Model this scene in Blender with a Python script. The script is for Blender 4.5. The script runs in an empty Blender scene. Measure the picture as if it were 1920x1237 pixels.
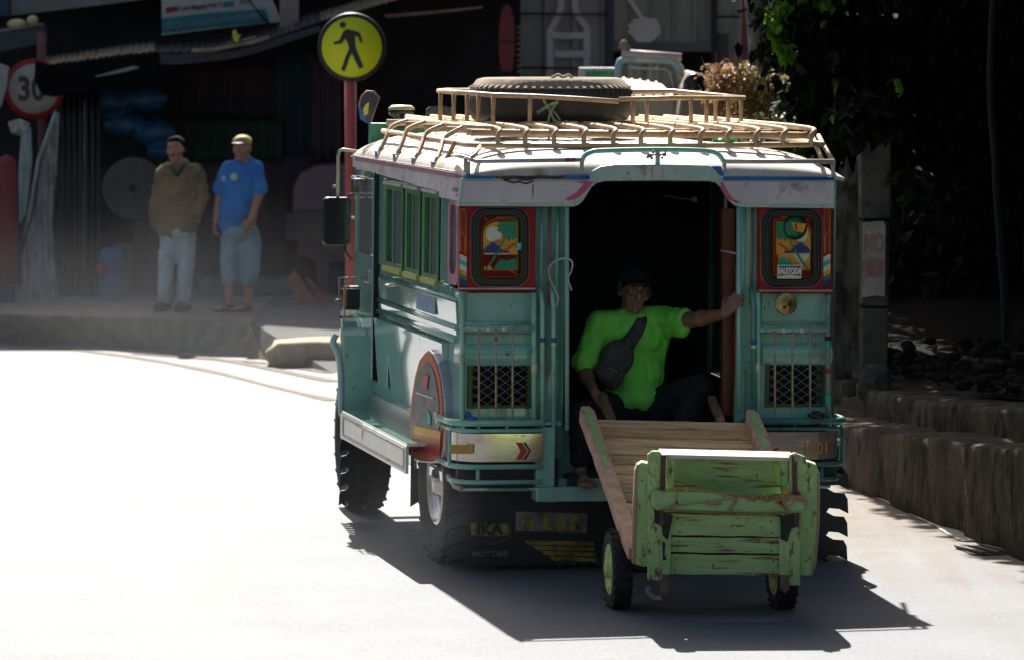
import bpy, bmesh, math, random
from mathutils import Vector, Matrix, noise
random.seed(7)
V = Vector
SC = bpy.context.scene
COL = SC.collection
R = math.radians
# ---------------------------------------------------------------- camera numbers
CAMH, F = 2.65, 8000.0
PIT = math.atan((618.5-52)/F)
def ray(px, py):
    u = (px-960)/F; v = (618.5-py)/F
    return V((u, math.cos(PIT)+v*math.sin(PIT), -math.sin(PIT)+v*math.cos(PIT)))
CAM = V((0, 0, CAMH))
def W(px, py, Y):
    d = ray(px, py); return CAM + d*(Y/d.y)
def WZ(px, py, z):
    d = ray(px, py); return CAM + d*((z-CAMH)/d.z)
# jeepney frame: x across, y forward, origin on the road under its tail
YAW = R(12.0)
JO = V((.658, 20.69, 0))
JY = V((-math.sin(YAW), math.cos(YAW), 0)); JX = V((math.cos(YAW), math.sin(YAW), -.0137)).normalized(); JZ = JX.cross(JY)
def loc(p): q = p-JO; return V((q.dot(JX), q.dot(JY), q.dot(JZ)))
def glob(p): return JO + JX*p[0] + JY*p[1] + JZ*p[2]
CL = loc(CAM)
def dl(px, py): d = ray(px, py); return V((d.dot(JX), d.dot(JY), d.dot(JZ)))
def Rr(px, py, v=0.0): d = dl(px, py); return CL + d*((v-CL.y)/d.y)
def Ll(px, py, u=-.935): d = dl(px, py); return CL + d*((u-CL.x)/d.x)
def Pl(px, py, p0, n):
    d = dl(px, py); n = V(n); return CL + d*((V(p0)-CL).dot(n)/d.dot(n))
def Zz(px, py, z): d = dl(px, py); return CL + d*((z-CL.z)/d.z)

# ---------------------------------------------------------------- materials
def hx(s):
    c = [int(s[i:i+2], 16)/255 for i in (0, 2, 4)]
    return tuple(x/12.92 if x <= .04045 else ((x+.055)/1.055)**2.4 for x in c)
def mul(c, k): return tuple(min(1, x*k) for x in c)
MATS = {}
def M(name, c, rough=.6, metal=0, c2=None, ns=5, stretch=(1, 1, 1), dirt=None, damt=.5, ds=4, dstretch=(1, 1, 1), bump=0, bs=40, bstretch=(1,1,1), coat=0, trans=0, spec=.5, sub=0, dw=.12, sheen=0, speck=None):
    m = bpy.data.materials.new(name); m.use_nodes = True; nt = m.node_tree; N = nt.nodes; L = nt.links
    b = N['Principled BSDF']
    b.inputs['Roughness'].default_value = rough; b.inputs['Metallic'].default_value = metal
    b.inputs['Specular IOR Level'].default_value = spec
    b.inputs['Coat Weight'].default_value = coat; b.inputs['Coat Roughness'].default_value = .12
    if trans: b.inputs['Transmission Weight'].default_value = trans
    if sheen: b.inputs['Sheen Weight'].default_value = sheen
    tc = N.new('ShaderNodeTexCoord')
    def mp(st):
        n = N.new('ShaderNodeMapping'); n.inputs['Scale'].default_value = st; L.new(tc.outputs['Object'], n.inputs[0]); return n.outputs[0]
    def nz(st, s, det=6, ro=.6):
        n = N.new('ShaderNodeTexNoise'); n.inputs['Scale'].default_value = s; n.inputs['Detail'].default_value = det; n.inputs['Roughness'].default_value = ro
        L.new(mp(st), n.inputs['Vector']); return n.outputs['Fac']
    if c2 is None: c2 = mul(c, .78)
    n = nz(stretch, ns)
    r = N.new('ShaderNodeValToRGB'); r.color_ramp.elements[0].position = .36; r.color_ramp.elements[1].position = .64
    r.color_ramp.elements[0].color = (*c2, 1); r.color_ramp.elements[1].color = (*c, 1)
    L.new(n, r.inputs[0]); out = r.outputs[0]
    if dirt is not None:
        n2 = nz(dstretch, ds, 9, .7)
        r2 = N.new('ShaderNodeValToRGB'); t = .68-.3*damt
        r2.color_ramp.elements[0].position = t; r2.color_ramp.elements[1].position = t+dw
        L.new(n2, r2.inputs[0])
        mx = N.new('ShaderNodeMix'); mx.data_type = 'RGBA'
        L.new(r2.outputs[0], mx.inputs['Factor']); L.new(out, mx.inputs['A']); mx.inputs['B'].default_value = (*dirt, 1)
        out = mx.outputs['Result']
        if coat or rough < .45:
            mr = N.new('ShaderNodeMapRange'); mr.inputs['To Min'].default_value = rough; mr.inputs['To Max'].default_value = min(1, rough+.35)
            L.new(r2.outputs[0], mr.inputs['Value']); L.new(mr.outputs[0], b.inputs['Roughness'])
    if speck:
        n3 = nz((1, 1, .6), speck[1], 5, .75); r3 = N.new('ShaderNodeValToRGB'); r3.color_ramp.elements[0].position = speck[2]; r3.color_ramp.elements[1].position = speck[2]+.05; L.new(n3, r3.inputs[0])
        mx = N.new('ShaderNodeMix'); mx.data_type = 'RGBA'; L.new(r3.outputs[0], mx.inputs['Factor']); L.new(out, mx.inputs['A']); mx.inputs['B'].default_value = (*speck[0], 1); out = mx.outputs['Result']
    L.new(out, b.inputs['Base Color'])
    if sub:
        b.inputs['Subsurface Weight'].default_value = sub; b.inputs['Subsurface Radius'].default_value = (.02, .008, .004); b.inputs['Subsurface Scale'].default_value = .5
    if bump:
        bn = N.new('ShaderNodeBump'); bn.inputs['Strength'].default_value = bump; bn.inputs['Distance'].default_value = .01
        L.new(nz(bstretch, bs, 5), bn.inputs['Height']); L.new(bn.outputs[0], b.inputs['Normal'])
    MATS[name] = m; return m
def leafmat(name, c, c2, tr=.5, rough=.45):
    m = bpy.data.materials.new(name); m.use_nodes = True; nt = m.node_tree; N = nt.nodes; L = nt.links
    for n in list(N): N.remove(n)
    o = N.new('ShaderNodeOutputMaterial'); g = N.new('ShaderNodeNewGeometry'); r = N.new('ShaderNodeValToRGB')
    r.color_ramp.elements[0].color = (*c2, 1); r.color_ramp.elements[1].color = (*c, 1)
    L.new(g.outputs['Random Per Island'], r.inputs[0])
    d = N.new('ShaderNodeBsdfPrincipled'); d.inputs['Roughness'].default_value = rough; d.inputs['Specular IOR Level'].default_value = .5 if rough < .6 else .15
    t = N.new('ShaderNodeBsdfTranslucent'); mx = N.new('ShaderNodeMixShader'); mx.inputs[0].default_value = tr
    L.new(r.outputs[0], d.inputs['Base Color']); L.new(r.outputs[0], t.inputs['Color'])
    L.new(d.outputs[0], mx.inputs[1]); L.new(t.outputs[0], mx.inputs[2]); L.new(mx.outputs[0], o.inputs[0])
    MATS[name] = m; return m
def glassmat(name, tint, refl=.25, rough=.05, opac=0.0):
    m = bpy.data.materials.new(name); m.use_nodes = True; nt = m.node_tree; N = nt.nodes; L = nt.links
    for n in list(N): N.remove(n)
    o = N.new('ShaderNodeOutputMaterial'); t = N.new('ShaderNodeBsdfTransparent'); t.inputs[0].default_value = (*tint, 1)
    p = N.new('ShaderNodeBsdfPrincipled'); p.inputs['Roughness'].default_value = rough; p.inputs['Base Color'].default_value = (*mul(tint, .42), 1)
    p.inputs['Specular IOR Level'].default_value = .9
    lw = N.new('ShaderNodeLayerWeight'); lw.inputs[0].default_value = refl
    mx = N.new('ShaderNodeMixShader'); mr = N.new('ShaderNodeMapRange'); mr.inputs['To Min'].default_value = opac
    L.new(lw.outputs['Facing'], mr.inputs['Value']); L.new(mr.outputs[0], mx.inputs[0])
    L.new(t.outputs[0], mx.inputs[1]); L.new(p.outputs[0], mx.inputs[2]); L.new(mx.outputs[0], o.inputs[0])
    MATS[name] = m; return m

# ---------------------------------------------------------------- mesh building
class MB:
    def __init__(s): s.v = []; s.f = []; s.mi = []; s.sm = []; s.k = 0; s.smooth = False
    def add(s, vs, fs, smooth=None):
        o = len(s.v); s.v += [V(p) for p in vs]
        for f in fs: s.f.append([i+o for i in f]); s.mi.append(s.k); s.sm.append(s.smooth if smooth is None else smooth)
    def box(s, c, d, rot=None):
        c = V(c); h = V(d)/2; P = []
        for x in (-1, 1):
            for y in (-1, 1):
                for z in (-1, 1):
                    q = V((x*h.x, y*h.y, z*h.z)); P.append(c+(rot@q if rot else q))
        s.add(P, [(0,1,3,2), (4,6,7,5), (0,4,5,1), (2,3,7,6), (0,2,6,4), (1,5,7,3)], False)
    def bb(s, x0, x1, y0, y1, z0, z1): s.box(((x0+x1)/2, (y0+y1)/2, (z0+z1)/2), (abs(x1-x0), abs(y1-y0), abs(z1-z0)))
    def beam(s, a, b, w, h, up=V((0, 0, 1))):
        a = V(a); b = V(b); y = (b-a).normalized(); x = y.cross(up).normalized(); z = x.cross(y)
        rot = Matrix((x, y, z)).transposed(); s.box((a+b)/2, (w, (b-a).length, h), rot)
    def tube(s, pts, r, n=8, closed=False, caps=True):
        pts = [V(p) for p in pts]; m = len(pts); rr = r if isinstance(r, (list, tuple)) else [r]*m
        T = []
        for i in range(m):
            if closed: t = (pts[(i+1) % m]-pts[i-1])
            else: t = pts[min(i+1, m-1)]-pts[max(i-1, 0)]
            T.append(t.normalized() if t.length > 1e-9 else V((0, 0, 1)))
        a = V((0, 0, 1)) if abs(T[0].z) < .9 else V((1, 0, 0))
        x = T[0].cross(a).normalized(); vs = []
        for i in range(m):
            if i:
                q = T[i-1].rotation_difference(T[i]); x = (q@x).normalized()
            y = T[i].cross(x)
            for k in range(n):
                an = 2*math.pi*k/n; vs.append(pts[i]+(x*math.cos(an)+y*math.sin(an))*rr[i])
        fs = []
        for i in range(m if closed else m-1):
            j = (i+1) % m
            for k in range(n): fs.append((i*n+k, i*n+(k+1) % n, j*n+(k+1) % n, j*n+k))
        s.add(vs, fs, True)
        if caps and not closed: 
            o = len(s.v)-len(vs)
            for f in ([*range(n)][::-1], [*range((m-1)*n, m*n)]):
                s.f.append([i+o for i in f]); s.mi.append(s.k); s.sm.append(False)
    def prism(s, poly, vec, smooth=False):
        n = len(poly); vec = V(vec); a = [V(p) for p in poly]; b = [p+vec for p in a]
        s.add(a+b, [list(range(n))[::-1], list(range(n, 2*n))]+[(i, (i+1) % n, n+(i+1) % n, n+i) for i in range(n)], smooth)
    def ring(s, outer, inner, vec):
        n = len(outer); vec = V(vec); o = [V(p) for p in outer]; i_ = [V(p) for p in inner]
        P = o+i_+[p+vec for p in o]+[p+vec for p in i_]; fs = []
        for k in range(n):
            j = (k+1) % n
            fs += [(k, j, n+j, n+k), (2*n+k, 3*n+k, 3*n+j, 2*n+j), (k, 2*n+k, 2*n+j, j), (n+k, n+j, 3*n+j, 3*n+k)]
        s.add(P, fs)
    def lathe(s, prof, c, axis=(0, 0, 1), n=24, smooth=True):
        c = V(c); ax = V(axis).normalized(); a = V((0, 0, 1)) if abs(ax.z) < .9 else V((1, 0, 0))
        x = ax.cross(a).normalized(); y = ax.cross(x); vs = []; m = len(prof)
        for (r, h) in prof:
            for k in range(n):
                an = 2*math.pi*k/n; vs.append(c+ax*h+(x*math.cos(an)+y*math.sin(an))*max(r, 1e-4))
        fs = [(i*n+k, i*n+(k+1) % n, (i+1)*n+(k+1) % n, (i+1)*n+k) for i in range(m-1) for k in range(n)]
        s.add(vs, fs, smooth)
    def strip(s, path, z0, z1, th):
        """upright sheet along a plan path; z0,z1 number or list; th thickness to the left of the path"""
        n = len(path); P = [V((p[0], p[1], 0)) for p in path]; vs = []
        Z0 = z0 if isinstance(z0, (list, tuple)) else [z0]*n; Z1 = z1 if isinstance(z1, (list, tuple)) else [z1]*n
        for i in range(n):
            t = (P[min(i+1, n-1)]-P[max(i-1, 0)]).normalized(); nn = V((-t.y, t.x, 0))*th
            for q, z in ((P[i], Z0[i]), (P[i], Z1[i]), (P[i]+nn, Z1[i]), (P[i]+nn, Z0[i])): vs.append(V((q.x, q.y, z)))
        fs = [(0, 1, 2, 3), (4*n-1, 4*n-2, 4*n-3, 4*n-4)]
        for i in range(n-1):
            for k in range(4): fs.append((4*i+k, 4*i+(k+1) % 4, 4*i+4+(k+1) % 4, 4*i+4+k))
        s.add(vs, fs)
    def ball(s, c, r, n=12, m=8):
        c = V(c); r = V(r) if not isinstance(r, (int, float)) else V((r, r, r)); vs = []; fs = []
        for i in range(m+1):
            th = math.pi*i/m
            for k in range(n):
                a = 2*math.pi*k/n; q = max(math.sin(th), 1e-3); vs.append(c+V((r.x*q*math.cos(a), r.y*q*math.sin(a), r.z*math.cos(th))))
        fs = [(i*n+k, (i+1)*n+k, (i+1)*n+(k+1) % n, i*n+(k+1) % n) for i in range(m) for k in range(n)]
        s.add(vs, fs, True)
    def build(s, name, mats, parent=None, bevel=0, jitter=0):
        me = bpy.data.meshes.new(name)
        vs = s.v
        if jitter: vs = [p+noise.noise_vector(p*7)*jitter for p in vs]
        me.from_pydata([tuple(p) for p in vs], [], s.f); 
        bm = bmesh.new(); bm.from_mesh(me)
        bmesh.ops.recalc_face_normals(bm, faces=bm.faces); bm.to_mesh(me); bm.free()
        for m in (mats if isinstance(mats, (list, tuple)) else [mats]): me.materials.append(m)
        me.polygons.foreach_set('material_index', s.mi); me.polygons.foreach_set('use_smooth', s.sm)
        me.update()
        o = bpy.data.objects.new(name, me); COL.objects.link(o)
        if parent: o.parent = parent
        if bevel:
            b = o.modifiers.new('bevel', 'BEVEL'); b.width = bevel; b.segments = 2; b.limit_method = 'ANGLE'; b.angle_limit = R(50)
        return o
def tag(o, label, cat=None, group=None, kind=None):
    if label: o['label'] = label
    if cat: o['category'] = cat
    if group: o['group'] = group
    if kind: o['kind'] = kind
    return o
def thing(name, label, cat, at=(0, 0, 0), rz=0, group=None):
    o = bpy.data.objects.new(name, None); COL.objects.link(o); o.location = at; o.rotation_euler = (0, 0, rz); o.empty_display_size = .1
    return tag(o, label, cat, group)
def arc(c, r, a0, a1, n=6): return [(c[0]+r*math.cos(R(a0+(a1-a0)*i/n)), c[1]+r*math.sin(R(a0+(a1-a0)*i/n))) for i in range(n+1)]
def rrect(x0, x1, z0, z1, r, n=5):
    return arc((x1-r, z1-r), r, 0, 90, n)+arc((x0+r, z1-r), r, 90, 180, n)+arc((x0+r, z0+r), r, 180, 270, n)+arc((x1-r, z0+r), r, 270, 360, n)
def bez(pts, n=8):
    """smooth curve through points (Catmull-Rom)"""
    P = [V(p) for p in pts]; P = [P[0]*2-P[1]]+P+[P[-1]*2-P[-2]]; out = []
    for i in range(1, len(P)-2):
        a, b, c, d = P[i-1:i+3]
        for k in range(n):
            t = k/n; out.append(.5*((2*b)+(c-a)*t+(2*a-5*b+4*c-d)*t*t+(3*b-a-3*c+d)*t**3))
    out.append(P[-2]); return out
def text(name, s, size, m, parent, o, x, up, th=.002, align='CENTER', wide=1, bold=0):
    """flat lettering: o centre, x reading direction, up direction (a real mesh)"""
    cu = bpy.data.curves.new('t', 'FONT'); cu.body = s; cu.size = size; cu.extrude = th; cu.align_x = align; cu.align_y = 'CENTER'; cu.offset = bold; cu.resolution_u = 3
    ob = bpy.data.objects.new('t', cu); COL.objects.link(ob); dg = bpy.context.evaluated_depsgraph_get()
    me = bpy.data.meshes.new_from_object(ob.evaluated_get(dg)); bpy.data.objects.remove(ob)
    x = V(x).normalized(); up = V(up).normalized(); n = x.cross(up)
    me.transform(Matrix(((x.x*wide, up.x, n.x, o[0]), (x.y*wide, up.y, n.y, o[1]), (x.z*wide, up.z, n.z, o[2]), (0, 0, 0, 1))))
    me.materials.clear(); me.materials.append(m); ob = bpy.data.objects.new(name, me); COL.objects.link(ob)
    if parent: ob.parent = parent
    return ob

# ---------------------------------------------------------------- soft bodies: capsules and balls fused by a voxel remesh
def cap_prim(mb, a, b, ra, rb, n=12):
    a = V(a); b = V(b); t = (b-a); L = t.length
    if L < 1e-6: mb.ball(a, ra); return
    t /= L; pts = []; rs = []
    for i in range(4):
        an = R(85-i*28.0); pts.append(a-t*ra*math.sin(an)); rs.append(ra*math.cos(an))
    for i in range(1, 4): pts.append(a+(b-a)*i/4); rs.append(ra+(rb-ra)*i/4)
    for i in range(4):
        an = R(1+i*28.0); pts.append(b+t*rb*math.sin(an)); rs.append(rb*math.cos(an))
    mb.tube(pts, rs, n)
def ell_prim(mb, c, r, rot=None):
    k = len(mb.v); mb.ball((0, 0, 0), r, 16, 12)
    for i in range(k, len(mb.v)): mb.v[i] = V(c)+((rot@mb.v[i]) if rot else mb.v[i])
def fuse(name, mb, mats, parent, vox=.008, it=4, wr=0, wrs=9, colfn=None, seed=0, wst=(1, 1, 1)):
    me = bpy.data.meshes.new(name); me.from_pydata([tuple(p) for p in mb.v], [], mb.f)
    ob = bpy.data.objects.new(name, me); COL.objects.link(ob)
    m = ob.modifiers.new('r', 'REMESH'); m.mode = 'VOXEL'; m.voxel_size = vox; m.adaptivity = 0
    if it:
        m = ob.modifiers.new('s', 'SMOOTH'); m.factor = .5; m.iterations = it
    dg = bpy.context.evaluated_depsgraph_get(); e = ob.evaluated_get(dg); m2 = bpy.data.meshes.new_from_object(e)
    bpy.data.objects.remove(ob); bpy.data.meshes.remove(me)
    m2.name = name
    if wr:
        ns = [v.normal.copy() for v in m2.vertices]
        for v, nn in zip(m2.vertices, ns):
            p = V((v.co.x*wst[0], v.co.y*wst[1], v.co.z*wst[2]))*wrs+V((seed, 0, 0))
            q = noise.noise(p)+.5*noise.noise(p*2.1); q = (abs(q)*1.6-.5)
            v.co += nn*wr*q
    m2.materials.clear()
    for m in (mats if isinstance(mats, (list, tuple)) else [mats]): m2.materials.append(m)
    for p in m2.polygons:
        p.use_smooth = True
        if colfn: p.material_index = colfn(p.center)
    ob = bpy.data.objects.new(name, m2); COL.objects.link(ob)
    if parent: ob.parent = parent
    return ob
# ---------------------------------------------------------------- camera, light
cd = bpy.data.cameras.new('camera'); co = bpy.data.objects.new('camera', cd); COL.objects.link(co); SC.camera = co
co.location = CAM; co.rotation_euler = (math.pi/2-PIT, 0, 0)
cd.sensor_width = 36; cd.lens = F/1920*36; cd.clip_end = 2000; cd.clip_start = .5
cd.dof.use_dof = True; cd.dof.focus_distance = 20.6; cd.dof.aperture_fstop = 5.6
SUN_EL, SUN_AZ = R(43), R(-7)       # azimuth measured from +Y, negative = to the left
w = bpy.data.worlds.new('World'); SC.world = w; w.use_nodes = True
nt = w.node_tree; bg = nt.nodes['Background']; sk = nt.nodes.new('ShaderNodeTexSky'); sk.sky_type = 'NISHITA'; sk.sun_disc = False
sk.sun_elevation = SUN_EL; sk.sun_rotation = SUN_AZ; sk.altitude = 300; sk.dust_density = 5; sk.ozone_density = .6
nt.links.new(sk.outputs[0], bg.inputs[0]); bg.inputs[1].default_value = .05
ld = bpy.data.lights.new('sun', 'SUN'); ld.energy = 5; ld.angle = R(.5); ld.color = (1, .97, .925)
lo = bpy.data.objects.new('sun', ld); COL.objects.link(lo)
sd = V((math.sin(SUN_AZ)*math.cos(SUN_EL), math.cos(SUN_AZ)*math.cos(SUN_EL), math.sin(SUN_EL)))
lo.rotation_euler = sd.to_track_quat('Z', 'Y').to_euler()
SC.view_settings.view_transform = 'Standard'; SC.view_settings.look = 'None'; SC.view_settings.gamma = 1; SC.view_settings.exposure = 1.27
SC.cycles.max_bounces = 8; SC.cycles.sample_clamp_indirect = 6
BRN = hx('5a4433'); DUST = hx('9a8468')
teal = M('teal_paint', (.29, .54, .42), .25, c2=(.20, .43, .33), ns=4, dirt=(.20, .17, .11), damt=.40, ds=7, dstretch=(1, 1, .45), speck=((.10, .05, .025), 22, .63), coat=.6, bump=.05, bs=12)
teal_side = M('teal_side_paint', (.29, .52, .42), .10, c2=(.22, .44, .35), ns=2, speck=((.16, .09, .05), 18, .64), dirt=(.36, .30, .2), damt=.25, ds=4, dstretch=(1, 1, .5), coat=1, bump=.10, bs=3)
arch_m = M('faded_grey_green_paint', (.44, .56, .47), .35, c2=(.34, .47, .40), ns=5, dirt=(.26, .2, .14), damt=.36, ds=8, speck=((.14, .07, .03), 20, .63), coat=.3)
teal_dk = M('teal_dark_paint', (.10, .26, .20), .3, dirt=(.06, .05, .04), damt=.3, ds=6, coat=.3)
teal_t = M('teal_tube_paint', (.31, .58, .44), .3, c2=(.21, .45, .33), ns=10, dirt=(.18, .11, .06), damt=.38, ds=14, coat=.4)
white_p = M('chalky_white_paint', (.62, .56, .54), .5, c2=(.50, .44, .44), ns=4, dirt=(.30, .22, .17), damt=.42, ds=7, speck=((.2, .1, .05), 16, .64), bump=.1)
roof_p = M('cream_roof_paint', (.52, .51, .47), .6, c2=(.44, .39, .29), ns=3, dirt=(.30, .23, .13), damt=.42, ds=5, bump=.1, bs=6)
rack_p = M('tan_rack_paint', (.50, .36, .20), .5, c2=(.36, .22, .11), ns=9, dirt=(.25, .11, .05), damt=.35, ds=16, bump=.2)
rail_w = M('dull_silver_rail_paint', (.5, .47, .42), .4, c2=(.35, .3, .26), ns=12, dirt=(.22, .12, .07), damt=.3, ds=20)
magenta = M('magenta_paint', (.55, .04, .18), .5, c2=(.5, .12, .22), ns=9)
plum = M('plum_paint', (.26, .10, .13), .5, c2=(.36, .18, .20), ns=12)
blue_p = M('blue_paint', (.02, .12, .36), .5, dirt=(.3, .3, .28), damt=.2, ds=12)
black_r = M('black_rubber', (.012, .012, .013), .55, c2=(.02, .019, .018), ns=10, dirt=(.05, .045, .04), damt=.25, ds=8)
black_p = M('black_plastic', (.01, .01, .012), .25); matt_b = M('matt_black_tarp', (.006, .006, .007), .95, spec=.1)
tyre_dusty = M('dusty_tyre_rubber', (.012, .011, .011), .85, c2=(.018, .016, .015), ns=9, bump=.3, bs=25)
tyre_top = M('dusty_sunlit_tyre_rubber', (.30, .235, .16), .9, c2=(.17, .13, .09), ns=8, bump=.3)  # dusty tan, with sun on the tyre top worked into the colour
red_p = M('red_panel_paint', (.36, .010, .008), .5, c2=(.28, .008, .006), ns=5, dirt=(.12, .015, .01), damt=.22, ds=7, spec=.25)
orange_p = M('orange_paint', (.72, .20, .01), .45); yellow_p = M('yellow_paint', (.78, .42, .02), .45)
art_yel = M('art_yellow', (.75, .36, .02), .4, c2=(.62, .27, .01), ns=30); art_wht = M('art_white', (.72, .68, .52), .45, c2=(.6, .55, .4), ns=30); art_grn = M('art_green', (.01, .23, .09), .4)
art_lgr = M('art_light_green', (.03, .38, .22), .4); art_blu = M('art_blue', (.01, .035, .18), .4); art_brn = M('art_brown', (.13, .06, .02), .5, c2=(.08, .11, .04), ns=40); art_red = M('art_red', (.45, .03, .01), .4)
art_teal = M('art_teal', (.03, .45, .33), .4)
seal = M('window_seal_rubber', (.008, .007, .008), .35, bump=.1)
chrome = M('dull_chrome', (.62, .60, .56), .22, metal=1, c2=(.5, .45, .4), ns=6, dirt=(.3, .2, .12), damt=.25, ds=8)
silver_side = M('worn_silver_with_glare', (.62, .60, .50), .3, metal=.3, c2=(.5, .5, .42), ns=4, dirt=(.26, .2, .13), damt=.3, ds=5)
green_w = M('green_window_frame', (.06, .24, .05), .35, c2=(.04, .18, .05), ns=8, coat=.3); green_y = M('yellow_green_sill', (.42, .42, .06), .4)
pane_m = glassmat('tinted_pane', (.42, .46, .48), .35, .08, .6)
clear_m = glassmat('clear_plastic', (.75, .78, .8), .3, .1, .12)
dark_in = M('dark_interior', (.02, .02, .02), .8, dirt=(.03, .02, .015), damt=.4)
grey_in = M('grey_interior_panel', (.10, .095, .09), .7, c2=(.05, .05, .05), ns=4)
wood_in = M('varnished_interior_wood', (.16, .045, .015), .4, c2=(.09, .025, .01), ns=5, stretch=(6, 6, .6))
wire_m = M('grey_mesh_wire', (.35, .32, .28), .5, metal=.4); olive = M('olive_frame', (.06, .10, .02), .5)
thin_m = M('tan_thin_bar', (.45, .38, .28), .4, c2=(.32, .24, .16), ns=20)
brass = M('tarnished_brass', (.35, .25, .10), .3, metal=.9)
flap_m = M('dusty_flap_rubber', (.035, .034, .033), .8, c2=(.022, .021, .02), ns=8, dirt=(.075, .065, .05), damt=.3, ds=9)
flap_y = M('worn_yellow_print', (.42, .30, .04), .6, c2=(.12, .09, .02), ns=14, dirt=(.02, .018, .015), damt=.45, ds=18)
flap_g = M('worn_grey_print', (.24, .23, .18), .6, c2=(.10, .10, .08), ns=20, dirt=(.02, .02, .02), damt=.4, ds=14)
gw = M('cart_green_paint', (.42, .60, .25), .6, c2=(.31, .48, .18), ns=5, stretch=(1, 1, 3), dirt=(.20, .11, .065), damt=.44, ds=9, dstretch=(.35, 1, 3.6), speck=((.13, .07, .04), 30, .62), bump=.4, bs=18, bstretch=(.5, .5, 4), dw=.05)
gw_v = M('cart_green_upright_paint', (.42, .60, .25), .6, c2=(.31, .48, .18), ns=5, stretch=(3, 3, 1), dirt=(.20, .11, .065), damt=.42, ds=9, dstretch=(3.6, 3.6, .35), speck=((.13, .07, .04), 30, .62), bump=.4, bs=18, bstretch=(4, 4, .5), dw=.05)
wood = M('weathered_slat_wood', (.42, .29, .18), .75, c2=(.29, .18, .10), ns=7, stretch=(.5, 5, 5), dirt=(.16, .09, .05), damt=.35, ds=9, dstretch=(.4, 3, 3), bump=.5, bs=14, bstretch=(.6, 8, 8))
wood_g = M('slat_wood_with_green_paint', (.42, .29, .18), .75, c2=(.29, .18, .10), ns=7, stretch=(.5, 5, 5), dirt=(.30, .44, .16), damt=.5, ds=6, dstretch=(.5, 2, 2), bump=.5, bs=14, dw=.04)
wood_b = M('brown_handle_wood', (.22, .12, .06), .6, c2=(.14, .07, .03), ns=8, stretch=(5, .6, 5), bump=.3)
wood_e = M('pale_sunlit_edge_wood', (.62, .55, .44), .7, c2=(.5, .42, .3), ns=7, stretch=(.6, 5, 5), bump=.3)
rope_m = M('brown_rope', (.30, .17, .06), .8, c2=(.45, .28, .08), ns=30, bump=.6, bs=120)
rope_g = M('green_rope', (.28, .38, .22), .8, c2=(.12, .2, .12), ns=30, bump=.5)
lime = M('lime_rim_paint', (.50, .62, .16), .5, c2=(.35, .5, .12), ns=8, dirt=(.15, .12, .06), damt=.3, ds=9)

for m_ in (teal_side,): m_.node_tree.nodes['Principled BSDF'].inputs['Coat IOR'].default_value = 2.6; m_.node_tree.nodes['Principled BSDF'].inputs['Coat Roughness'].default_value = .05
# ================================================================ JEEPNEY
jeep = thing('jeepney', 'old teal jeepney with cream roof and tan pipe roof rack driving away up the road', 'jeepney')
jeep.matrix_world = Matrix(((JX.x, JY.x, JZ.x, JO.x), (JX.y, JY.y, JZ.y, JO.y), (JX.z, JY.z, JZ.z, JO.z), (0, 0, 0, 1)))
UL, UR = -.935, .935
ZF0, ZF1 = 1.80, 1.935      # roof fascia
def quad(mb, pts, v, th=.004, k=0, f=Rr):
    """flat shape on the tail, picture outline -> plane y=v, thickness towards the inside"""
    mb.k = k; mb.prism([f(x, y, v) for x, y in pts], (0, th, 0))
# ---- body shell
b = MB()
b.bb(UL, UR, .03, 2.75, .40, .46)                                   # floor
for s in (-1, 1):
    u0 = s*.935; u1 = s*.90
    b.bb(u0, u1, .30, 2.25, .62, 1.375); b.bb(u0, u1, .02, .30, .56, 1.375)
    b.bb(u0, u1, .02, 2.72, 1.825, 1.93)
    for (a, c) in ((.02, .10), (.36, .575), (.98, 1.07), (1.46, 1.54), (2.05, 2.30)): b.bb(u0, u1, a, c, 1.375, 1.825)
    b.bb(s*.90, s*.86, 2.74, 2.84, .5, 1.93)
    b.bb(u0, u1, 2.26, 2.80, .62, .75)
b.bb(-.935, .935, 2.80, 2.84, .45, 1.36); b.bb(-.935, .935, 2.80, 2.84, 1.80, 1.93)   # bulkhead under the windscreen
b.bb(-.86, .86, .05, 2.72, 1.925, 1.945)
# hood and grille ahead of the cab
b.prism([(-.42, 2.84, .55), (-.42, 2.84, 1.22), (-.40, 3.75, 1.12), (-.40, 3.80, .55)], (.82, 0, 0))
body = b.build('body', teal_side, jeep, bevel=.008)
# side mouldings (pressed ridges)
for z, h in ((1.322, .012), (1.19, .02), (1.13, .03)):
    m = MB(); m.smooth = True; m.tube([(-.937, .12, z), (-.937, 2.24, z)], h*.6, 8); m.build('side_moulding', teal_side, jeep)
m = MB(); m.bb(-.95, -.935, 1.0, 2.6, .60, .68); m.build('rocker_strip', silver_side, jeep)
for (z0, z1, v0, v1, t0, t1) in ((.695, 1.10, .34, 2.22, .004, .032), (1.145, 1.178, .12, 2.24, .002, .005), (1.203, 1.312, .12, 2.24, .002, .009)):
    m = MB(); m.prism([(-.936, v0, z0), (-.936-t0, v0, z0), (-.936-t1, v0, z1-.004), (-.936, v0, z1)], (0, v1-v0, 0)); m.build('side_panel', teal_side, jeep)
# streaky worn outline on the side panel: small fuel hatch
m = MB(); m.bb(-.946, -.94, 1.86, 2.0, .74, .93); m.v = [p+V((-.012, 0, 0)) for p in m.v]; m.build('fuel_hatch', teal_side, jeep, bevel=.004)
m = MB(); m.bb(-.948, -.945, .62, 1.12, 1.215, 1.30); m.build('faded_sticker', M('faded_blue_sticker', (.16, .22, .42), .3, c2=(.22, .38, .36), ns=12), jeep)
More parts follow.
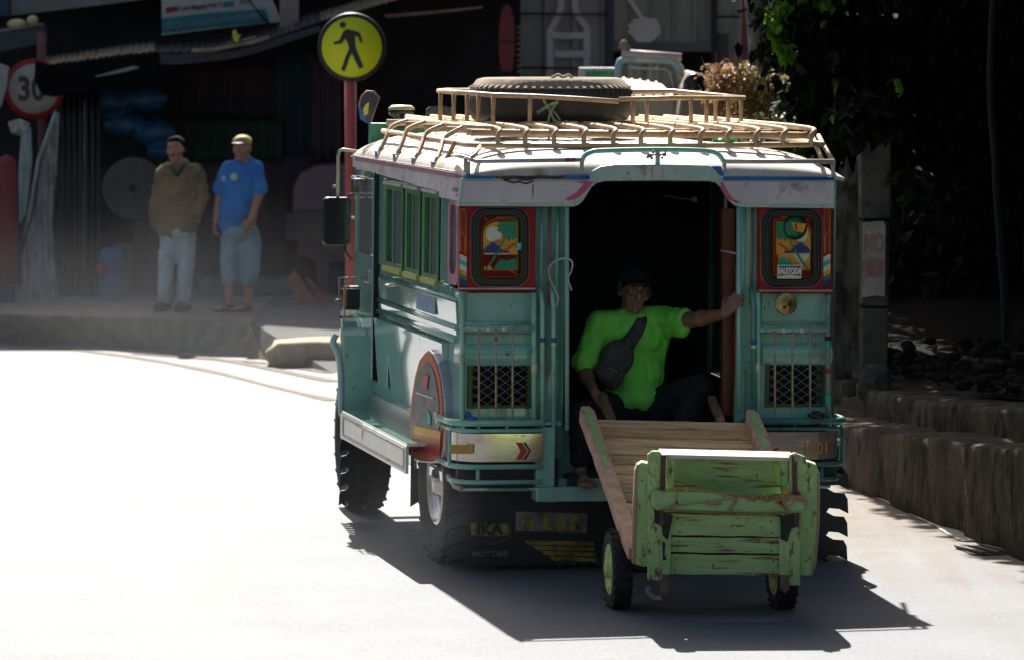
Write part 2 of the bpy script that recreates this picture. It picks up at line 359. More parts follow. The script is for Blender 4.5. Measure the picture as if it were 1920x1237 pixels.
# ---- side windows
def side_window(v0, v1, s=-1):
    z0, z1 = 1.38, 1.82; u = s*.945
    f = MB(); t = s*.012*-1
    f.ring([(u, v0, z0), (u, v1, z0), (u, v1, z1), (u, v0, z1)], [(u, v0+.03, z0+.03), (u, v1-.03, z0+.03), (u, v1-.03, z1-.03), (u, v0+.03, z1-.03)], (-s*.008, 0, 0))
    mid = v0+(v1-v0)*.52
    f.box((u-s*.004, mid, (z0+z1)/2), (.008, .03, z1-z0-.06))
    w_ = f.build('window', green_w, jeep)
    q = MB(); q.box((u-s*.010, (v0+mid)/2, 1.6), (.006, mid-v0-.04, .39)); q.build('pane', pane_m, w_)
    q = MB(); q.box((u-s*.030, (v1+mid)/2, 1.6), (.006, v1-mid-.04, .39)); q.build('pane', pane_m, w_)
    q = MB(); q.box((u-s*.0, (v0+v1)/2, z0-.006), (.03, v1-v0, .026)); q.build('sill', green_y, w_)
    q = MB(); q.box((u-s*.0, (v0+v1)/2, z1+.004), (.03, v1-v0, .016)); q.build('top_strip', rail_w, w_)
    return w_
for s in (-1, 1):
    for a, c in ((.585, .97), (1.08, 1.45), (1.55, 2.04)): side_window(a, c, s)
for s in (-1, 1):
    f = MB(); u = s*.94
    f.ring([(u, p[0], p[1]) for p in rrect(.10, .36, 1.39, 1.81, .06)], [(u, p[0], p[1]) for p in rrect(.15, .31, 1.44, 1.78, .05)], (-s*.03, 0, 0))
    w_ = f.build('quarter_window', plum, jeep); q = MB(); q.bb(u-s*.015, u-s*.02, .14, .32, 1.43, 1.79); q.build('pane', pane_m, w_)
# interior: benches, far bulkhead, dashboard clutter
m = MB()
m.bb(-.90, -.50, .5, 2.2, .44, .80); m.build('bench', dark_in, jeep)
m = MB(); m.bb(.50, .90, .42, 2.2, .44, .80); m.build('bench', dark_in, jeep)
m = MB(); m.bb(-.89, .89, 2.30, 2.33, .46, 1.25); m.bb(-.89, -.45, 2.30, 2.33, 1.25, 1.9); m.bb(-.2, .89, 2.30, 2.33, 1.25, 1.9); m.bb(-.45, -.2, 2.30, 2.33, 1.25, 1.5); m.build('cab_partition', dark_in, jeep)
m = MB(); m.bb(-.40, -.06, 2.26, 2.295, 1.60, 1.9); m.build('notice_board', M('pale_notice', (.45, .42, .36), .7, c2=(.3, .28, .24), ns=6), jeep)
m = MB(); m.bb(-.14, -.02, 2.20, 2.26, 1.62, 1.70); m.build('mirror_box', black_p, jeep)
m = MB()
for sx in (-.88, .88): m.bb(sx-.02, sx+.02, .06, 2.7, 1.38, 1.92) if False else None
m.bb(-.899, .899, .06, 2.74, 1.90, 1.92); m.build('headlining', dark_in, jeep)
for x_ in (-.34, .34):
    m = MB(); m.tube([(x_, .5, 1.80), (x_, 2.2, 1.80)], .014, 8); m.build('handrail', chrome, jeep)
m = MB(); m.prism([Rr(1356, 500, .12), Rr(1377, 395, .12), Rr(1377, 775, .12), Rr(1356, 775, .12)][:0] or [Rr(1355, 392, .12), Rr(1378, 392, .12), Rr(1378, 778, .12), Rr(1355, 778, .12)], (0, .05, 0)); m.build('door_board', wood_in, jeep)
m = MB(); m.tube([Rr(1352, 470, .1), Rr(1384, 476, .02)], .006); m.build('door_hook', rail_w, jeep)
m = MB(); m.prism([Rr(1378, 620, .06), Rr(1384, 620, .06), Rr(1384, 738, .06), Rr(1378, 738, .06)], (0, .02, 0)); m.build('red_reflector', M('bright_red_paint', (.5, .01, .01), .4), jeep)
# ---- roof
def roof_z(u, v):
    uu = min(1, abs(u)/.95); e = .74*(1-uu**4.2)**.5
    vv = min(1, max(0, (v+.06)/.62)); r = (1-(1-vv)**2.2)**.5
    vf = min(1, max(0, (3.12-v)/.5)); r *= (1-(1-vf)**3)**.5
    return 1.93+.205*e*r
m = MB(); m.smooth = True; nu, nv = 44, 50; vs = []
us = [-.95*math.cos(math.pi*i/nu) for i in range(nu+1)]
vv_ = [-.06+.42*(j/18)**1.6 for j in range(18)]+[.36+2.76*(j/(nv-18)) for j in range(nv-17)]
for v in vv_:
    for u in us: vs.append((u, v, roof_z(u, v)+.004*noise.noise(V((u*3, v*3, 0)))))
n1 = len(us); m.add(vs, [(j*n1+i, j*n1+i+1, (j+1)*n1+i+1, (j+1)*n1+i) for j in range(len(vv_)-1) for i in range(nu)], True)
ro = m.build('roof', roof_p, jeep); sdm = ro.modifiers.new('s', 'SOLIDIFY'); sdm.thickness = .02; sdm.offset = -1
# ---- fascia band round the roof edge
SP = [(-.955, 3.0), (-.955, .16)]+[(-.955+.17*(1-math.cos(R(a))), .16-.2*math.sin(R(a))) for a in (15, 30, 45, 60, 75, 90)]+[(-.70, -.042)]
m = MB(); m.strip(SP[:2], [1.875, 1.825], [1.94, 1.945], .03); m.strip([(-.958, .5)]+SP[1:], 1.805, 1.945, .03)
m.strip([(.945, 3.0), (.945, .16)]+[(-p[0]-.012, p[1]+.02) for p in SP[2:8]], 1.82, 1.935, -.03)
fa = m.build('side_fascia', white_p, jeep)
# plum and magenta lines along it
for (z, h, mm) in ((1.925, .012, plum), (1.855, .008, plum)):
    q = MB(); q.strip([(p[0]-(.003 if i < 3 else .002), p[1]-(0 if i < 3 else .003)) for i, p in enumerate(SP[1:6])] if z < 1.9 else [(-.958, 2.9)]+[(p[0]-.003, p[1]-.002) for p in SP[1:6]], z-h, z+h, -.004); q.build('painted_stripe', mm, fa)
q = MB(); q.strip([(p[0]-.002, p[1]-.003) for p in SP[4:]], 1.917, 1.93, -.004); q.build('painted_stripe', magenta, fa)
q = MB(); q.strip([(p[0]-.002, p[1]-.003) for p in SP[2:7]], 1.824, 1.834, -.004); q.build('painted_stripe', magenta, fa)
arch_lo = [(1075, 388), (1085, 385), (1094, 377), (1102, 364), (1109, 352), (1119, 344), (1135, 340), (1240, 339), (1330, 340), (1343, 343), (1352, 351), (1360, 365), (1369, 378), (1379, 386), (1390, 389)]
arch_hi = [(1388, 334), (1372, 330), (1358, 321), (1345, 314), (1325, 310), (1240, 308), (1150, 309), (1128, 312), (1112, 320), (1100, 329), (1085, 334)]
m = MB(); quad(m, [(858, 387)]+arch_lo+[(1566, 391), (1566, 334)]+arch_hi+[(866, 334)], -.06, .035); 
rf = m.build('rear_fascia', arch_m, jeep, bevel=.006)
m = MB(); quad(m, [(868, 340), (1113, 339), (1103, 350), (1095, 364), (1086, 375), (1074, 381), (866, 380)], -.065, .004); m.build('fascia_face', white_p, rf); m = MB()
quad(m, [(1347, 341), (1563, 342), (1563, 383), (1392, 383), (1378, 379), (1367, 367), (1358, 352)], -.065, .004); m.build('fascia_face', white_p, rf)
q = MB()
for P_ in ([(1075, 341), (1113, 341), (1100, 357), (1084, 372), (1066, 377), (1060, 373), (1080, 362), (1096, 345)], [(1350, 343), (1356, 343), (1366, 362), (1375, 374), (1390, 380), (1380, 381), (1366, 374), (1356, 360)]):
    q = MB(); quad(q, P_, -.068, .003); q.build('brush_stroke', magenta, rf)
q = MB(); quad(q, [(1212, 311), (1220, 311), (1220, 338), (1212, 338)], -.063, .003); quad(q, [(1225, 311), (1240, 311), (1240, 338), (1225, 338)], -.063, .003); q.build('pale_stripe', M('pink_white_stripe', (.6, .55, .52), .5, dirt=(.3, .4, .36), damt=.4), rf)
q = MB(); q.k = 0
for P_, th in (([(930, 331), (950, 336), (965, 333), (985, 337), (1010, 333), (1040, 334), (1090, 331)], .006), ([(945, 338), (962, 343), (975, 341), (985, 345), (1000, 340)], .004)):
    q.tube([Rr(x, y, -.068) for x, y in P_], th, 5)
q.build('rusty_crack', M('rust_crack', (.07, .045, .03), .9), rf)
q = MB(); quad(q, [(998, 350), (1001, 345), (1001, 358), (999, 372), (997, 360)], -.068, .002); q.build('rust_streak', M('rust_streak', (.4, .24, .05), .8), rf)
q = MB()
quad(q, [(875, 328), (925, 330), (925, 336), (875, 334)], -.07, .01); q.tube([Rr(1058, 332, -.07), Rr(1105, 333, -.07)], .010); q.tube([Rr(1356, 335, -.06), Rr(1563, 335, -.06)], .009); quad(q, [(1335, 312), (1352, 312), (1358, 330), (1350, 330)], -.064, .004)
q.build('blue_gutter', blue_p, rf)
# ---- red corner panels with painted windows
def flat(name, pts, v, mt, par, th=.003):
    q = MB(); quad(q, pts, v, th); return q.build(name, mt, par)
def wid(pts, dx=0): return [(x+dx, y) for x, y in pts]
def corner_panel(x0, x1, y0, y1, gx0, gx1, gy0, gy1, mirror):
    m = MB(); quad(m, [(x0, y0), (x1, y0), (x1, y1), (x0, y1)], -.02, .04); p = m.build('rear_window_panel', red_p, jeep, bevel=.004)
    flat('silver_trim', [(x0-1, y1-7), (x1+1, y1-7), (x1+1, y1-4), (x0-1, y1-4)], -.028, rail_w, p, .008)
    # seal
    o = [Rr(x, y, -.04) for x, y in rrect(gx0-18, gx1+15, gy0-11, gy1+13, 24)]; i_ = [Rr(x, y, -.04) for x, y in rrect(gx0, gx1, gy0+2, gy1, 9)]
    m = MB(); m.ring(o, i_, (0, .02, 0)); sl = m.build('window_seal', seal, p, bevel=.004)
    m = MB(); o2 = [Rr(x, y, -.024) for x, y in rrect(gx0-21, gx1+18, gy0-14, gy1+16, 26)]; m.ring(o2, o, (0, .003, 0)) if False else None
    n = len(o); m.tube([Rr(x, y, -.022) for x, y in rrect(gx0-20, gx1+17, gy0-13, gy1+15, 26)], .0035, 5, closed=True); m.build('chrome_bead', M('violet_chrome_bead', (.3, .22, .26), .3, metal=.5), p)
    for d in (5, 10): 
        m = MB(); m.tube([Rr(x, y, -.043) for x, y in rrect(gx0-18+d, gx1+15-d, gy0-11+d*.8, gy1+13-d, 22)], .002, 5, closed=True); m.build('seal_line', olive, sl)
    return p
pL = corner_panel(861, 1003, 386, 547, 903, 975, 403, 523, False)
pR = corner_panel(1423, 1560, 389, 551, 1447, 1524, 404, 524, True)
def art(p, fx, right):
    """painted sunset scene; fx maps the left panel's x to this panel's x"""
    A = lambda nm, pts, v, mt: flat(nm, [(fx(x), y) for x, y in pts], v, mt, p)
    A('painted_window', [(900, 401), (979, 401), (979, 525), (900, 525)], -.020, art_brn)
    A('sky_painting', [(906, 476), (906, 440), (910, 428), (918, 420), (930, 416), (970, 416), (970, 478)], -.0235, art_yel)
    A('sun_painting', [(926+15*math.cos(R(a)), 440+15*math.sin(R(a))) for a in range(0, 360, 20)], -.0265, art_wht)
    A('palm_painting', [(935, 417), (969, 417), (969, 450), (964, 446), (962, 452), (958, 445), (954, 454), (950, 444), (946, 447), (943, 440), (935, 434), (931, 432), (935, 428), (931, 424), (936, 422)], -.0295, art_grn)
    A('mountain_painting', [(907, 474), (907, 470), (913, 463), (920, 459), (923, 453), (927, 458), (935, 461), (943, 471), (955, 472), (955, 475)], -.0325, art_blu)
    A('palm_trunk_painting', [(948, 445), (950, 446), (925, 490), (911, 507), (909, 505), (922, 488)], -.0355, art_grn)
    A('shore_painting', [(908, 475.5), (954, 475.5), (954, 477.5), (908, 477.5)], -.0285, art_wht)
    A('branch_painting', [(938, 473), (950, 468), (958, 460), (966, 456), (967, 458), (959, 463), (951, 470), (940, 475)], -.0385, art_red)
    A('branch_painting', [(924, 457), (937, 449), (938, 451), (925, 459)], -.0385, art_red)
    q = MB()
    for P_ in ([(903, 520), (903, 440), (906, 428), (914, 418), (928, 411), (975, 411), (975, 520), (903, 520)], [(903, 404), (914, 414)], [(930, 408), (962, 407)], [(906, 507), (975, 507)], [(955, 507), (975, 518)], [(971, 411), (971, 507)]):
        q.tube([Rr(fx(x), y, -.0235) for x, y in P_], .0022, 5)
    q.build('orange_outline', orange_p, p)
    return A
A = art(pL, lambda x: x, False)
A('grass_painting', [(930, 496), (938, 486), (952, 489), (968, 484), (970, 506), (925, 506)], -.0235, art_grn)
A('bush_painting', [(907, 506), (908, 498), (914, 502), (918, 496), (924, 506)], -.0245, art_yel)
flat('cyan_glint', [(970, 456), (977, 456), (977, 469), (970, 469)], -.045, M('cyan_glint_paint', (.05, .6, .62), .2), pL)  # glint on the pane painted as a cyan patch
fR = lambda x: 1525-(x-901)*1.0
A = art(pR, fR, True)
A('lower_painting', [(907, 478), (967, 478), (967, 506), (907, 506)], -.0235, art_yel)
A('reflection_painting', [(908, 478), (940, 478), (933, 486), (928, 492), (922, 500), (918, 490), (912, 486)], -.0265, art_wht)
A('bush_painting', [(944, 484), (950, 488), (958, 481), (964, 486), (969, 500), (969, 506), (940, 500)], -.0265, art_lgr)
# round sticker and name board on the right window
q = MB(); c = Rr(1491, 427, -.031); q.lathe([(.05, 0), (.056, .004), (.06, 0), (.056, -.004)], c, (0, 1, 0), 24); q.build('round_sticker_ring', seal, pR)
q = MB(); q.lathe([(0.001, 0), (.05, 0), (.05, .002), (.001, .002)], c+V((0, .002, 0)), (0, 1, 0), 24); q.build('round_sticker', art_grn, pR)
q = MB(); quad(q, [(1484, 417), (1512, 420), (1506, 437), (1488, 432)], -.034, .002); q.build('sticker_patch', art_yel, pR)
q = MB(); quad(q, [(1490, 420), (1494, 419), (1495, 431), (1491, 431)], -.037, .002); q.build('sticker_mark', art_red, pR)
flat('name_board', [(1458, 497), (1504, 497), (1502, 523), (1457, 523)], -.047, art_wht, pR, .004)
flat('name_board_border', [(1460, 499), (1502, 499), (1500, 518), (1480, 515), (1459, 518)], -.0495, M('board_brown', (.16, .12, .08), .5), pR, .002)
bc = Rr(1480.5, 509, -.053)
text('lettering', 'BALSTODA', .040, M('board_white', (.75, .72, .62), .5), pR, bc, (1, 0, 0), (0, 0, 1), .0012, wide=.60, bold=.0025)
# stripes on the outer edge of each panel
def edge_stripes(p, fx):
    for k, (c_, h) in enumerate(((art_wht, 10), (art_teal, 9), (art_wht, 10), (art_yel, 8), (art_grn, 8), (art_blu, 10), (black_r, 6))):
        y = 479+sum((10, 9, 10, 8, 8, 10, 6)[:k]); flat('painted_stripe', [(fx(861), y-3), (fx(874), y+3), (fx(874), y+h+3), (fx(861), y+h-3)] if True else 0, -.0235, c_, p)
    flat('orange_edge_paint', [(fx(862), 392), (fx(872), 392), (fx(872), 478), (fx(862), 472)], -.0235, M('deep_red_inset', (.24, .02, .01), .4), p)
    q = MB()
    for P_ in ([(862, 392), (862, 430), (871, 445), (871, 476)], [(873, 392), (873, 476)], [(862, 472), (862, 430)], [(859, 392), (859, 476)][:0] or [(863, 392), (873, 392)]): q.tube([Rr(fx(x), y, -.0255) for x, y in P_], .003, 5)
    q.build('orange_outline', orange_p, p)
edge_stripes(pL, lambda x: x+1); edge_stripes(pR, lambda x: 1557-(x-861))
# ---- tail panels below the windows, with mesh openings
def tail_panel(s):
    X = (lambda x: x) if s < 0 else (lambda x: 1563-(x-862))
    a = Rr(865, 549, .03); u0 = -.92; zt = a.z; m = MB()
    x0, x1 = (-.92, -.565) if s < 0 else (.565, .92)
    m.bb(x0, x1, .02, .05, 1.03, zt); m.bb(x0, x1, .02, .05, .745, .81)
    e0, e1 = (x0, -.905) if s < 0 else (.905, x1); m.bb(e0, e1, .02, .05, .81, 1.03); e0, e1 = (-.59, x1) if s < 0 else (x0, .59); m.bb(e0, e1, .02, .05, .81, 1.03)
    p = m.build('tail_panel', teal, jeep)
    q = MB(); q.smooth = True; q.tube([(x0, .02, 1.215), (x1, .02, 1.215)], .008, 8); q.build('moulding', teal, p)
    q = MB(); q.smooth = True; n = 10; vs = []; 
    for k in range(n+1):
        an = math.pi*k/n; z = 1.065+.055*math.cos(an); y = .021-.028*math.sin(an); vs += [(x0, y, z), (x1, y, z)]
    q.add(vs, [(2*k, 2*k+1, 2*k+3, 2*k+2) for k in range(n)], True); q.build('bulge', teal, p)
    q = MB(); q.bb(x0, x1, .012, .019, 1.163, 1.169); q.build('red_pinstripe', plum, p)
    # opening frame and diamond mesh
    fr = [(x0+.02, .014, .805), (x1-.02, .014, .805), (x1-.02, .014, 1.035), (x0+.02, .014, 1.035)]; c = V(((x0+x1)/2, .014, .92))
    q = MB(); q.ring(fr, [c+(V(f_)-c)*V((1, 1, 1)).x*.86 for f_ in fr], (0, .008, 0)); q.build('mesh_frame', olive, p)
    q = MB(); du, dz = .030, .021; xa, xb = x0+.03, x1-.03
    nn = int((xb-xa)/du)+1
    for k in range(11):
        z = .815+k*dz
        q.tube([(xa+(xb-xa)*j/nn, .024+.003*(j % 2), z+(dz/2 if (j+k) % 2 else -dz/2)) for j in range(nn+1)], .0022, 4)
    q.build('diamond_mesh', wire_m, p)
    q = MB(); q.bb(x0, x1, .2, .22, .62, 1.2); q.build('dark_backing', dark_in, p)
    return p
tail_panel(-1); tail_panel(1)
# narrow panels each side of the doorway
for s in (-1, 1):
    m = MB(); x0, x1 = (-.57, -.42) if s < 0 else (.445, .565)
    m.bb(x0, x1, .05, .08, .56, 1.81); p = m.build('door_side_panel', teal_dk if s < 0 else teal, jeep)
    for k in range(3):
        q = MB(); q.tube([(x0+.03+k*.04, .05, 1.30), (x0+.03+k*.04, .05, 1.80)], .008, 6); q.build('ridge', (teal, plum, teal)[k], p)
    q = MB(); xa = x0+.035; q.bb(xa, xa+.065, .035, .05, .62, 1.02); q.build('raised_panel', teal, p, bevel=.004)
    q = MB(); q.tube([(xa+.01, .03, .64), (xa+.01, .03, 1.0), (xa+.055, .03, 1.0), (xa+.055, .03, .64)], .002, 4); q.build('pinstripe', plum, p)
# left wing panel inside the doorway, below
m = MB(); q = [Rr(x, y, .1) for x, y in ((1040, 800), (1062, 800), (1078, 840), (1080, 870), (1070, 890), (1062, 905), (1040, 905))]; m.prism(q, (0, .03, 0)); m.build('door_wing', teal_dk, jeep)
# ---- vertical tubes on the tail
def tb(name, pts, r, mt=teal_t, f=Rr, n=8, smooth=6):
    q = MB(); P_ = [f(*p) if len(p) == 3 else p for p in pts]; q.tube(P_, r, n); return q.build(name, mt, jeep)
TV = -.05
def band(px, y, mt, r=.014, h=8):
    q = MB(); q.tube([Rr(px, y-h/2, TV), Rr(px, y+h/2, TV)], r, 10); q.build('tape_band', mt, jeep)
def fancy(pts, r=.0115): return tb('tail_tube', [tuple(p) if isinstance(p, V) else p for p in pts], r)
cL = [Rr(857, 552, 0), Rr(862, 556, -.04), Rr(866, 566, TV), Rr(867, 590, TV), Rr(867, 792, TV)]
q = MB(); q.tube(cL, .0125, 8); q.build('tail_tube', teal_t, jeep)
for px in (1001,): tb('tail_tube', [(px, 549, TV), (px, 794, TV)], .0125)
for px in (1017, 1038):
    tb('tail_tube', [(px-4, 540, -.0), (px-2, 556, -.04), (px, 575, TV), (px, 800, TV)], .0115); band(px, 637, blue_p); 
band(1038, 645, art_wht, .0135, 5); band(1001, 690, art_wht, .0145, 17)
tb('door_post', [(1063, 389, TV+.02), (1063, 806, TV+.02)], .0115, M('pale_teal_post', (.30, .55, .46), .35, dirt=(.3, .2, .08), damt=.25, ds=20))
tb('door_post', [(1385, 389, TV+.02), (1385, 775, TV+.02)], .0115, MATS['pale_teal_post'])
tb('tail_tube', [(1408, 540, 0), (1411, 556, -.04), (1413, 575, TV), (1413, 800, TV)], .0125, teal_dk); band(1413, 640, blue_p); band(1413, 650, art_wht, .0135, 5)
tb('tail_tube', [(1422, 549, TV), (1422, 794, TV)], .0115, teal_t); band(1421, 690, art_wht, .014, 17)
tb('tail_tube', [(1553, 552, 0), (1554, 560, -.04), (1552, 580, TV), (1552, 790, TV)], .0135, M('banded_grey_tube', (.25, .28, .24), .4, c2=(.05, .2, .14), ns=8))
band(1552, 634, black_p, .015, 8); band(1552, 647, art_teal, .015, 9); band(1552, 695, M('red_tape', (.5, .03, .02), .4), .015, 9); band(1552, 750, art_teal, .0145, 20)
tb('corner_edge', [(1562, 392, 0), (1562, 795, 0)], .007, M('brown_edge', (.12, .08, .05), .5))
# ladder guards
def guard(xa, xb, ys, vx, knots):
    tb('guard_rail', [(xa, ys, TV-.01), (xb, ys, TV-.01)], .0095)
    for i, px in enumerate(vx): tb('guard_bar', [(px, ys, TV-.02), (px, 794, TV-.02)], .0055, thin_m, n=6)
    for px in knots: 
        q = MB(); q.tube([Rr(px-4, ys, TV-.01), Rr(px+4, ys, TV-.01)], .0115, 8); q.build('tape_band', art_wht, jeep)
guard(868, 1001, 617, (898, 930, 961), (916, 945)); guard(1423, 1552, 620, (1453, 1486, 1519), (1470, 1503))
q = MB(); q.tube([Rr(930, 632, TV-.02), Rr(930, 638, TV-.02)], .008); q.tube([Rr(930, 697, TV-.02), Rr(930, 702, TV-.02)], .008); q.build('tape_band', MATS['red_tape'], jeep)
# ---- wrapped bumper cages
def wrap(s, off=0.0, vfar=.40, uin=.44):
    c = .95+off; pts = [(s*c, vfar)]+[(s*(c-.11+.11*math.cos(R(a))), .08-.13*math.sin(R(a))-off*.5) for a in range(0, 91, 15)]+[(s*uin, -.05-off*.5)]
    return pts
for s in (-1, 1):
    uin = .545 if s < 0 else .45
    q = MB()
    for z, r, off, ui in ((.742, .017, .04, uin), (.705, .011, .03, uin), (.53, .013, .035, uin), (.455, .012, .02, uin)):
        pp = wrap(s, off, .42 if z > .5 else .1, ui if z != .455 else .55)
        q.tube([(x, y, z) for x, y in pp], r, 8)
    for (x, y) in ((s*.99, .25), (s*.97, .05), (s*.93, -.04)): q.tube([(x, y, .742), (x, y, .70)], .009, 6)
    for x in (s*.86, s*.72): q.tube([(x, -.06, .742), (x, -.06, .705)], .008, 6); 
    q.tube([(s*.86, -.06, .53), (s*.86, -.06, .455)], .011, 6); q.tube([(s*.985, .02, .70), (s*.985, .02, .53)], .010, 6)
    q.build('bumper_cage', teal_t if s < 0 else M('dark_teal_cage', (.05, .16, .13), .35, dirt=(.02, .02, .02), damt=.4, ds=9), jeep)
    q = MB(); pp = wrap(s, -.0, .30, uin); q.strip(pp, .555, .69, s*.02 if s > 0 else -.02); bp = q.build('bumper_panel', M('worn_stainless%d' % (s+1), (.80, .76, .70), .16, metal=.9, c2=(.62, .5, .4), ns=5, stretch=(1, 1, 5), dirt=(.16, .08, .05), damt=.3, ds=5, dstretch=(1, 1, 5)), jeep)
    for (z0, z1, mm) in ((.668, .676, MATS['red_tape']), (.572, .578, blue_p)):
        q = MB(); q.strip([(x*1.003, y-.004) for x, y in wrap(s, .0, .2, uin+.02)], z0, z1, s*.002); q.build('pinstripe', mm, bp)
# a solid lid behind the ledge
for s in (-1, 1):
    q = MB(); q.bb(s*.93, s*.45, -.05, .05, .728, .744); q.build('bumper_ledge', teal, jeep, bevel=.004)
    q = MB(); q.bb(s*.95, s*.45, .0, .03, .42, .56); q.build('underbumper_panel', M('near_black_panel%d' % (s+1), (.015, .02, .025), .6), jeep)
flat('amber_marker', [(845, 833), (888, 833), (886, 850), (845, 850)], -.073, M('amber_print', (.75, .36, .02), .4, c2=(.5, .3, .1), ns=30), jeep, .004)
flat('arrow_decal', [(968, 829), (978, 829), (990, 844), (978, 861), (968, 861), (976, 844)], -.074, MATS['red_tape'], jeep, .004)
flat('arrow_decal', [(980, 829), (986, 829), (996, 844), (986, 861), (980, 861), (992, 844)], -.074, black_p, jeep, .004)
flat('arrow_decal', [(1437, 838), (1443, 842), (1447, 832), (1451, 842), (1462, 838), (1450, 852), (1441, 850)], -.075, MATS['red_tape'], jeep, .004)
text('lettering', '1001', .085, M('orange_lettering', (.6, .28, .04), .5), jeep, Rr(1530, 840, -.075), (1, .0, 0), (0, 0, 1), .002, wide=.8, bold=.001)
# brass horn under the right window
q = MB(); c = Rr(1474, 570, -.1); q.lathe([(.012, .12), (.03, .06), (.05, .02), (.056, 0), (.05, -.004), (.03, .004), (.02, -.012), (.001, -.02)], c, (0, 1, 0), 20); q.build('horn', brass, jeep)
# lumps on the ledges
q = MB(); fp = [(.0, 0)]
q.ball(Rr(885, 785, -.06), (.03, .02, .012)); q.ball(Rr(876, 778, -.03), (.02, .02, .02)); q.build('blue_rag', blue_p, jeep)
q = MB(); q.ball(Rr(1530, 778, -.06), (.045, .03, .022)); q.tube([Rr(1525, 776, -.07), Rr(1545, 782, -.08)], .01); q.build('black_lump', black_p, jeep)
# ---- step
q = MB(); a = Rr(1006, 913, -.06); c = Rr(1372, 937, -.06); q.bb(a.x, c.x, -.06, .06, c.z, a.z); q.build('step', teal, jeep, bevel=.006)
q = MB(); a = Rr(1007, 800, -.05); c = Rr(1040, 912, -.05); q.bb(a.x, c.x, -.05, .02, c.z, a.z); q.build('step_post', teal, jeep, bevel=.006)
# a bent wire loop on the left post
q = MB(); P_ = bez([Rr(x, y, -.09) for x, y in ((1044, 575), (1046, 555), (1032, 525), (1030, 502), (1045, 488), (1062, 485), (1073, 492), (1071, 510), (1065, 522), (1072, 545))], 6); q.tube(P_, .005, 6); q.build('wire_loop', rail_w, jeep)
# ---- running board, fenders
q = MB(); q.bb(-1.12, -.95, .42, 2.30, .585, .60); q.build('running_board', teal_side, jeep)
q = MB(); q.bb(-1.125, -1.11, .42, 2.32, .45, .585); rb = q.build('running_board_skirt', silver_side, jeep)  # pale silver here stands for glare reflected off the road
q = MB(); q.ring([(-1.128, .46, .465), (-1.128, 2.26, .465), (-1.128, 2.26, .573), (-1.128, .46, .573)], [(-1.128, .49, .478), (-1.128, 2.22, .478), (-1.128, 2.22, .560), (-1.128, .49, .560)], (.004, 0, 0)); q.build('skirt_edge', M('brown_skirt_edge', (.42, .38, .30), .4, dirt=(.2, .13, .08), damt=.4), rb)
q = MB(); q.bb(.95, 1.12, .42, 2.3, .45, .60); q.build('running_board', teal_side, jeep)
# rear mudguards with painted side plate
p0 = V((-1.05, .72, .8)); pd = V((-.96, .10, .8)); nn = V((-(pd.y-p0.y), (pd.x-p0.x), 0)).normalized(); nn = -nn if nn.x > 0 else nn
PO = [(776, 862), (772, 850), (774, 830), (771, 800), (769, 785), (773, 745), (779, 705), (788, 672), (797, 660), (804, 655), (812, 662), (821, 680), (828, 710), (832, 745), (834, 790), (832, 840), (828, 862), (815, 868), (790, 867)]
pts = [Pl(x, y, p0, nn) for x, y in PO]
q = MB(); q.prism(pts, (.09, 0.02, 0)); rg = q.build('rear_mudguard', M('pale_violet_metal', (.55, .60, .68), .25, metal=.4, c2=(.42, .38, .36), ns=7, dirt=(.3, .25, .2), damt=.3, ds=7), jeep, bevel=.008)
ctr = sum(pts, V())/len(pts)
def inset(k, d): return [ctr+(p-ctr)*k+nn*d for p in pts]
q = MB(); q.prism(inset(.96, .006), nn*-.008); q.build('orange_border', M('orange_border_paint', (.62, .17, .03), .45, c2=(.5, .08, .04), ns=8), rg)
q = MB(); q.prism(inset(.80, .010), nn*-.006); q.build('plate_face', M('dark_printed_plate', (.17, .16, .155), .4, c2=(.07, .065, .07), ns=12, coat=.1, dirt=(.28, .25, .2), damt=.3, ds=10), rg)
def plq(name, pp, d, mt):
    q = MB(); q.prism([Pl(x, y, p0+nn*d, nn) for x, y in pp], nn*-.003); return q.build(name, mt, rg)
plq('painted_band', [(777, 797), (826, 808), (825, 822), (777, 813)], .014, art_yel)
plq('painted_band', [(777, 813), (825, 822), (825, 835), (776, 828)], .014, M('salmon_band', (.55, .14, .05), .35))
plq('painted_band', [(776, 828), (825, 835), (823, 854), (776, 845)], .014, M('red_band', (.48, .05, .05), .35))
plq('flag_patch', [(791, 700), (803, 703), (800, 729), (790, 724)], .015, M('red_patch', (.5, .04, .03), .3)); plq('flag_patch', [(784, 698), (791, 700), (790, 724), (783, 722)], .015, art_grn)
plq('teal_patch', [(802, 768), (806, 776), (807, 797), (801, 790)], .015, art_teal); plq('white_line', [(779, 734), (812, 745), (812, 748), (779, 737)], .015, art_wht); plq('white_patch', [(813, 775), (818, 770), (820, 795), (816, 792)], .015, art_wht)
pr_ = [V((-p.x, p.y, p.z)) for p in pts]; q = MB(); q.prism(pr_, (-.09, .02, 0)); q.build('rear_mudguard', MATS['pale_violet_metal'], jeep, bevel=.008)
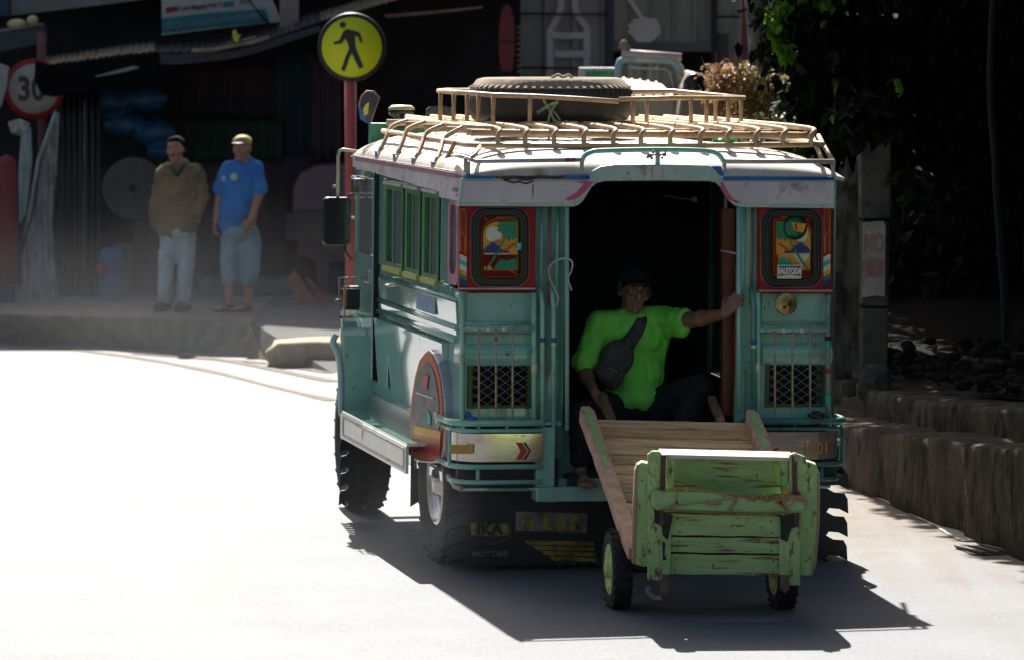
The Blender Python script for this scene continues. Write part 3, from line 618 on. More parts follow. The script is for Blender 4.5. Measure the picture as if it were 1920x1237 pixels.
# front fenders
for s in (-1, 1):
    q = MB(); prof = []
    a, c = s*.93, s*1.12; y0, y1 = 2.36, 3.35
    P_ = [(y0, .62), (y0, 1.03), (y0+.08, 1.08), (y1-.25, 1.08), (y1, .95), (y1+.15, .7), (y1+.15, .55), (y1-.05, .55), (y1-.1, .72), (y1-.3, .86), (y0+.35, .86), (y0+.12, .72), (y0+.10, .62)]
    q.prism([(a, y, z) for y, z in P_], (c-a, 0, 0)); q.v = [V((p.x*(1-.15*max(0, p.y-2.4)), p.y, p.z)) for p in q.v]; ff = q.build('front_fender', teal_side, jeep, bevel=.01)
    q = MB(); q.smooth = True; q.tube(bez([(s*1.15, y0-.02, 1.0), (s*1.165, y0-.02, .96), (s*1.14, y0-.02, .9), (s*1.12, y0, .80), (s*1.115, y0, .56)], 5), [.018]*20+[.014], 8); q.build('fender_edge_roll', M('pale_teal_edge', (.36, .52, .50), .2, coat=1), ff)
    q = MB(); q.bb(s*.93, s*1.10, y0-.01, y0, .56, .99); q.build('fender_back', teal, ff)
# marker lamp on the fender, in a wire guard
q = MB(); c = V((-1.055, 2.42, 1.19)); a0 = Ll(640, 530, -1.1)
q.box(c, (.09, .05, .13)); lp = q.build('side_lamp', black_p, jeep, bevel=.012)
q = MB(); q.box(c+V((-.04, -.03, .0)), (.015, .01, .09)); q.build('lamp_lens', orange_p, lp)
q = MB(); g = c+V((0, -.05, 0))
for dx in (-.075, -.045): q.tube([g+V((dx, 0, -.1)), g+V((dx, 0, .11))], .004, 5)
for dz in (.11, .05): q.tube([g+V((-.075, 0, dz)), g+V((.06, 0, dz))], .004, 5)
q.tube([g+V((-.10, 0, -.01)), g+V((-.06, 0, -.01))], .006, 5); q.build('lamp_guard', M('purple_brown_bar', (.25, .18, .14), .4), lp)
# ---- cab door
dp = [(673, 330), (706, 340), (706, 500), (706, 722), (690, 712), (673, 700), (673, 480)]
def D(x, y, u=-.975): return Ll(x, y, u)
dz0, dz1 = 1.42, 1.87; dv0, dv1 = 2.30, 2.87
q = MB(); q.bb(-.965, -.94, dv0, dv1, .76, 1.42); q.bb(-.965, -.94, dv0, dv0+.06, 1.42, 1.86); q.bb(-.965, -.94, dv1-.05, dv1, 1.42, 1.86); q.bb(-.965, -.94, dv0, dv1, 1.83, 1.87)
dr = q.build('cab_door', teal_side, jeep, bevel=.006)
q = MB(); q.bb(-.955, -.95, dv0+.06, dv1-.05, 1.42, 1.83); q.build('pane', pane_m, dr)
q = MB(); q.bb(-.972, -.965, dv0+.08, dv0+.20, 1.27, 1.34); q.build('handle', chrome, dr, bevel=.003)
q = MB(); q.bb(-.96, -.936, dv0-.015, dv0-.005, .76, 1.87); q.build('door_gap', seal, dr)
q = MB(); q.bb(.94, .965, dv0, dv1, .76, 1.86); q.build('cab_door', teal_side, jeep, bevel=.006)
q = MB(); q.bb(-.93, -.91, 2.06, 2.13, 1.46, 1.72); q.build('orange_curtain_edge', M('orange_cloth', (.5, .13, .02), .7), jeep)
# windscreen
q = MB(); q.bb(-.85, .85, 2.81, 2.82, 1.36, 1.80); q.build('windscreen', pane_m, jeep)
# chrome lamp box and blue clamp by the door top
q = MB(); a = Ll(676, 349, -.98); q.box(a, (.09, .10, .085)); q.build('corner_lamp', M('clear_lamp_chrome', (.55, .5, .45), .15, metal=.8, c2=(.2, .16, .12), ns=30), jeep, bevel=.01)
q = MB(); a = Rr(662, 333, 2.9); c = Rr(697, 340, 2.6); q.tube([a, c], .012); q.build('blue_clamp', blue_p, jeep)
# wing mirror
mv = 3.0; a = Rr(607, 370, mv); c = Rr(658, 461, mv); q = MB()
o = rrect(a.x, c.x, c.z, a.z, .025); q.prism([(x, mv, z) for x, z in o], (0, .045, 0)); mr = q.build('wing_mirror', black_p, jeep, bevel=.008)
q = MB(); q.tube([Rr(x, y, mv+.03) for x, y in ((647, 458), (648, 472), (656, 485), (672, 490), (690, 488))], .008, 6); q.tube([Rr(x, y, mv+.03) for x, y in ((648, 372), (655, 366), (666, 363))], .008, 6); q.build('mirror_arm', black_p, mr)
q = MB(); q.tube([Rr(x, y, mv+.02) for x, y in ((633, 372), (634, 292), (637, 283), (643, 281), (690, 287))], .0095, 7); q.tube([Rr(x, y, mv+.02) for x, y in ((655, 408), (672, 409))], .009, 6); q.tube([Rr(624, 350, mv), Rr(632, 350, mv)], .010, 6); q.build('mirror_bracket', M('pale_tan_bracket', (.55, .50, .38), .45, c2=(.35, .28, .18), ns=15), mr)
# ---- roof edge rails
RZ = -.05
def rl(name, pts, r, mt, par=jeep):
    q = MB(); q.tube(pts, r, 8); return q.build(name, mt, par)
rl('gutter_rail', [Ll(852, 291, -.93), Rr(866, 294, .02), Rr(893, 303, RZ), Rr(1090, 300, RZ)], .0105, rail_w)
rl('gutter_rail', [Rr(1356, 303, RZ), Rr(1564, 303, RZ)], .0115, rail_w)
for px, y0, y1 in ((873, 296, 325), (878, 303, 330), (1091, 300, 333), (1358, 303, 330), (1562, 303, 334)): rl('gutter_post', [Rr(px, y0, RZ+.005), Rr(px, y1, RZ+.005)], .0105, rail_w)
rl('arch_rail', bez([Rr(x, y, RZ) for x, y in ((1090, 305), (1096, 293), (1108, 286), (1130, 283), (1240, 281), (1320, 283), (1345, 289), (1357, 303))], 5), .0125, teal_t)
rl('arch_post', [Rr(1233, 282, RZ), Rr(1233, 310, RZ)], .012, teal_t)
q = MB(); random.seed(3)
for k in range(14): c = Rr(1233+random.uniform(-20, 20), 291+random.uniform(-6, 6), RZ-.02); q.ball(c, random.uniform(.005, .01), 6, 4)
q.tube([Rr(1215, 291, RZ-.02), Rr(1250, 290, RZ-.02)], .004); q.build('wire_knot', M('white_wire_knot', (.5, .5, .45), .6, c2=(.05, .05, .05), ns=60), jeep)
rl('tape_band', [Rr(1060, 300, RZ), Rr(1066, 300, RZ)], .012, blue_p); rl('tape_band', [Rr(1067, 300, RZ), Rr(1078, 300, RZ)], .0115, MATS['red_tape'])
# ---- roof rack: platform of lengthwise tubes bent down at the tail
zt = 2.175
rungs = [930, 981, 1035, 1091, 1146, 1198, 1253, 1309, 1360, 1413, 1464, 1517]
rk = MB(); rear_v = .20; tv = .33
LR = [Rr(718, 246, 2.6), Rr(800, 259, 1.4), Rr(862, 269, .5), Rr(876, 272, .32), Rr(892, 273, rear_v), Rr(1240, 274, rear_v), Rr(1543, 271, rear_v)]
rk.tube(LR+[Rr(1546, 270, rear_v)+V((0, 1.0, .01)), Rr(1546, 270, rear_v)+V((0, 2.6, .01))], .0135, 8)
rack = rk.build('roof_rack', rack_p, jeep)
us_ = []
for px in rungs:
    p_lo = Rr(px+4, 273, rear_v); p_hi = Rr(px, 241, tv); us_.append(p_hi.x)
    pts_ = [p_lo, V((p_lo.x, rear_v+.005, p_hi.z-.035)), V((p_hi.x, rear_v+.03, p_hi.z-.008)), p_hi, V((p_hi.x, tv+.3, p_hi.z+.005)), V((p_hi.x, 2.7, p_hi.z+.01))]
    q = MB(); q.tube(bez(pts_[:4], 4)+pts_[4:], .0125, 8); q.build('rung', rack_p, rack)
zh = Rr(1240, 241, tv).z
for v_ in (tv+.02, tv+.13, tv+.62, 1.55, 2.1, 2.65):
    q = MB(); q.tube([(us_[0]-.12, v_, zh-.03), (us_[-1]+.03, v_, zh-.03)], .017, 8); q.build('cross_tube', rack_p, rack)
# left slanting rail and its bent ribs
UL1 = [Rr(763, 224, 2.5), Rr(850, 235, 1.2), Rr(927, 243, tv)]
q = MB(); q.tube(UL1, .0145, 8); q.build('side_rail', rack_p, rack)
for (tx, ty, mx_, my, bx, by, v_) in ((766, 226, 735, 238, 712, 283, 2.42), (798, 229, 765, 243, 746, 288, 1.9), (833, 234, 800, 250, 781, 296, 1.4), (868, 239, 835, 258, 818, 303, .9)):
    t_ = Rr(tx, ty, v_); b_ = Ll(bx, by, -.93); mm_ = Rr(mx_, my, v_)
    q = MB(); q.tube(bez([t_, mm_, (b_+mm_)/2, b_], 4), .0125, 8); q.build('rib', rack_p, rack)
    q = MB(); w0 = b_; q.box(w0+V((0, 0, -.005)), (.05, .05, .008)); q.box(w0+V((-.015, .025, -.04)), (.012, .012, .07)); q.box(w0+V((.0, -.03, -.045)), (.006, .006, .08), Matrix.Rotation(R(28), 3, 'X')); q.build('rack_foot', M('pale_blue_foot', (.25, .42, .5), .5, c2=(.4, .42, .4), ns=10), rack)
for (ax, ay, bx, by) in ((853, 268, 836, 300), (901, 274, 884, 300)):
    q = MB(); q.tube([Ll(bx, by, -.9) if ax < 860 else Rr(bx, by, RZ+.01), Rr(ax, ay, .55) if ax < 860 else Rr(ax, ay, rear_v)], .011, 8); q.build('stay', rack_p, rack)
for k, px in enumerate((1543, 1530)):
    q = MB(); q.tube([Rr(px-8, 255, rear_v+.3+k*.4), Rr(px, 271, rear_v+.1), Rr(1562-k*20, 302, RZ+.02)], .012, 8); q.build('stay', rack_p, rack)
q = MB(); q.tube([Rr(1517, 241, tv), Rr(1517, 241, tv)+V((.01, .6, 0)), Rr(1517, 241, tv)+V((.01, 2.2, 0))], .013, 8); q.build('side_rail', rack_p, rack)
# upper cage round the spare tyre
q = MB(); q.tube([Rr(822, 171, 1.7), Rr(880, 175, 1.2), Rr(925, 179, .92), Rr(1000, 181, .84), Rr(1090, 186, .80), Rr(1160, 191, .78)], .0125, 8); q.build('cage_rail', rack_p, rack)
q = MB(); q.tube([Rr(822, 170, 1.7), Rr(885, 169, 2.1)], .011, 8); q.build('cage_rail', rack_p, rack); q = MB(); q.tube([Rr(1160, 187, .80), Rr(1260, 184, .9), Rr(1396, 184, 1.3)], .012, 8); q.build('cage_rail', rack_p, rack)
q = MB(); q.tube([Rr(1183, 173, 1.9), Rr(1260, 171, 2.0), Rr(1330, 178, 1.7), Rr(1396, 184, 1.3)], .012, 8); q.build('cage_rail', rack_p, rack)
for px, y0, v_ in ((826, 172, 1.66), (851, 173, 1.45), (876, 176, 1.22), (897, 177, 1.08), (925, 179, .92), (994, 182, .84), (1187, 187, .83), (1213, 186, .86), (1296, 186, 1.0), (1325, 185, 1.1), (1342, 184, 1.4), (1366, 184, 1.2), (1390, 185, 1.28)):
    a = Rr(px, y0, v_); q = MB(); q.tube([a, V((a.x, a.y, zh))], .011, 8); q.build('cage_post', rack_p, rack)
# ---- things on the cab roof
q = MB(); P_ = [Rr(x, y, 3.0) for x, y in ((690, 232), (675, 222), (672, 200), (678, 180), (688, 171), (700, 172), (712, 183), (704, 205), (694, 233))]; q.prism(P_, (0, .006, 0)); df = q.build('wind_deflector', clear_m, jeep)
q = MB(); q.prism([Rr(x, y, 2.995) for x, y in ((690, 233), (676, 224), (672, 203), (673, 195), (681, 210), (687, 226))], (0, .003, 0)); q.build('painted_flame', blue_p, df)
q = MB(); q.prism([Rr(x, y, 2.992) for x, y in ((683, 218), (681, 205), (686, 196), (692, 192), (690, 214))], (0, .003, 0)); q.build('painted_flame', M('yellow_film', (.6, .55, .08), .5), df)
q = MB(); q.tube([Rr(x, y, 2.998) for x, y in ((672, 200), (678, 180), (688, 171), (700, 172), (712, 183), (704, 205), (694, 233))], .004, 5); q.build('deflector_rim', plum, df)
q = MB(); a = Rr(695, 231, 3.05); c = Rr(850, 258, 3.05); q.bb(a.x, c.x, 3.05, 3.12, 1.99, a.z); q.build('roof_front_beam', M('dark_green_beam', (.04, .22, .11), .4), jeep, bevel=.005)
q = MB(); c = Rr(753, 205, 3.0); q.lathe([(.001, .018), (.06, .014), (.072, .0), (.075, -.012), (.07, -.03), (.035, -.05), (.03, -.10), (.001, -.10)], c, (0, 0, 1), 20); hp = q.build('air_horn', black_p, jeep)
q = MB(); q.lathe([(.001, .02), (.055, .018), (.072, .003), (.074, -.006), (.06, -.008)], c+V((0, 0, .003)), (0, 0, 1), 20); q.build('horn_cap', M('cream_yellow_cap', (.55, .52, .22), .5), hp)
q = MB(); a = Rr(799, 200, 2.9); c = Rr(850, 225, 2.9); q.prism([(x, 2.9, z) for x, z in rrect(a.x, c.x, c.z, a.z, .03)], (0, .01, 0)); q.build('small_deflector', clear_m, jeep)
# ---- wheels and flaps
def wheel(name, c, rad, wd, lugs=26, hub=chrome):
    t = thing(name, None, None); t.parent = jeep; c = V(c); t.location = c
    q = MB(); h = wd/2; q.lathe([(rad*.55, -h*.8), (rad*.75, -h), (rad*.93, -h*.96), (rad*.985, -h*.75), (rad*.985, h*.75), (rad*.93, h*.96), (rad*.75, h), (rad*.55, h*.8)], (0, 0, 0), (1, 0, 0), 40)
    for k in range(lugs):
        an = 2*math.pi*k/lugs
        for s in (-1, 1):
            a2 = an+(math.pi/lugs if s > 0 else 0); rot = Matrix.Rotation(a2, 3, 'X')
            q.box(rot@V((s*h*.55, 0, rad*.985)), (h*.75, rad*.11, rad*.035), rot@Matrix.Rotation(s*R(20), 3, 'Z'))
    q.build('tyre', tyre_dusty, t)
    q = MB(); q.lathe([(rad*.56, -h*.7), (rad*.5, -h*.85), (rad*.45, -h*.4), (rad*.2, -h*.3), (rad*.16, -h*.9), (.001, -h*.95)], (0, 0, 0), (1, 0, 0), 30); q.lathe([(rad*.56, h*.7), (rad*.5, h*.85), (rad*.45, h*.4), (rad*.2, h*.3), (rad*.16, h*.9), (.001, h*.95)], (0, 0, 0), (1, 0, 0), 30); q.build('rim', hub, t)
    return t
WRad = .40
for s in (-1, 1):
    wheel('wheel', (s*.865, .62, WRad+(-.012 if s < 0 else .012)), WRad, .18); wheel('wheel', (s*.64, .62, WRad), WRad, .18)
    wheel('wheel', (s*.89, 2.95, WRad), WRad, .20, hub=black_r)
q = MB(); q.tube([(-.9, .62, .4), (.9, .62, .4)], .05, 10); q.ball((0, .62, .4), .15); q.tube([(-.9, 2.95, .4), (.9, 2.95, .4)], .04, 10); q.bb(-.4, -.32, 0, 3.7, .38, .48); q.bb(.32, .4, 0, 3.7, .38, .48); q.build('axles_and_chassis', black_r, jeep)
# rear mud flaps with shark-tooth edges
def teeth(side, xo, ztop, zbot, n, dep):
    """outline down one edge; xo outer x, teeth hook outwards"""
    out = []; h = (ztop-zbot)/n
    for k in range(n):
        z = ztop-k*h
        out += [(xo-side*dep*.15, z), (xo-side*dep*.02, z-h*.25), (xo, z-h*.55), (xo+side*dep*.02, z-h*.86), (xo-side*dep*.35, z-h*.66), (xo-side*dep*.75, z-h*.62), (xo-side*dep*.85, z-h*.78), (xo-side*dep*.55, z-h*.96)]
    return out
q = MB(); L_ = teeth(-1, -.955, .34, .02, 4, .11); zb = -.0
bot = []; 
for k in range(22): x = -.86+k*.062; bot += [(x, .018), (x+.031, -.0+.002)]
P_ = [(-.90, .44), (-.90, .36)]+L_+[(-.88, .02)]+bot+[(.45, .02), (.45, .44)]
q.prism([(x, .17, z+.012) for x, z in P_], (0, .012, 0)); mf = q.build('mud_flap', flap_m, jeep)
q = MB(); Rt = teeth(1, 1.075, .46, -.01, 4, .13); P_ = [(.86, .60), (.98, .54)]+Rt+[(.95, .0), (.93, .02), (.90, 0), (.87, .02), (.84, 0), (.80, .02), (.76, 0), (.76, .60)]
q.prism([(x, .20, z+.015) for x, z in P_], (0, .012, 0)); q.build('mud_flap', black_r, jeep)
q = MB(); q.tube([(1.0, .2, .60), (1.0, .2, .46)], .022); q.tube([(.95, .17, .47), (1.03, .17, .47)], .03); q.build('flap_bracket', black_p, jeep)
def mfp(x, y, v=.165): return Rr(x, y, v)
def mflat(name, pts, mt, v=.166, th=.003):
    q = MB(); q.prism([Rr(x, y, v) for x, y in pts], (0, th, 0)); return q.build(name, mt, mf)
mflat('printed_badge', [(882, 979), (952, 981), (955, 1002), (930, 1006), (884, 1002)], flap_y)
text('lettering', 'IKA', .075, MATS['black_rubber'], mf, Rr(918, 992, .160), (1, 0, 0), (0, 0, 1), .001, wide=1.1, bold=.003)
text('lettering', 'MOTORS', .04, flap_g, mf, Rr(918, 1038, .163), (1, 0, 0), (0, 0, 1), .001, wide=1.1, bold=.001)
mflat('printed_picture', [(967, 958), (1102, 962), (1100, 998), (967, 994)], flap_g)
text('lettering', 'SUZUKI', .085, flap_y, mf, Rr(1040, 980, .160), (1, 0, 0), (0, 0, 1), .001, wide=.75, bold=.004) if False else None
for x0 in (985, 1020, 1045, 1072): mflat('printed_figure', [(x0, 965), (x0+12, 963), (x0+17, 992), (x0-3, 992)], flap_y, .162)
for k in range(4): mflat('printed_stripe', [(982+k*16, 1012+k*10), (1112+k*2, 1015+k*10), (1113+k*2, 1022+k*10), (990+k*16, 1020+k*10)], flap_y)
q = MB(); q.tube([Rr(x, y, .163) for x, y in ((905, 1012), (920, 1020), (940, 1014), (957, 1006), (957, 980))], .002, 4); q.build('printed_outline', flap_g, mf)
mflat('white_slot_marker', [(1014, 937), (1040, 939), (1040, 941), (1014, 940)], M('white_reflector', (.8, .78, .7), .4), .1)
# front flap with saw-tooth rubber edge seen at the left
q = MB(); Lt = [(x, z) for x, z in teeth(-1, -1.11, .90, .06, 9, .06)]; q.prism([(x, 2.42, z) for x, z in [(-.98, .92)]+Lt+[(-1.0, .06)]], (0, .012, 0)); q.build('fender_rubber_edge', black_r, jeep)
q = MB(); q.prism([(x, 1.2, z) for x, z in [(-.95, .50), (-.95, .22)]+[(-.95+k*.05, .20+(.03 if k % 2 else 0)) for k in range(39)]+[(.95, .5)]], (0, .01, 0)); q.build('front_mud_flap', black_r, jeep)
# exhaust
q = MB(); q.tube([(-.97, .12, .47), (-.955, .02, .43), (-.93, -.02, .42)], .014, 8); q.build('tail_pipe', M('dusty_pipe', (.5, .42, .32), .5), jeep)
# ================================================================ GROUND AND ROAD
def sst(t): t = min(1, max(0, t)); return t*t*(3-2*t)
def zr(x, y): return -.18*sst((y-23)/13)*sst((1.6-x)/2.5)
def rmat():
    m = bpy.data.materials.new('worn_concrete_road'); m.use_nodes = True; nt = m.node_tree; N = nt.nodes; L = nt.links; b = N['Principled BSDF']
    tc = N.new('ShaderNodeTexCoord')
    def nz(st, s, det=8, ro=.65):
        mp = N.new('ShaderNodeMapping'); mp.inputs['Scale'].default_value = st; mp.inputs['Rotation'].default_value = (0, 0, R(-12)); L.new(tc.outputs['Object'], mp.inputs[0])
        n = N.new('ShaderNodeTexNoise'); n.inputs['Scale'].default_value = s; n.inputs['Detail'].default_value = det; n.inputs['Roughness'].default_value = ro; L.new(mp.outputs[0], n.inputs[0]); return n.outputs['Fac']
    def ramp(f, a, c, p0, p1):
        r = N.new('ShaderNodeValToRGB'); r.color_ramp.elements[0].position = p0; r.color_ramp.elements[1].position = p1
        r.color_ramp.elements[0].color = (*a, 1); r.color_ramp.elements[1].color = (*c, 1); L.new(f, r.inputs[0]); return r.outputs[0]
    def mix(f, a, c, mode='MIX'):
        x = N.new('ShaderNodeMix'); x.data_type = 'RGBA'; x.blend_type = mode; L.new(f, x.inputs[0]); L.new(a, x.inputs[6]); L.new(c, x.inputs[7]); return x.outputs[2]
    base = ramp(nz((1, 1, 1), .9), (.055, .060, .066), (.145, .152, .16), .35, .65)
    fine = ramp(nz((1, 1, 1), 38, 6, .8), (.05, .051, .053), (.18, .183, .187), .3, .7)
    f = N.new('ShaderNodeValue'); f.outputs[0].default_value = .6
    c = mix(f.outputs[0], base, fine)
    # dust washed along the right edge of the road
    sep = N.new('ShaderNodeSeparateXYZ'); L.new(tc.outputs['Object'], sep.inputs[0])
    mu = N.new('ShaderNodeMath'); mu.operation = 'MULTIPLY_ADD'; L.new(sep.outputs[1], mu.inputs[0]); mu.inputs[1].default_value = .2; L.new(sep.outputs[0], mu.inputs[2])
    mr = N.new('ShaderNodeMapRange'); mr.inputs['From Min'].default_value = 5.7; mr.inputs['From Max'].default_value = 6.6; L.new(mu.outputs[0], mr.inputs[0])
    st = ramp(nz((2.2, .12, 1), 1.3), (0, 0, 0), (1, 1, 1), .40, .62)
    m1 = N.new('ShaderNodeMath'); m1.operation = 'MULTIPLY_ADD'; L.new(st, m1.inputs[0]); m1.inputs[1].default_value = .75; m1.inputs[2].default_value = .15
    m2 = N.new('ShaderNodeMath'); m2.operation = 'MULTIPLY'; L.new(mr.outputs[0], m2.inputs[0]); L.new(m1.outputs[0], m2.inputs[1])
    dust = ramp(nz((1, 1, 1), 5), (.16, .115, .075), (.28, .215, .15), .3, .7)
    c = mix(m2.outputs[0], c, dust)
    # dark oily tracks running with the traffic
    tr = ramp(nz((1.6, .05, 1), 1.1, 4), (0, 0, 0), (.35, .35, .35), .55, .75); ol = N.new('ShaderNodeRGB'); ol.outputs[0].default_value = (.12, .09, .065, 1)
    c = mix(tr, c, ol.outputs[0])
    L.new(c, b.inputs['Base Color'])
    ro = N.new('ShaderNodeMapRange'); L.new(m2.outputs[0], ro.inputs[0]); ro.inputs['From Max'].default_value = .6; ro.inputs['To Min'].default_value = .765; ro.inputs['To Max'].default_value = .9; b.inputs['Specular IOR Level'].default_value = .50; L.new(ro.outputs[0], b.inputs['Roughness'])
    bn = N.new('ShaderNodeBump'); bn.inputs['Strength'].default_value = .35; bn.inputs['Distance'].default_value = .006; L.new(nz((1, 1, 1), 45, 6), bn.inputs['Height']); L.new(bn.outputs[0], b.inputs['Normal'])
    return m
ROAD = rmat()
soil = M('dark_soil', (.014, .011, .008), 1, spec=.05, c2=(.014, .011, .008), ns=3, bump=.8, bs=6)
conc = M('grey_pavement_concrete', (.15, .145, .13), .95, spec=.15, c2=(.11, .105, .095), ns=2, dirt=(.07, .06, .045), damt=.4, ds=3, bump=.5, bs=14)
kerbm = M('stained_kerb_concrete', (.27, .235, .175), .95, spec=.15, c2=(.17, .145, .11), ns=3, stretch=(3, 3, .8), dirt=(.08, .07, .05), damt=.4, ds=4, dstretch=(3, 3, .6), bump=.6, bs=10)
wallm = M('rain_streaked_wall_concrete', (.115, .095, .07), 1, spec=.08, c2=(.05, .042, .032), ns=4, stretch=(1.6, 1.6, 1), dirt=(.014, .012, .010), damt=.6, ds=4, dstretch=(2, 2, .8), bump=1.0, bs=11, dw=.18)
# one sheet to the horizon
m = MB(); xs = [-400, -120, -40]+[-16+i*.8 for i in range(31)]+[12, 40, 120, 400]; ys = [-60, 0, 10]+[14+i*.8 for i in range(46)]+[60, 90, 200, 900]
vs = [(x, y, zr(x, y)-.03) for y in ys for x in xs]; n = len(xs)
m.add(vs, [(j*n+i, j*n+i+1, (j+1)*n+i+1, (j+1)*n+i) for j in range(len(ys)-1) for i in range(n-1)], True)
tag(m.build('ground', soil), 'dark bare soil beyond the road edges', kind='structure')
# road: follows the jeepney, swings off to the left in front of the shops
def wallx(y): return 2.54-(y-21.1)*.176
rows = []
for i in range(60):
    y = 6+i*.56; xr = wallx(y)+.12
    rows.append((y, -14-0*y, xr))
m = MB(); vs = []; K = 26
for (y, xl, xr) in rows:
    for k in range(K+1): x = xl+(xr-xl)*k/K; vs.append((x, y, zr(x, y)+.004))
m.add(vs, [(j*(K+1)+i, j*(K+1)+i+1, (j+1)*(K+1)+i+1, (j+1)*(K+1)+i) for j in range(len(rows)-1) for i in range(K)], True)
tag(m.build('road', ROAD), 'pale sun bleached concrete road with dusty tan edge', kind='structure')
# seams crossing the far left of the road
seam = M('brown_road_seam', (.08, .05, .028), .9, c2=(.15, .11, .07), ns=12)
def groundpx(x, y):
    z = 0
    for _ in range(8): p = WZ(x, y, z); z = zr(p.x, p.y)
    return p
def decal(name, pts, wd, mt, dz=.008, label=None):
    P_ = [groundpx(x, y) for x, y in pts]; P_ = bez(P_, 5); m = MB(); vs = []
    for i, p in enumerate(P_):
        t = (P_[min(i+1, len(P_)-1)]-P_[max(i-1, 0)]); t.z = 0; t.normalize(); nn = V((-t.y, t.x, 0)); w_ = wd*(.7+.5*noise.noise(p*1.3))
        for s in (-1, 1): q = p+nn*w_*s*.5; vs.append((q.x, q.y, zr(q.x, q.y)+dz))
    m.add(vs, [(2*i, 2*i+1, 2*i+3, 2*i+2) for i in range(len(P_)-1)], False)
    return tag(m.build(name, mt), label, kind='structure')
decal('road_seam', [(-20, 641), (120, 655), (260, 672), (400, 698), (520, 728), (625, 752)], .13, seam, .008, 'brown seam curving across the road')
decal('road_seam', [(-20, 636), (180, 646), (330, 664), (460, 683), (625, 716)], .14, seam, .009)
decal('road_seam', [(250, 664), (380, 673), (500, 682), (620, 700)], .12, seam, .010)
decal('road_marking', [(1600, 908), (1680, 942), (1740, 972), (1780, 994), (1826, 1016)], .17, M('worn_white_line_paint', (.62, .60, .56), .6, c2=(.42, .38, .32), ns=5, dirt=(.33, .26, .18), damt=.45, ds=5), .009, 'worn white edge line beside the retaining wall')
# ---- left pavement
def P3(x, y, z): return WZ(x, y, z)
top = .10
edge = [(-260, 585), (-60, 588), (60, 591), (200, 594), (330, 597), (430, 600), (470, 604)]
E = [WZ(x, y, top) for x, y in edge]
m = MB(); base = [groundpx(x, y) for x, y in ((-260, 632), (-60, 636), (60, 640), (200, 647), (330, 657), (430, 666), (500, 676))]
N_ = len(E); bk = [V((p.x, 48, top)) for p in E]; rnd = [p+(b_-p)*.06+V((0, 0, -.02)) for p, b_ in zip(E, base)]
m.smooth = True
m.add(E+bk, [(i, i+1, N_+i+1, N_+i) for i in range(N_-1)], False)
m.add(E+rnd+base, [(i, i+1, N_+i+1, N_+i) for i in range(N_-1)]+[(N_+i, N_+i+1, 2*N_+i+1, 2*N_+i) for i in range(N_-1)], True)
tag(m.build('pavement', kerbm), 'raised concrete pavement with a stained kerb', kind='structure')
m = MB(); dp_ = [E[-1]+V((0, 0, .005)), base[-1]+V((0, 0, .012)), groundpx(625, 700), groundpx(760, 730), V((1.2, 37, -.05)), V((1.2, 48, .04)), V((E[-1].x, 48, .105))]
m.prism(dp_, (0, 0, -.3)); tag(m.build('driveway', conc), 'sloping grey driveway between the pavement and the road', kind='structure')
# sunlit kerbstone
def rock(name, c, d, mt, rz=0, seed=0, flat_=.12, sub=3, par=None, amp=.12):
    bm = bmesh.new(); bmesh.ops.create_cube(bm, size=1); bmesh.ops.subdivide_edges(bm, edges=bm.edges, cuts=sub+2, use_grid_fill=True)
    for v in bm.verts:
        p = v.co.copy(); q = p.normalized()*.62; v.co = p*.5+q*.5
        v.co += noise.noise_vector(p*2.3+V((seed, 0, 0)))*amp
        v.co = V((v.co.x*d[0], v.co.y*d[1], v.co.z*d[2]))
    me = bpy.data.meshes.new(name); bm.to_mesh(me); bm.free(); me.materials.append(mt)
    for p in me.polygons: p.use_smooth = True
    o = bpy.data.objects.new(name, me); COL.objects.link(o); o.location = c; o.rotation_euler = (0, 0, rz)
    if par: o.parent = par
    return o
g_ = groundpx(572, 688); tag(rock('kerb_stone', (g_.x+.12, g_.y+.2, g_.z+.09), (.82, .5, .26), M('sunlit_tan_stone', (.46, .36, .24), .9, c2=(.33, .25, .15), ns=6, bump=.5), .1, 4, amp=.06), 'rounded tan kerbstone lying in the sun behind the front wheel', 'kerbstone')
g_ = groundpx(425, 661); tag(rock('plastic_scrap', (g_.x, g_.y, g_.z+.03), (.05, .05, .05), M('orange_scrap', (.7, .08, .02), .5)), 'tiny orange scrap at the foot of the left kerb', 'litter')
# ---- right retaining wall, two tiers
def wallpt(y): return wallx(y)
rw = thing('retaining_wall', 'weathered two tier concrete retaining wall along the right edge of the road', 'wall', (2.54, 21.1, 0))
def tier(name, off, zlo, zhi_fn, depth, y0, y1, seed, gaps=()):
    m = MB(); n = 150; vs = []; sec = 17
    for i in range(n+1):
        y = y0+(y1-y0)*i/n; x = wallx(y)+off; zt_ = zhi_fn(y)
        pr = [(0, zlo+(zt_-zlo-.04)*a_/12) for a_ in range(12)]+[(.0, zt_-.03), (.006, zt_-.006), (.03, zt_), (depth*.5, zt_+.005), (depth, zt_)]
        for k, (dx, z) in enumerate(pr):
            p = V((x+dx, y, z)); nv_ = noise.noise_vector(p*3+V((seed, 0, 0)))*.014+noise.noise_vector(p*17)*.007
            for gy in gaps:
                if abs(y-gy) < .13 and k < 16: p.x += .035; p.z -= .02
            vs.append(p+nv_-V((2.54, 21.1, 0)))
    m.add(vs, [(i*sec+k, (i+1)*sec+k, (i+1)*sec+k+1, i*sec+k+1) for i in range(n) for k in range(sec-1)], True)
    return m.build(name, wallm, rw)
def zlow(y): return .555-(y-21.1)/3.75*.215 if y < 24.9 else .337
tier('lower_tier', 0, -.1, zlow, .9, 12, 34, 1, (20.3, 22.35, 23.85, 25.5))
def zup(y): # upper tier top
    return zlow(y)+.16+.02*noise.noise(V((y, 3, 0)))
tier('upper_tier', .36, 0, zup, 2.6, 12, 34, 9, (23.3, 21.35, 24.6))
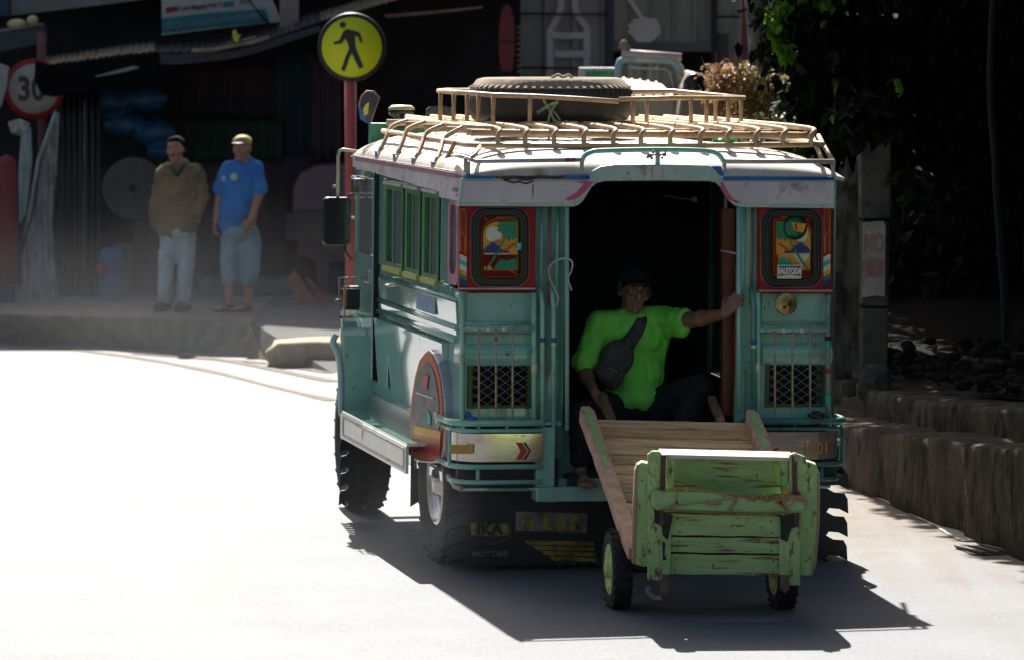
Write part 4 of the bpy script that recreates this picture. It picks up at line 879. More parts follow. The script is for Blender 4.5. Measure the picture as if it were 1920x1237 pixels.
# verge above the wall
m = MB(); vs = []; n = 30
for j in range(n+1):
    y = 14+j*.9
    for k in range(13):
        x = wallx(min(y, 34))+.8+k*.8; z = zlow(min(y, 34))+.15+.05*k+.12*noise.noise(V((x*1.1, y*1.1, 2)))+max(0, (x-5))*.5
        vs.append((x, y, z))
m.add(vs, [(j*13+i, j*13+i+1, (j+1)*13+i+1, (j+1)*13+i) for j in range(n) for i in range(12)], True)
tag(m.build('earth_bank', soil), 'dark earth bank above the retaining wall', kind='structure')
m = MB(); random.seed(11)
lf = []
for i in range(900):
    y = random.uniform(20.5, 27.5); x = wallx(y)+random.uniform(.62, 1.9)**1.0; z = zlow(y)+.20+random.uniform(0, .08)+max(0, (x-wallx(y)-1))*.1
    s_ = random.uniform(.02, .06); e = Matrix.Rotation(random.uniform(0, 6.28), 3, 'Z')@Matrix.Rotation(random.uniform(-1, 1), 3, 'X')
    if i % 3: m.k = 1; m.add([V((x, y, z))+e@V(q)*s_ for q in ((-1, 0, 0), (0, -.5, .1), (1, 0, 0), (0, .5, .1))], [(0, 1, 2, 3)], False)
    else: m.k = 0; m.ball((x, y, z), (s_, s_*.8, s_*.6), 6, 4)
tag(m.build('rubble', [M('dark_rubble_stone', (.025, .021, .017), 1, spec=.08, c2=(.02, .017, .014), ns=9), M('dead_leaf_brown', (.05, .034, .02), 1, spec=.08, c2=(.03, .02, .014), ns=4)]), 'dark stones and dead leaves on the ledge above the wall', 'rubble', kind='stuff')
# drain
g1, g2 = groundpx(1830, 1027), groundpx(1925, 1040)
dg_ = thing('drain_grate', 'broken iron drain grate beside the white edge line at the right', 'drain', groundpx(1880, 1034))
c = groundpx(1885, 1034); m = MB(); m.bb(-.20, .22, -.16, .16, -.01, .008); m.build('pit', M('black_pit', (.008, .007, .006), .9), dg_)
for k in range(6): m = MB(); m.box((-.17+k*.07, 0, .018), (.022, .30, .012), Matrix.Rotation(R(12), 3, 'Z')); m.build('bar', M('iron_bar', (.22, .19, .16), .6) if k == 0 else MATS['iron_bar'], dg_)
dg_.rotation_euler = (0, 0, R(10))
# ---- stone gate post with its notice, rough wall beside it
stn = M('grey_mossy_stone', (.11, .10, .085), 1, spec=.1, c2=(.05, .046, .038), ns=5, dirt=(.025, .022, .018), damt=.5, ds=5, bump=1, bs=9)
gp = thing('stone_gatepost', 'tall weathered grey stone gatepost with a faded notice behind the right rear corner', 'gatepost', (W(1640, 740, 26).x, 26, 0))
x0, x1 = W(1612, 500, 26).x-gp.location.x, W(1668, 500, 26).x-gp.location.x
zz = .42
m = MB()
while zz < 1.95:
    h = random.uniform(.38, .55); o = len(m.v)
    m.bb(x0+random.uniform(-.01, .015), x1+random.uniform(-.012, .012), -.02, .28, zz, zz+h-.012); zz += h
m.build('shaft', stn, gp, bevel=.015)
rwl = thing('rubble_wall', 'rough dark rubble wall half hidden behind the right side of the jeepney', 'wall', (W(1590, 740, 26.2).x, 26.2, 0))
bm = MB(); k = 26; vs = []
for i in range(k+1):
    for j in range(k+1):
        x = -.12+.24*i/k; z = .2+(1.6+.15*noise.noise(V((i*.3, 0, 0))))*j/k; y = .05-abs(noise.noise(V((x*6, z*6, 3))))*.16; vs.append((x, y, z))
bm.add(vs, [(i*(k+1)+j, (i+1)*(k+1)+j, (i+1)*(k+1)+j+1, i*(k+1)+j+1) for i in range(k) for j in range(k)], True)
bm.bb(-.12, .12, .06, .4, .2, 1.6); bm.build('masonry', stn, rwl)
for i, (px, py, s_) in enumerate(((1640, 715, .18), (1615, 700, .09), (1650, 742, .11), (1590, 728, .09), (1625, 738, .08))):
    p = W(px, py, 25.6); tag(rock('field_stone', p, (s_, s_*.8, s_*1.0), stn, i, i*3), ('largest pale boulder leaning at the foot of the gatepost', 'rounded dark stone left of the pale boulder at the gatepost', 'low stone on the wall top below the gatepost', 'dark stone wedged between the rubble wall and the jeepney', 'smallest pebble like stone below the gatepost boulder')[i], 'stone', 'stones at the foot of the gatepost')
nb = W(1638, 487, 25.94); tl, br_ = W(1617, 415, 25.93), W(1660, 557, 25.93)
np_ = thing('parking_notice', 'weathered white notice with red NO PARKING lettering hung on the gatepost', 'notice', nb)
m = MB(); w2, h2 = (br_.x-tl.x)/2, (tl.z-br_.z)/2
m.prism([(-w2+.005, 0, h2*.97), (-w2*.3, 0, h2*.99), (w2*.8, 0, h2*1.02), (w2, 0, h2*.9), (w2*.97, 0, -h2*.97), (w2*.2, 0, -h2*.95), (-w2, 0, -h2)], (0, .012, 0)); m.build('board', M('faded_notice_board', (.40, .34, .31), .8, c2=(.26, .20, .18), ns=7, dirt=(.12, .09, .07), damt=.35, ds=6), np_)
rl_ = M('faded_red_lettering', (.34, .10, .09), .7, c2=(.30, .2, .18), ns=14)
for s_, z_, sz in (('NO', h2*.42, .145), ('PARKING', -h2*.25, .145)):
    text('lettering', s_, sz, rl_, np_, (0, -.004, z_), (1, 0, 0), (0, 0, 1), .001, wide=(.55 if s_ == 'NO' else .235), bold=.006)

# ================================================================ SHOPS ON THE LEFT
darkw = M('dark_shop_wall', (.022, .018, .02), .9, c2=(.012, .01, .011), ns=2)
sb = thing('shop_row', 'long dark low row of shops with sagging iron awnings across the left background', 'shop building', (-6, 42, 0))
def SB(x0, x1, y0, y1, z0, z1, nm, mt, j=0):
    m = MB(); m.bb(x0+6, x1+6, y0-42, y1-42, z0, z1); return m.build(nm, mt, sb, jitter=j)
xL, xR = -16, W(976, 50, 43).x
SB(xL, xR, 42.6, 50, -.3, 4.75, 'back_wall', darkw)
m = MB(); m.prism([(-10+0, .2, 3.0), (7.2, .2, 3.0), (7.2, .2, 5.3), (3.2, .2, 5.15), (2.4, .2, 5.0), (1.3, .2, 3.75), (-10, .2, 3.4)], (0, .35, 0)); m.build('shading_upper_wall', darkw, sb)  # out of view; sloping top shaped to set the shade edge on the road
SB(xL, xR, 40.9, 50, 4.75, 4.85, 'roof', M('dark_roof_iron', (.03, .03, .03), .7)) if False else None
m = MB(); m.bb(-.6, 5.2, 0, 4, -.3, 4.4); wh = m.build('backdrop', M('brown_black_wall', (.03, .026, .022), .9, c2=(.02, .017, .015), ns=2)); wh.location = (0, 46.2, 0); tag(wh, 'dark warehouse wall added behind the iron sheet walls', 'backdrop wall')  # made-up wall closing off the bright sky behind the sheets
# long awnings of corrugated iron
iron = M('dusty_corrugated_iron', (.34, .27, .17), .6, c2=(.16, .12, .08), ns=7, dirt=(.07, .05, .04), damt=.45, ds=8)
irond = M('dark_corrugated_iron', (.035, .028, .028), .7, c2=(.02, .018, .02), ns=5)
def awning(name, label, F_, B_, rise, mt, n_per=14):
    """corrugated sheet from front edge points to back edge points"""
    t = thing(name, label, 'awning', F_[0]); o = V(F_[0]); m = MB(); vs = []; cols = n_per*(len(F_)-1)*4
    for i in range(cols+1):
        s = i/cols*(len(F_)-1); k = min(int(s), len(F_)-2); f = s-k
        a = V(F_[k]).lerp(V(F_[k+1]), f); b_ = V(B_[k]).lerp(V(B_[k+1]), f); w_ = .008*math.sin(i*math.pi/2+.3)+.01*noise.noise(V((i*.3, 0, 0)))
        for q in (a, a.lerp(b_, .5)+V((0, 0, .02)), b_): vs.append(q-o+V((0, 0, w_)))
    m.add(vs, [(3*i+j, 3*i+3+j, 3*i+4+j, 3*i+1+j) for i in range(cols) for j in range(2)], False)
    s_ = m.build('sheet', mt, t); sd_ = s_.modifiers.new('s', 'SOLIDIFY'); sd_.thickness = .006
    return t, o
F1 = [W(x, y, 40.3) for x, y in ((84, 122), (150, 114), (220, 104), (290, 97))]; B1 = [W(x, y, 42.3) for x, y in ((84, 108), (150, 99), (220, 88), (290, 80))]
aw, o = awning('awning', 'lowest left awning of tan rusted corrugated iron over the black roll', F1, B1, .2, iron, 6)
m = MB(); pp = [W(x, y, 40.25)-o for x, y in ((66, 113), (90, 122), (290, 100), (300, 118), (292, 150), (100, 182), (76, 178), (64, 148))]
m.prism(pp, (0, .25, 0)); m.build('rolled_blind', matt_b, aw, bevel=.02)
m = MB(); pp = [W(x, y, 40.24)-o for x, y in ((178, 143), (250, 124), (262, 127), (240, 134), (182, 145))]; m.prism(pp, (0, .004, 0)); m.build('dusty_fold', M('pale_grey_dust', (.25, .25, .22), .8), aw)
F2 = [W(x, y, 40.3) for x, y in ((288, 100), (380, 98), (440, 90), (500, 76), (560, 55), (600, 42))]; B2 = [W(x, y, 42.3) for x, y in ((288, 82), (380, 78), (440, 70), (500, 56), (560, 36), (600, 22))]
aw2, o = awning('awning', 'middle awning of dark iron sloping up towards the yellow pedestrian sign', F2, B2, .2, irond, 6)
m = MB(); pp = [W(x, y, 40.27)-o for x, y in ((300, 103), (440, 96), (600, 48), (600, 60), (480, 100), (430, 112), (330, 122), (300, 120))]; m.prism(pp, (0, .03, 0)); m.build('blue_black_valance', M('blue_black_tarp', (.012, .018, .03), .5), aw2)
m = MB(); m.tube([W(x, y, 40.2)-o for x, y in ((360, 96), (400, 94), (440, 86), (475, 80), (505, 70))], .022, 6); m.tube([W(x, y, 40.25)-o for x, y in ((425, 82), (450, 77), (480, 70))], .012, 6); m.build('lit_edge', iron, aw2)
F3 = [W(x, y, 40.6) for x, y in ((520, 66), (600, 40), (680, 18), (760, -4), (900, -20))]; B3 = [W(x, y, 42.3) for x, y in ((520, 50), (600, 24), (680, 0), (760, -20), (900, -40))]
aw3, o = awning('awning', 'right awning of pale ribbed iron running out of the top behind the pedestrian sign', F3, B3, .2, iron, 10)
m = MB(); pp = [W(x, y, 41.2)-o for x, y in ((720, 28), (820, 20), (905, 12), (905, 16), (820, 26), (725, 34))]; m.prism(pp, (0, .05, 0)); m.build('cross_rafter', iron, aw3)
# upper left roof edge and sacks on it
t = thing('upper_roof', 'dark sheet iron roof edge in the top left corner', 'roof', W(0, 80, 41)); o = V(t.location)
m = MB(); m.prism([W(x, y, 41)-o for x, y in ((-60, 62), (40, 48), (82, 44), (84, 80), (40, 90), (-60, 108))], (0, .3, 0)); m.build('fascia_board', M('slate_fascia', (.03, .04, .045), .6, c2=(.05, .06, .065), ns=6, stretch=(1, 1, 6)), t)
m = MB(); m.tube([W(x, y, 40.95)-o for x, y in ((-40, 66), (20, 56), (80, 45))], .012, 6); m.build('rim', M('grey_rim', (.2, .2, .19), .6), t)
for i, (px, py, rx) in enumerate(((32, 46, .10), (61, 39, .062))):
    m = MB(); m.ball((0, 0, 0), (rx, .08, .055), 14, 9); o_ = m.build('gourd', M('cream_gourd', (.5, .4, .2), .5) if i == 0 else MATS['cream_gourd'], jitter=.01); o_.location = W(px, py, 41.02); tag(o_, ('larger cream gourd on the top left roof edge', 'small round cream gourd on the top left roof edge nearer the pole')[i], 'gourd', 'gourds on the roof edge')
# sign boards along the top
bw = M('dim_white_vinyl', (.42, .41, .37), .6, c2=(.36, .35, .31), ns=6)
t = thing('signboard', 'long grey white signboard cut off by the top left of the picture', 'signboard', W(100, 10, 41.5)); o = V(t.location)
m = MB(); m.prism([W(x, y, 41.5)-o for x, y in ((20, 30), (190, 10), (330, -8), (330, -60), (20, -60))], (0, .05, 0)); m.build('board', M('grimy_white_vinyl', (.20, .20, .18), .7, c2=(.15, .15, .14), ns=4), t)
m = MB(); m.prism([W(x, y, 41.45)-o for x, y in ((-60, 34), (17, 30), (17, -60), (-60, -60))], (0, .05, 0)); m.build('blue_end', M('dark_blue_vinyl', (.01, .03, .07), .5), t)
text('lettering', 'MINI STORE', .16, M('faint_grey_letters', (.05, .05, .05), .6), t, W(110, 2, 41.44)-o, (1, 0, .125), (-.125, 0, 1), .002) if False else None
t = thing('banner', 'white shop banner with a teal strip above the two standing men', 'banner', W(410, 40, 41.3)); o = V(t.location)
def bn_(pts, y, mt, nm, th=.004):
    m = MB(); m.prism([W(x, yy, y)-o for x, yy in pts], (0, th, 0)); return m.build(nm, mt, t)
bn_([(303, 67), (303, -30), (498, -30), (523, 28), (527, 42), (500, 44), (400, 55)], 41.3, bw, 'sheet', .03)
bn_([(303, 35), (400, 24), (497, 17), (505, 42), (400, 52), (303, 63)], 41.29, M('teal_print', (.01, .17, .20), .6), 'teal_strip')
rt = W(410, 40, 41.28)-o
text('lettering', 'COLORED XEROXING AVAILABLE HERE', .085, M('pale_print', (.22, .30, .28), .6), t, W(398, 40, 41.28)-o, (1, 0, .12), (-.12, 0, 1), .001, wide=.62, bold=.001)
bn_([(311, 15), (331, 12), (331, 22), (311, 25)], 41.285, M('maroon_print', (.22, .01, .03), .6), 'red_label'); bn_([(418, 4), (438, 2), (438, 12), (418, 14)], 41.285, MATS['teal_print'], 'teal_label')
text('lettering', '#1 Lower Magsaysay Road 73', .06, black_p, t, W(372, 13, 41.28)-o, (1, 0, .11), (-.11, 0, 1), .001, wide=.62, bold=.0015)
text('lettering', '0916 365', .055, black_p, t, W(460, 4, 41.28)-o, (1, 0, .09), (-.09, 0, 1), .001, wide=.55, bold=.001)
m = MB(); m.tube([W(x, y, 41.25)-o for x, y in ((462, -5), (482, 20), (504, 46))], .008, 5); m.build('guy_wire', black_p, t)
m = MB(); m.bb(-.09, .09, 0, .15, -.06, .5); o_ = m.build('concrete_post', M('pinkish_post_plaster', (.34, .27, .22), .85)); o_.location = W(542, 40, 41.2); o_.location.z = W(542, 45, 41.2).z; tag(o_, 'pinkish plastered post stub right of the teal banner', 'post')
m = MB(); m.prism([(-.03, 0, 0), (.01, 0, -.05), (.05, 0, .04), (.02, 0, .03), (.0, 0, .08), (-.03, 0, .07)], (0, .01, 0)); o_ = m.build('plastic_bag', M('yellow_green_plastic', (.5, .5, .02), .5)); o_.location = W(442, 72, 40.2); tag(o_, 'scrap of bright yellow plastic caught on the awning edge', 'plastic bag')
# back panels hung behind the men
def hang(name, px0, px1, py0, py1, Y, mt, label, cat, fold=.04, nf=7, grp=None, rag=0):
    a = W(px0, py0, Y); b_ = W(px1, py1, Y); m = MB(); n = nf*4; k = 6; vs = []
    for j in range(k+1):
        for i in range(n+1):
            x = a.x+(b_.x-a.x)*i/n; z = a.z+(b_.z-a.z)*j/k
            vs.append((x-a.x, fold*math.sin(i*math.pi/2+noise.noise(V((x*3, z, 1)))*2)*(.5+.5*j/k), z-a.z+(rag*noise.noise(V((x*4, 7, 0))) if j == k else 0)))
    m.add(vs, [(j*(n+1)+i, j*(n+1)+i+1, (j+1)*(n+1)+i+1, (j+1)*(n+1)+i) for j in range(k) for i in range(n)], True)
    o_ = m.build(name, mt); sd_ = o_.modifiers.new('s', 'SOLIDIFY'); sd_.thickness = .01; o_.location = a; return tag(o_, label, cat, grp)
hang('curtain', 325, 525, 120, 228, 41.8, M('dim_purple_cloth', (.035, .022, .028), .9, c2=(.02, .014, .018), ns=4, stretch=(5, 5, .6)), 'dull purple striped curtain high behind the man in blue', 'curtain')
hang('curtain', 325, 530, 226, 300, 41.6, M('dim_green_cloth', (.012, .035, .018), .9, c2=(.01, .025, .013), ns=4, stretch=(6, 6, .6)), 'dull green curtain strip behind the heads of the two men', 'curtain')
hang('curtain', 345, 640, 290, 520, 41.7, M('dim_mauve_cloth', (.05, .036, .042), .9, c2=(.032, .024, .028), ns=3, stretch=(5, 5, .6)), 'grey mauve curtain hanging behind the man in the blue shirt', 'curtain', nf=9)
hang('curtain', 585, 640, 110, 300, 41.5, M('dim_brown_cloth', (.05, .035, .035), .9), 'brown curtain beside the red pole of the pedestrian sign', 'curtain', nf=3)
hang('curtain', 520, 590, 100, 300, 41.75, M('dim_teal_cloth', (.015, .04, .045), .9), 'dark teal curtain between the green curtain and the brown one', 'curtain', nf=3)
# plastic sheets, strings and stock at the left
plas = M('cloudy_plastic_sheet', (.30, .31, .31), .35, c2=(.09, .09, .09), ns=7, stretch=(5, 5, .5), dirt=(.04, .04, .04), damt=.55, ds=5, dstretch=(6, 6, .5))
plas2 = M('pale_green_plastic_sheet', (.33, .42, .40), .4, c2=(.16, .22, .20), ns=7, stretch=(5, 5, .5))
plasd = M('black_plastic_sheet', (.035, .035, .035), .4, c2=(.012, .012, .012), ns=6, stretch=(7, 7, .3), dirt=(.12, .12, .11), damt=.22, ds=5, dstretch=(8, 8, .3))
hang('plastic_sheet', 108, 190, 170, 592, 40.6, plasd, 'black plastic sheet hanging from the awning to the pavement', 'plastic sheet', .08, 7)
def cone_sheet(name, pts, Y, mt, label):
    o = W(*pts[0], Y); m = MB(); P_ = [W(x, y, Y)-o for x, y in pts]; m.prism(P_, (0, .05, 0)); b_ = m.build(name, mt, bevel=.01); b_.location = o; return tag(b_, label, 'plastic sheet')
cone_sheet('plastic_sheet', [(103, 205), (112, 215), (108, 300), (98, 420), (110, 590), (40, 590), (42, 480), (62, 400), (80, 290), (95, 225)], 40.2, plas, 'grey plastic sheet gathered at the top and spreading down beside the rusty pole')
cone_sheet('plastic_sheet', [(40, 245), (58, 240), (60, 300), (50, 400), (36, 420), (34, 330)], 40.1, plas2, 'narrow pale green sheet hanging left of the rusty pole')
cone_sheet('plastic_sheet', [(0, 120), (17, 126), (12, 165), (2, 200), (-20, 215), (-20, 120)], 40.1, M('white_cloth_dim', (.3, .3, .3), .8), 'white sheet at the left edge above the speed limit sign')
cone_sheet('plastic_bag', [(14, 228), (36, 224), (56, 232), (54, 246), (40, 256), (20, 250)], 39.7, M('white_bag_plastic', (.4, .4, .38), .6, c2=(.1, .1, .1), ns=12), 'crumpled white plastic bag tied under the speed limit sign')['category'] = 'plastic bag'
m = MB(); m.tube([W(x, y, 40.0)-W(100, 210, 40) for x, y in ((104, 212), (72, 300), (56, 400), (46, 440))], .02, 6); o_ = m.build('plastic_strap', plas2); o_.location = W(100, 210, 40); tag(o_, 'pale twisted plastic strap slanting down from the awning corner', 'strap')
m = MB(); m.tube([W(158, 190, 40.4)-W(158, 190, 40.4), W(157, 580, 40.4)-W(158, 190, 40.4)], .006, 5); o_ = m.build('cord', plas); o_.location = W(158, 190, 40.4); tag(o_, 'thin vertical cord in front of the black plastic sheet', 'cord')
m = MB(); m.lathe([(.001, .64), (.06, .62), (.09, .54), (.095, .1), (.095, -.55), (.001, -.56)], (0, 0, 0), (0, 0, 1), 16); rb_ = m.build('rolled_mat', M('maroon_roll_cloth', (.20, .012, .025), .7, c2=(.13, .01, .02), ns=8)); rb_.location = W(14, 420, 39.6); tag(rb_, 'tall maroon roll standing at the left edge', 'rolled mat')
m = MB(); m.bb(-.08, .08, -.05, .05, -.0, .30); o_ = m.build('stool', M('navy_stand', (.03, .045, .10), .6), bevel=.01); o_.location = W(12, 598, 39.6); o_.location.z = W(12, 598, 39.6).z; tag(o_, 'navy blue stand under the maroon roll', 'stand')
# blue tarpaulin bundle
tarp = M('blue_tarp', (.012, .095, .20), .45, c2=(.008, .045, .09), ns=3, dirt=(.01, .02, .03), damt=.4, ds=3)
m = MB(); random.seed(5)
for (px, py, rx, rz_) in ((150, 185, .25, .12), (205, 190, .28, .14), (270, 185, .25, .12), (235, 235, .22, .12), (290, 250, .22, .14), (300, 285, .14, .1)):
    p = W(px, py, 41.2)-W(230, 230, 41.2); ell_prim(m, p, (rx, .16, rz_))
tb_ = fuse('tarpaulin_bundle', m, tarp, None, .02, 3, .016, 4); tb_.location = W(230, 230, 41.2); tag(tb_, 'bundled bright blue tarpaulin slung under the awning', 'tarpaulin')
# coiled disc
t = thing('cable_reel', 'big grey coiled disc hanging beside the man in the brown jacket', 'coil', W(250, 354, 40.4))
m = MB(); m.smooth = True
prof = [(.001, .0)]
for k in range(24): r_ = .05+k*.0102; prof += [(r_, -.015 if k % 2 else .0)]
prof += [(.295, .0), (.295, .10), (.001, .10)]
m.lathe(prof, (0, 0, 0), (0, -1, 0) if False else (0, 1, 0), 40); m.build('coil', M('grey_coil', (.12, .11, .095), .8, c2=(.075, .07, .06), ns=8), t)
m = MB(); m.lathe([(.001, -.02), (.03, -.02), (.035, 0)], (0, 0, 0), (0, 1, 0), 16); m.build('hub', black_p, t)
# drum, boards
t = thing('plastic_drum', 'blue plastic drum standing on the pavement left of the brown boards', 'drum', (W(211, 580, 40.0).x, 40.0, top))
m = MB(); m.lathe([(.001, 0), (.115, 0), (.12, .02), (.12, .15), (.126, .17), (.12, .19), (.12, .32), (.126, .34), (.12, .36), (.115, .44), (.08, .485), (.001, .49)], (0, 0, 0), (0, 0, 1), 24); m.build('barrel', M('blue_drum_plastic', (.02, .13, .26), .4, c2=(.015, .08, .16), ns=4), t)
m = MB(); m.ball((-.09, -.13, .29), (.06, .02, .045)); o_ = m.build('red_cloth', M('red_cloth_tag', (.35, .04, .03), .7), t)
for i, (x0_, x1_, y0_, Y_) in enumerate(((214, 250, 456, 40.5), (249, 296, 400, 40.7))):
    a = W(x0_, y0_, Y_); b_ = W(x1_, 583, Y_); m = MB(); m.bb(0, b_.x-a.x, 0, .03, 0, a.z-top); o_ = m.build('plywood_sheet', M('brown_plywood%d' % (i+1), ((.13, .095, .065), (.115, .085, .045))[i], .8, c2=(.08, .06, .04), ns=3, stretch=(4, 4, .6)), bevel=.004); o_.location = (a.x, Y_, top); tag(o_, ('shorter grey brown plywood sheet right of the blue drum', 'taller tan plywood sheet behind the left leg of the man in jeans')[i], 'plywood')
m = MB(); a = W(372, 524, 40.6); b_ = W(560, 590, 40.6); m.bb(0, b_.x-a.x, 0, .6, 0, a.z-top); o_ = m.build('concrete_step', M('dull_step_concrete', (.13, .13, .12), .85, c2=(.085, .085, .08), ns=4), bevel=.03); o_.location = (a.x, 40.6, top); tag(o_, 'low rough concrete step behind the feet of the two men', 'step')
# leaning terracotta slabs
for i, pp in enumerate(([(535, 528), (551, 506), (590, 562), (572, 585)], [(572, 520), (584, 526), (622, 578), (612, 584)])):
    o = W(*pp[3], 39.4+.2*i); P_ = [W(x, y, 39.4+.2*i)-o for x, y in pp]; m = MB(); m.prism([p+V((0, -(.05 if k in (2, 3) else 0), 0)) for k, p in enumerate(P_)], (0, .05, 0)); o_ = m.build('terracotta_slab', M('terracotta', (.36, .13, .06), .8, c2=(.28, .09, .05), ns=5) if i == 0 else MATS['terracotta'], bevel=.004); o_.location = o; tag(o_, ('wider terracotta slab leaning over on the driveway', 'narrow terracotta slab leaning just right of the wider one')[i], 'slab', 'terracotta slabs leaning on the driveway')
# parked mauve van
t = thing('parked_van', 'dim mauve pink van parked behind the red pole of the pedestrian sign', 'van', (W(600, 590, 41.0).x, 41.0, .02)); o = V(t.location)
mv_ = M('dull_mauve_paint', (.18, .11, .13), .5, c2=(.14, .085, .10), ns=2, dirt=(.08, .05, .05), damt=.3, ds=3)
def VP(x, y, Y=41.0): return W(x, y, Y)-o
m = MB(); m.prism([VP(x, y) for x, y in ((548, 398), (550, 350), (562, 325), (590, 311), (640, 308), (720, 308), (720, 398))], (0, 2.0, 0)); m.build('roof', mv_, t, bevel=.03)
m = MB(); m.prism([VP(x, y) for x, y in ((535, 398), (720, 398), (720, 480), (600, 480), (600, 455), (535, 450))], (0, 2.0, 0)); m.build('rear_window', M('van_dark_glass', (.012, .012, .016), .15), t)
m = MB(); m.prism([VP(x, y) for x, y in ((560, 450), (720, 450), (720, 575), (600, 575), (590, 490), (560, 480))], (0, 2.0, 0)); m.v = [V((p.x, p.y+.02, p.z)) for p in m.v]; m.build('body', M('dull_rose_paint', (.17, .06, .065), .5, c2=(.10, .045, .05), ns=2), t, bevel=.02)
for px in (615, 700): m = MB(); m.lathe([(.001, 0), (.15, 0), (.2, .02), (.2, .16), (.001, .16)], V((VP(px, 560).x, .1, .2)), (1, 0, 0), 20); m.build('wheel', black_r, t)
# ---- speed limit sign
t = thing('speed_limit_sign', 'round red rimmed 30 speed limit sign partly covered by the black awning roll', 'road sign', (W(82, 600, 40.4).x, 40.4, top)); o = V(t.location); c = W(65, 167, 40.35)-o
m = MB(); m.tube([(0, 0, 0), (0, .01, 2.5)], .045, 10); m.build('pole', M('rusty_pole', (.16, .06, .04), .7, c2=(.08, .035, .03), ns=9, stretch=(4, 4, 1)), t)
m = MB(); m.lathe([(.001, 0), (.285, 0), (.285, .008), (.001, .008)], c+V((0, -.06, 0)), (0, 1, 0), 40); m.build('rim', M('sign_red', (.33, .015, .02), .5), t)
m = MB(); m.lathe([(.001, 0), (.235, 0), (.235, .004), (.001, .004)], c+V((0, -.066, 0)), (0, 1, 0), 40); m.build('face', M('sign_white', (.40, .37, .31), .6), t)
text('lettering', '30', .31, black_p, t, c+V((-.025, -.070, -.01)), (1, 0, 0), (0, 0, 1), .001, wide=.85, bold=.010)
# ---- pedestrian sign
Yp = 35.2
t = thing('pedestrian_sign', 'round yellow walking figure sign on a red pole behind the jeepney cab', 'road sign', (W(658, 600, Yp).x, Yp, -.1)); o = V(t.location); c = W(660, 89, Yp)-o
m = MB(); m.tube([(0, .03, 0), (0, .03, c.z+.1)], .048, 14); m.build('pole', M('faded_red_pole', (.50, .10, .075), .5, c2=(.38, .08, .07), ns=6, stretch=(1, 1, 1)), t)
m = MB(); m.lathe([(.001, 0), (.275, 0), (.284, .01), (.275, .02), (.001, .02)], c+V((0, -.04, 0)), (0, 1, 0), 48); m.build('rim', M('sign_black', (.015, .016, .018), .5), t)
m = MB(); m.lathe([(.001, 0), (.247, 0), (.247, .003), (.001, .003)], c+V((0, -.044, 0)), (0, 1, 0), 48); sf = m.build('face', M('sign_fluorescent_yellow', (.80, .82, .01), .5, c2=(.74, .76, .01), ns=5), t)
for v_ in sf.data.vertices: pass
def S2(pts): return [W(x, y, Yp)-o+V((0, -.050, 0)) for x, y in pts]
fig = [[(643-6*math.sin(R(a)), 47+6*math.cos(R(a))) for a in range(0, 360, 24)],
       [(645, 58), (653, 55), (661, 57), (674, 61), (677, 66), (680, 79), (676, 82), (672, 70), (666, 67), (667, 84), (668, 91), (682, 126), (674, 130), (660, 101), (656, 108), (647, 134), (640, 132), (649, 105), (655, 92), (652, 80), (648, 73), (641, 82), (627, 84), (625, 80), (637, 76), (642, 64)]]
q = MB(); q.prism(S2(fig[0]), (0, .002, 0)); q.prism(S2(fig[1]), (0, .002, 0)); q.build('walking_figure', MATS['sign_black'], t)
# ---- centre background: corrugated panels with painted bottle and hand
cor1 = M('grey_corrugated_sheet', (.44, .45, .42), .6, c2=(.34, .35, .33), ns=2, stretch=(3, 3, .4), dirt=(.11, .09, .08), damt=.3, ds=3, dstretch=(3, 3, .5))
cor2 = M('olive_corrugated_sheet', (.42, .40, .32), .6, c2=(.32, .31, .24), ns=3, stretch=(4, 4, .3), dirt=(.10, .08, .06), damt=.35, ds=4, dstretch=(4, 4, .4))
Yb = 45.0
def sheetwall(name, label, px0, px1, pyb, mt, rib, dy=0):
    a = W(px0, pyb, Yb+dy); b_ = W(px1, pyb, Yb+dy); t = thing(name, label, 'sheet wall', (a.x, Yb+dy, 0)); m = MB(); n = int((b_.x-a.x)/rib); pts = []
    for i in range(n): x = i*rib; pts += [(x, 0), (x+rib*.80, 0), (x+rib*.84, -.035), (x+rib*.96, -.035)]
    pts.append((b_.x-a.x, 0)); m.strip(pts, min(a.z, .0), 3.9, .012) if pyb > 400 else m.strip(pts, a.z, 3.9, .012); m.build('sheet', mt, t); return t, V(t.location)
t, o = sheetwall('sheet_wall', 'grey iron sheet wall with a white painted bottle above the spare tyre', 975, 1137, 620, cor1, .30)
wp = M('chalk_white_mural_paint', (.92, .86, .84), .8, c2=(.78, .72, .70), ns=9, dirt=(.4, .4, .38), damt=.2, ds=8)
def PB(pts, off=-.05, w_=.07):
    m = MB()
    P_ = [W(x, y, Yb)-o+V((0, off, 0)) for x, y in pts]
    for i in range(len(P_)-1): m.beam(P_[i], P_[i+1], .004, w_, up=V((0, 1, 0))) if False else None
    vs = []
    for i, p in enumerate(P_):
        tt = (P_[min(i+1, len(P_)-1)]-P_[max(i-1, 0)]).normalized(); nn = V((-tt.z, 0, tt.x)); vs += [p+nn*w_/2, p-nn*w_/2]
    m.add(vs, [(2*i, 2*i+1, 2*i+3, 2*i+2) for i in range(len(P_)-1)]); ob = m.build('painted_bottle', wp, t); sd_ = ob.modifiers.new('s', 'SOLIDIFY'); sd_.thickness = .003
PB([(1050, -20), (1052, 15), (1044, 35), (1031, 60), (1031, 150)]); PB([(1078, -20), (1078, 15), (1084, 32), (1100, 52), (1101, 150)]); PB([(1031, 65), (1060, 68), (1100, 66)], -.052); PB([(1040, 102), (1098, 102)], -.052)
for y in (27, 128):
    m = MB(); m.tube([W(975, y-1, Yb)-o+V((0, -.06, 0)), W(1137, y+1, Yb)-o+V((0, -.06, 0))], .012, 6); m.build('red_rail', M('dull_red_rail', (.20, .03, .03), .6) if y == 27 else MATS['dull_red_rail'], t)
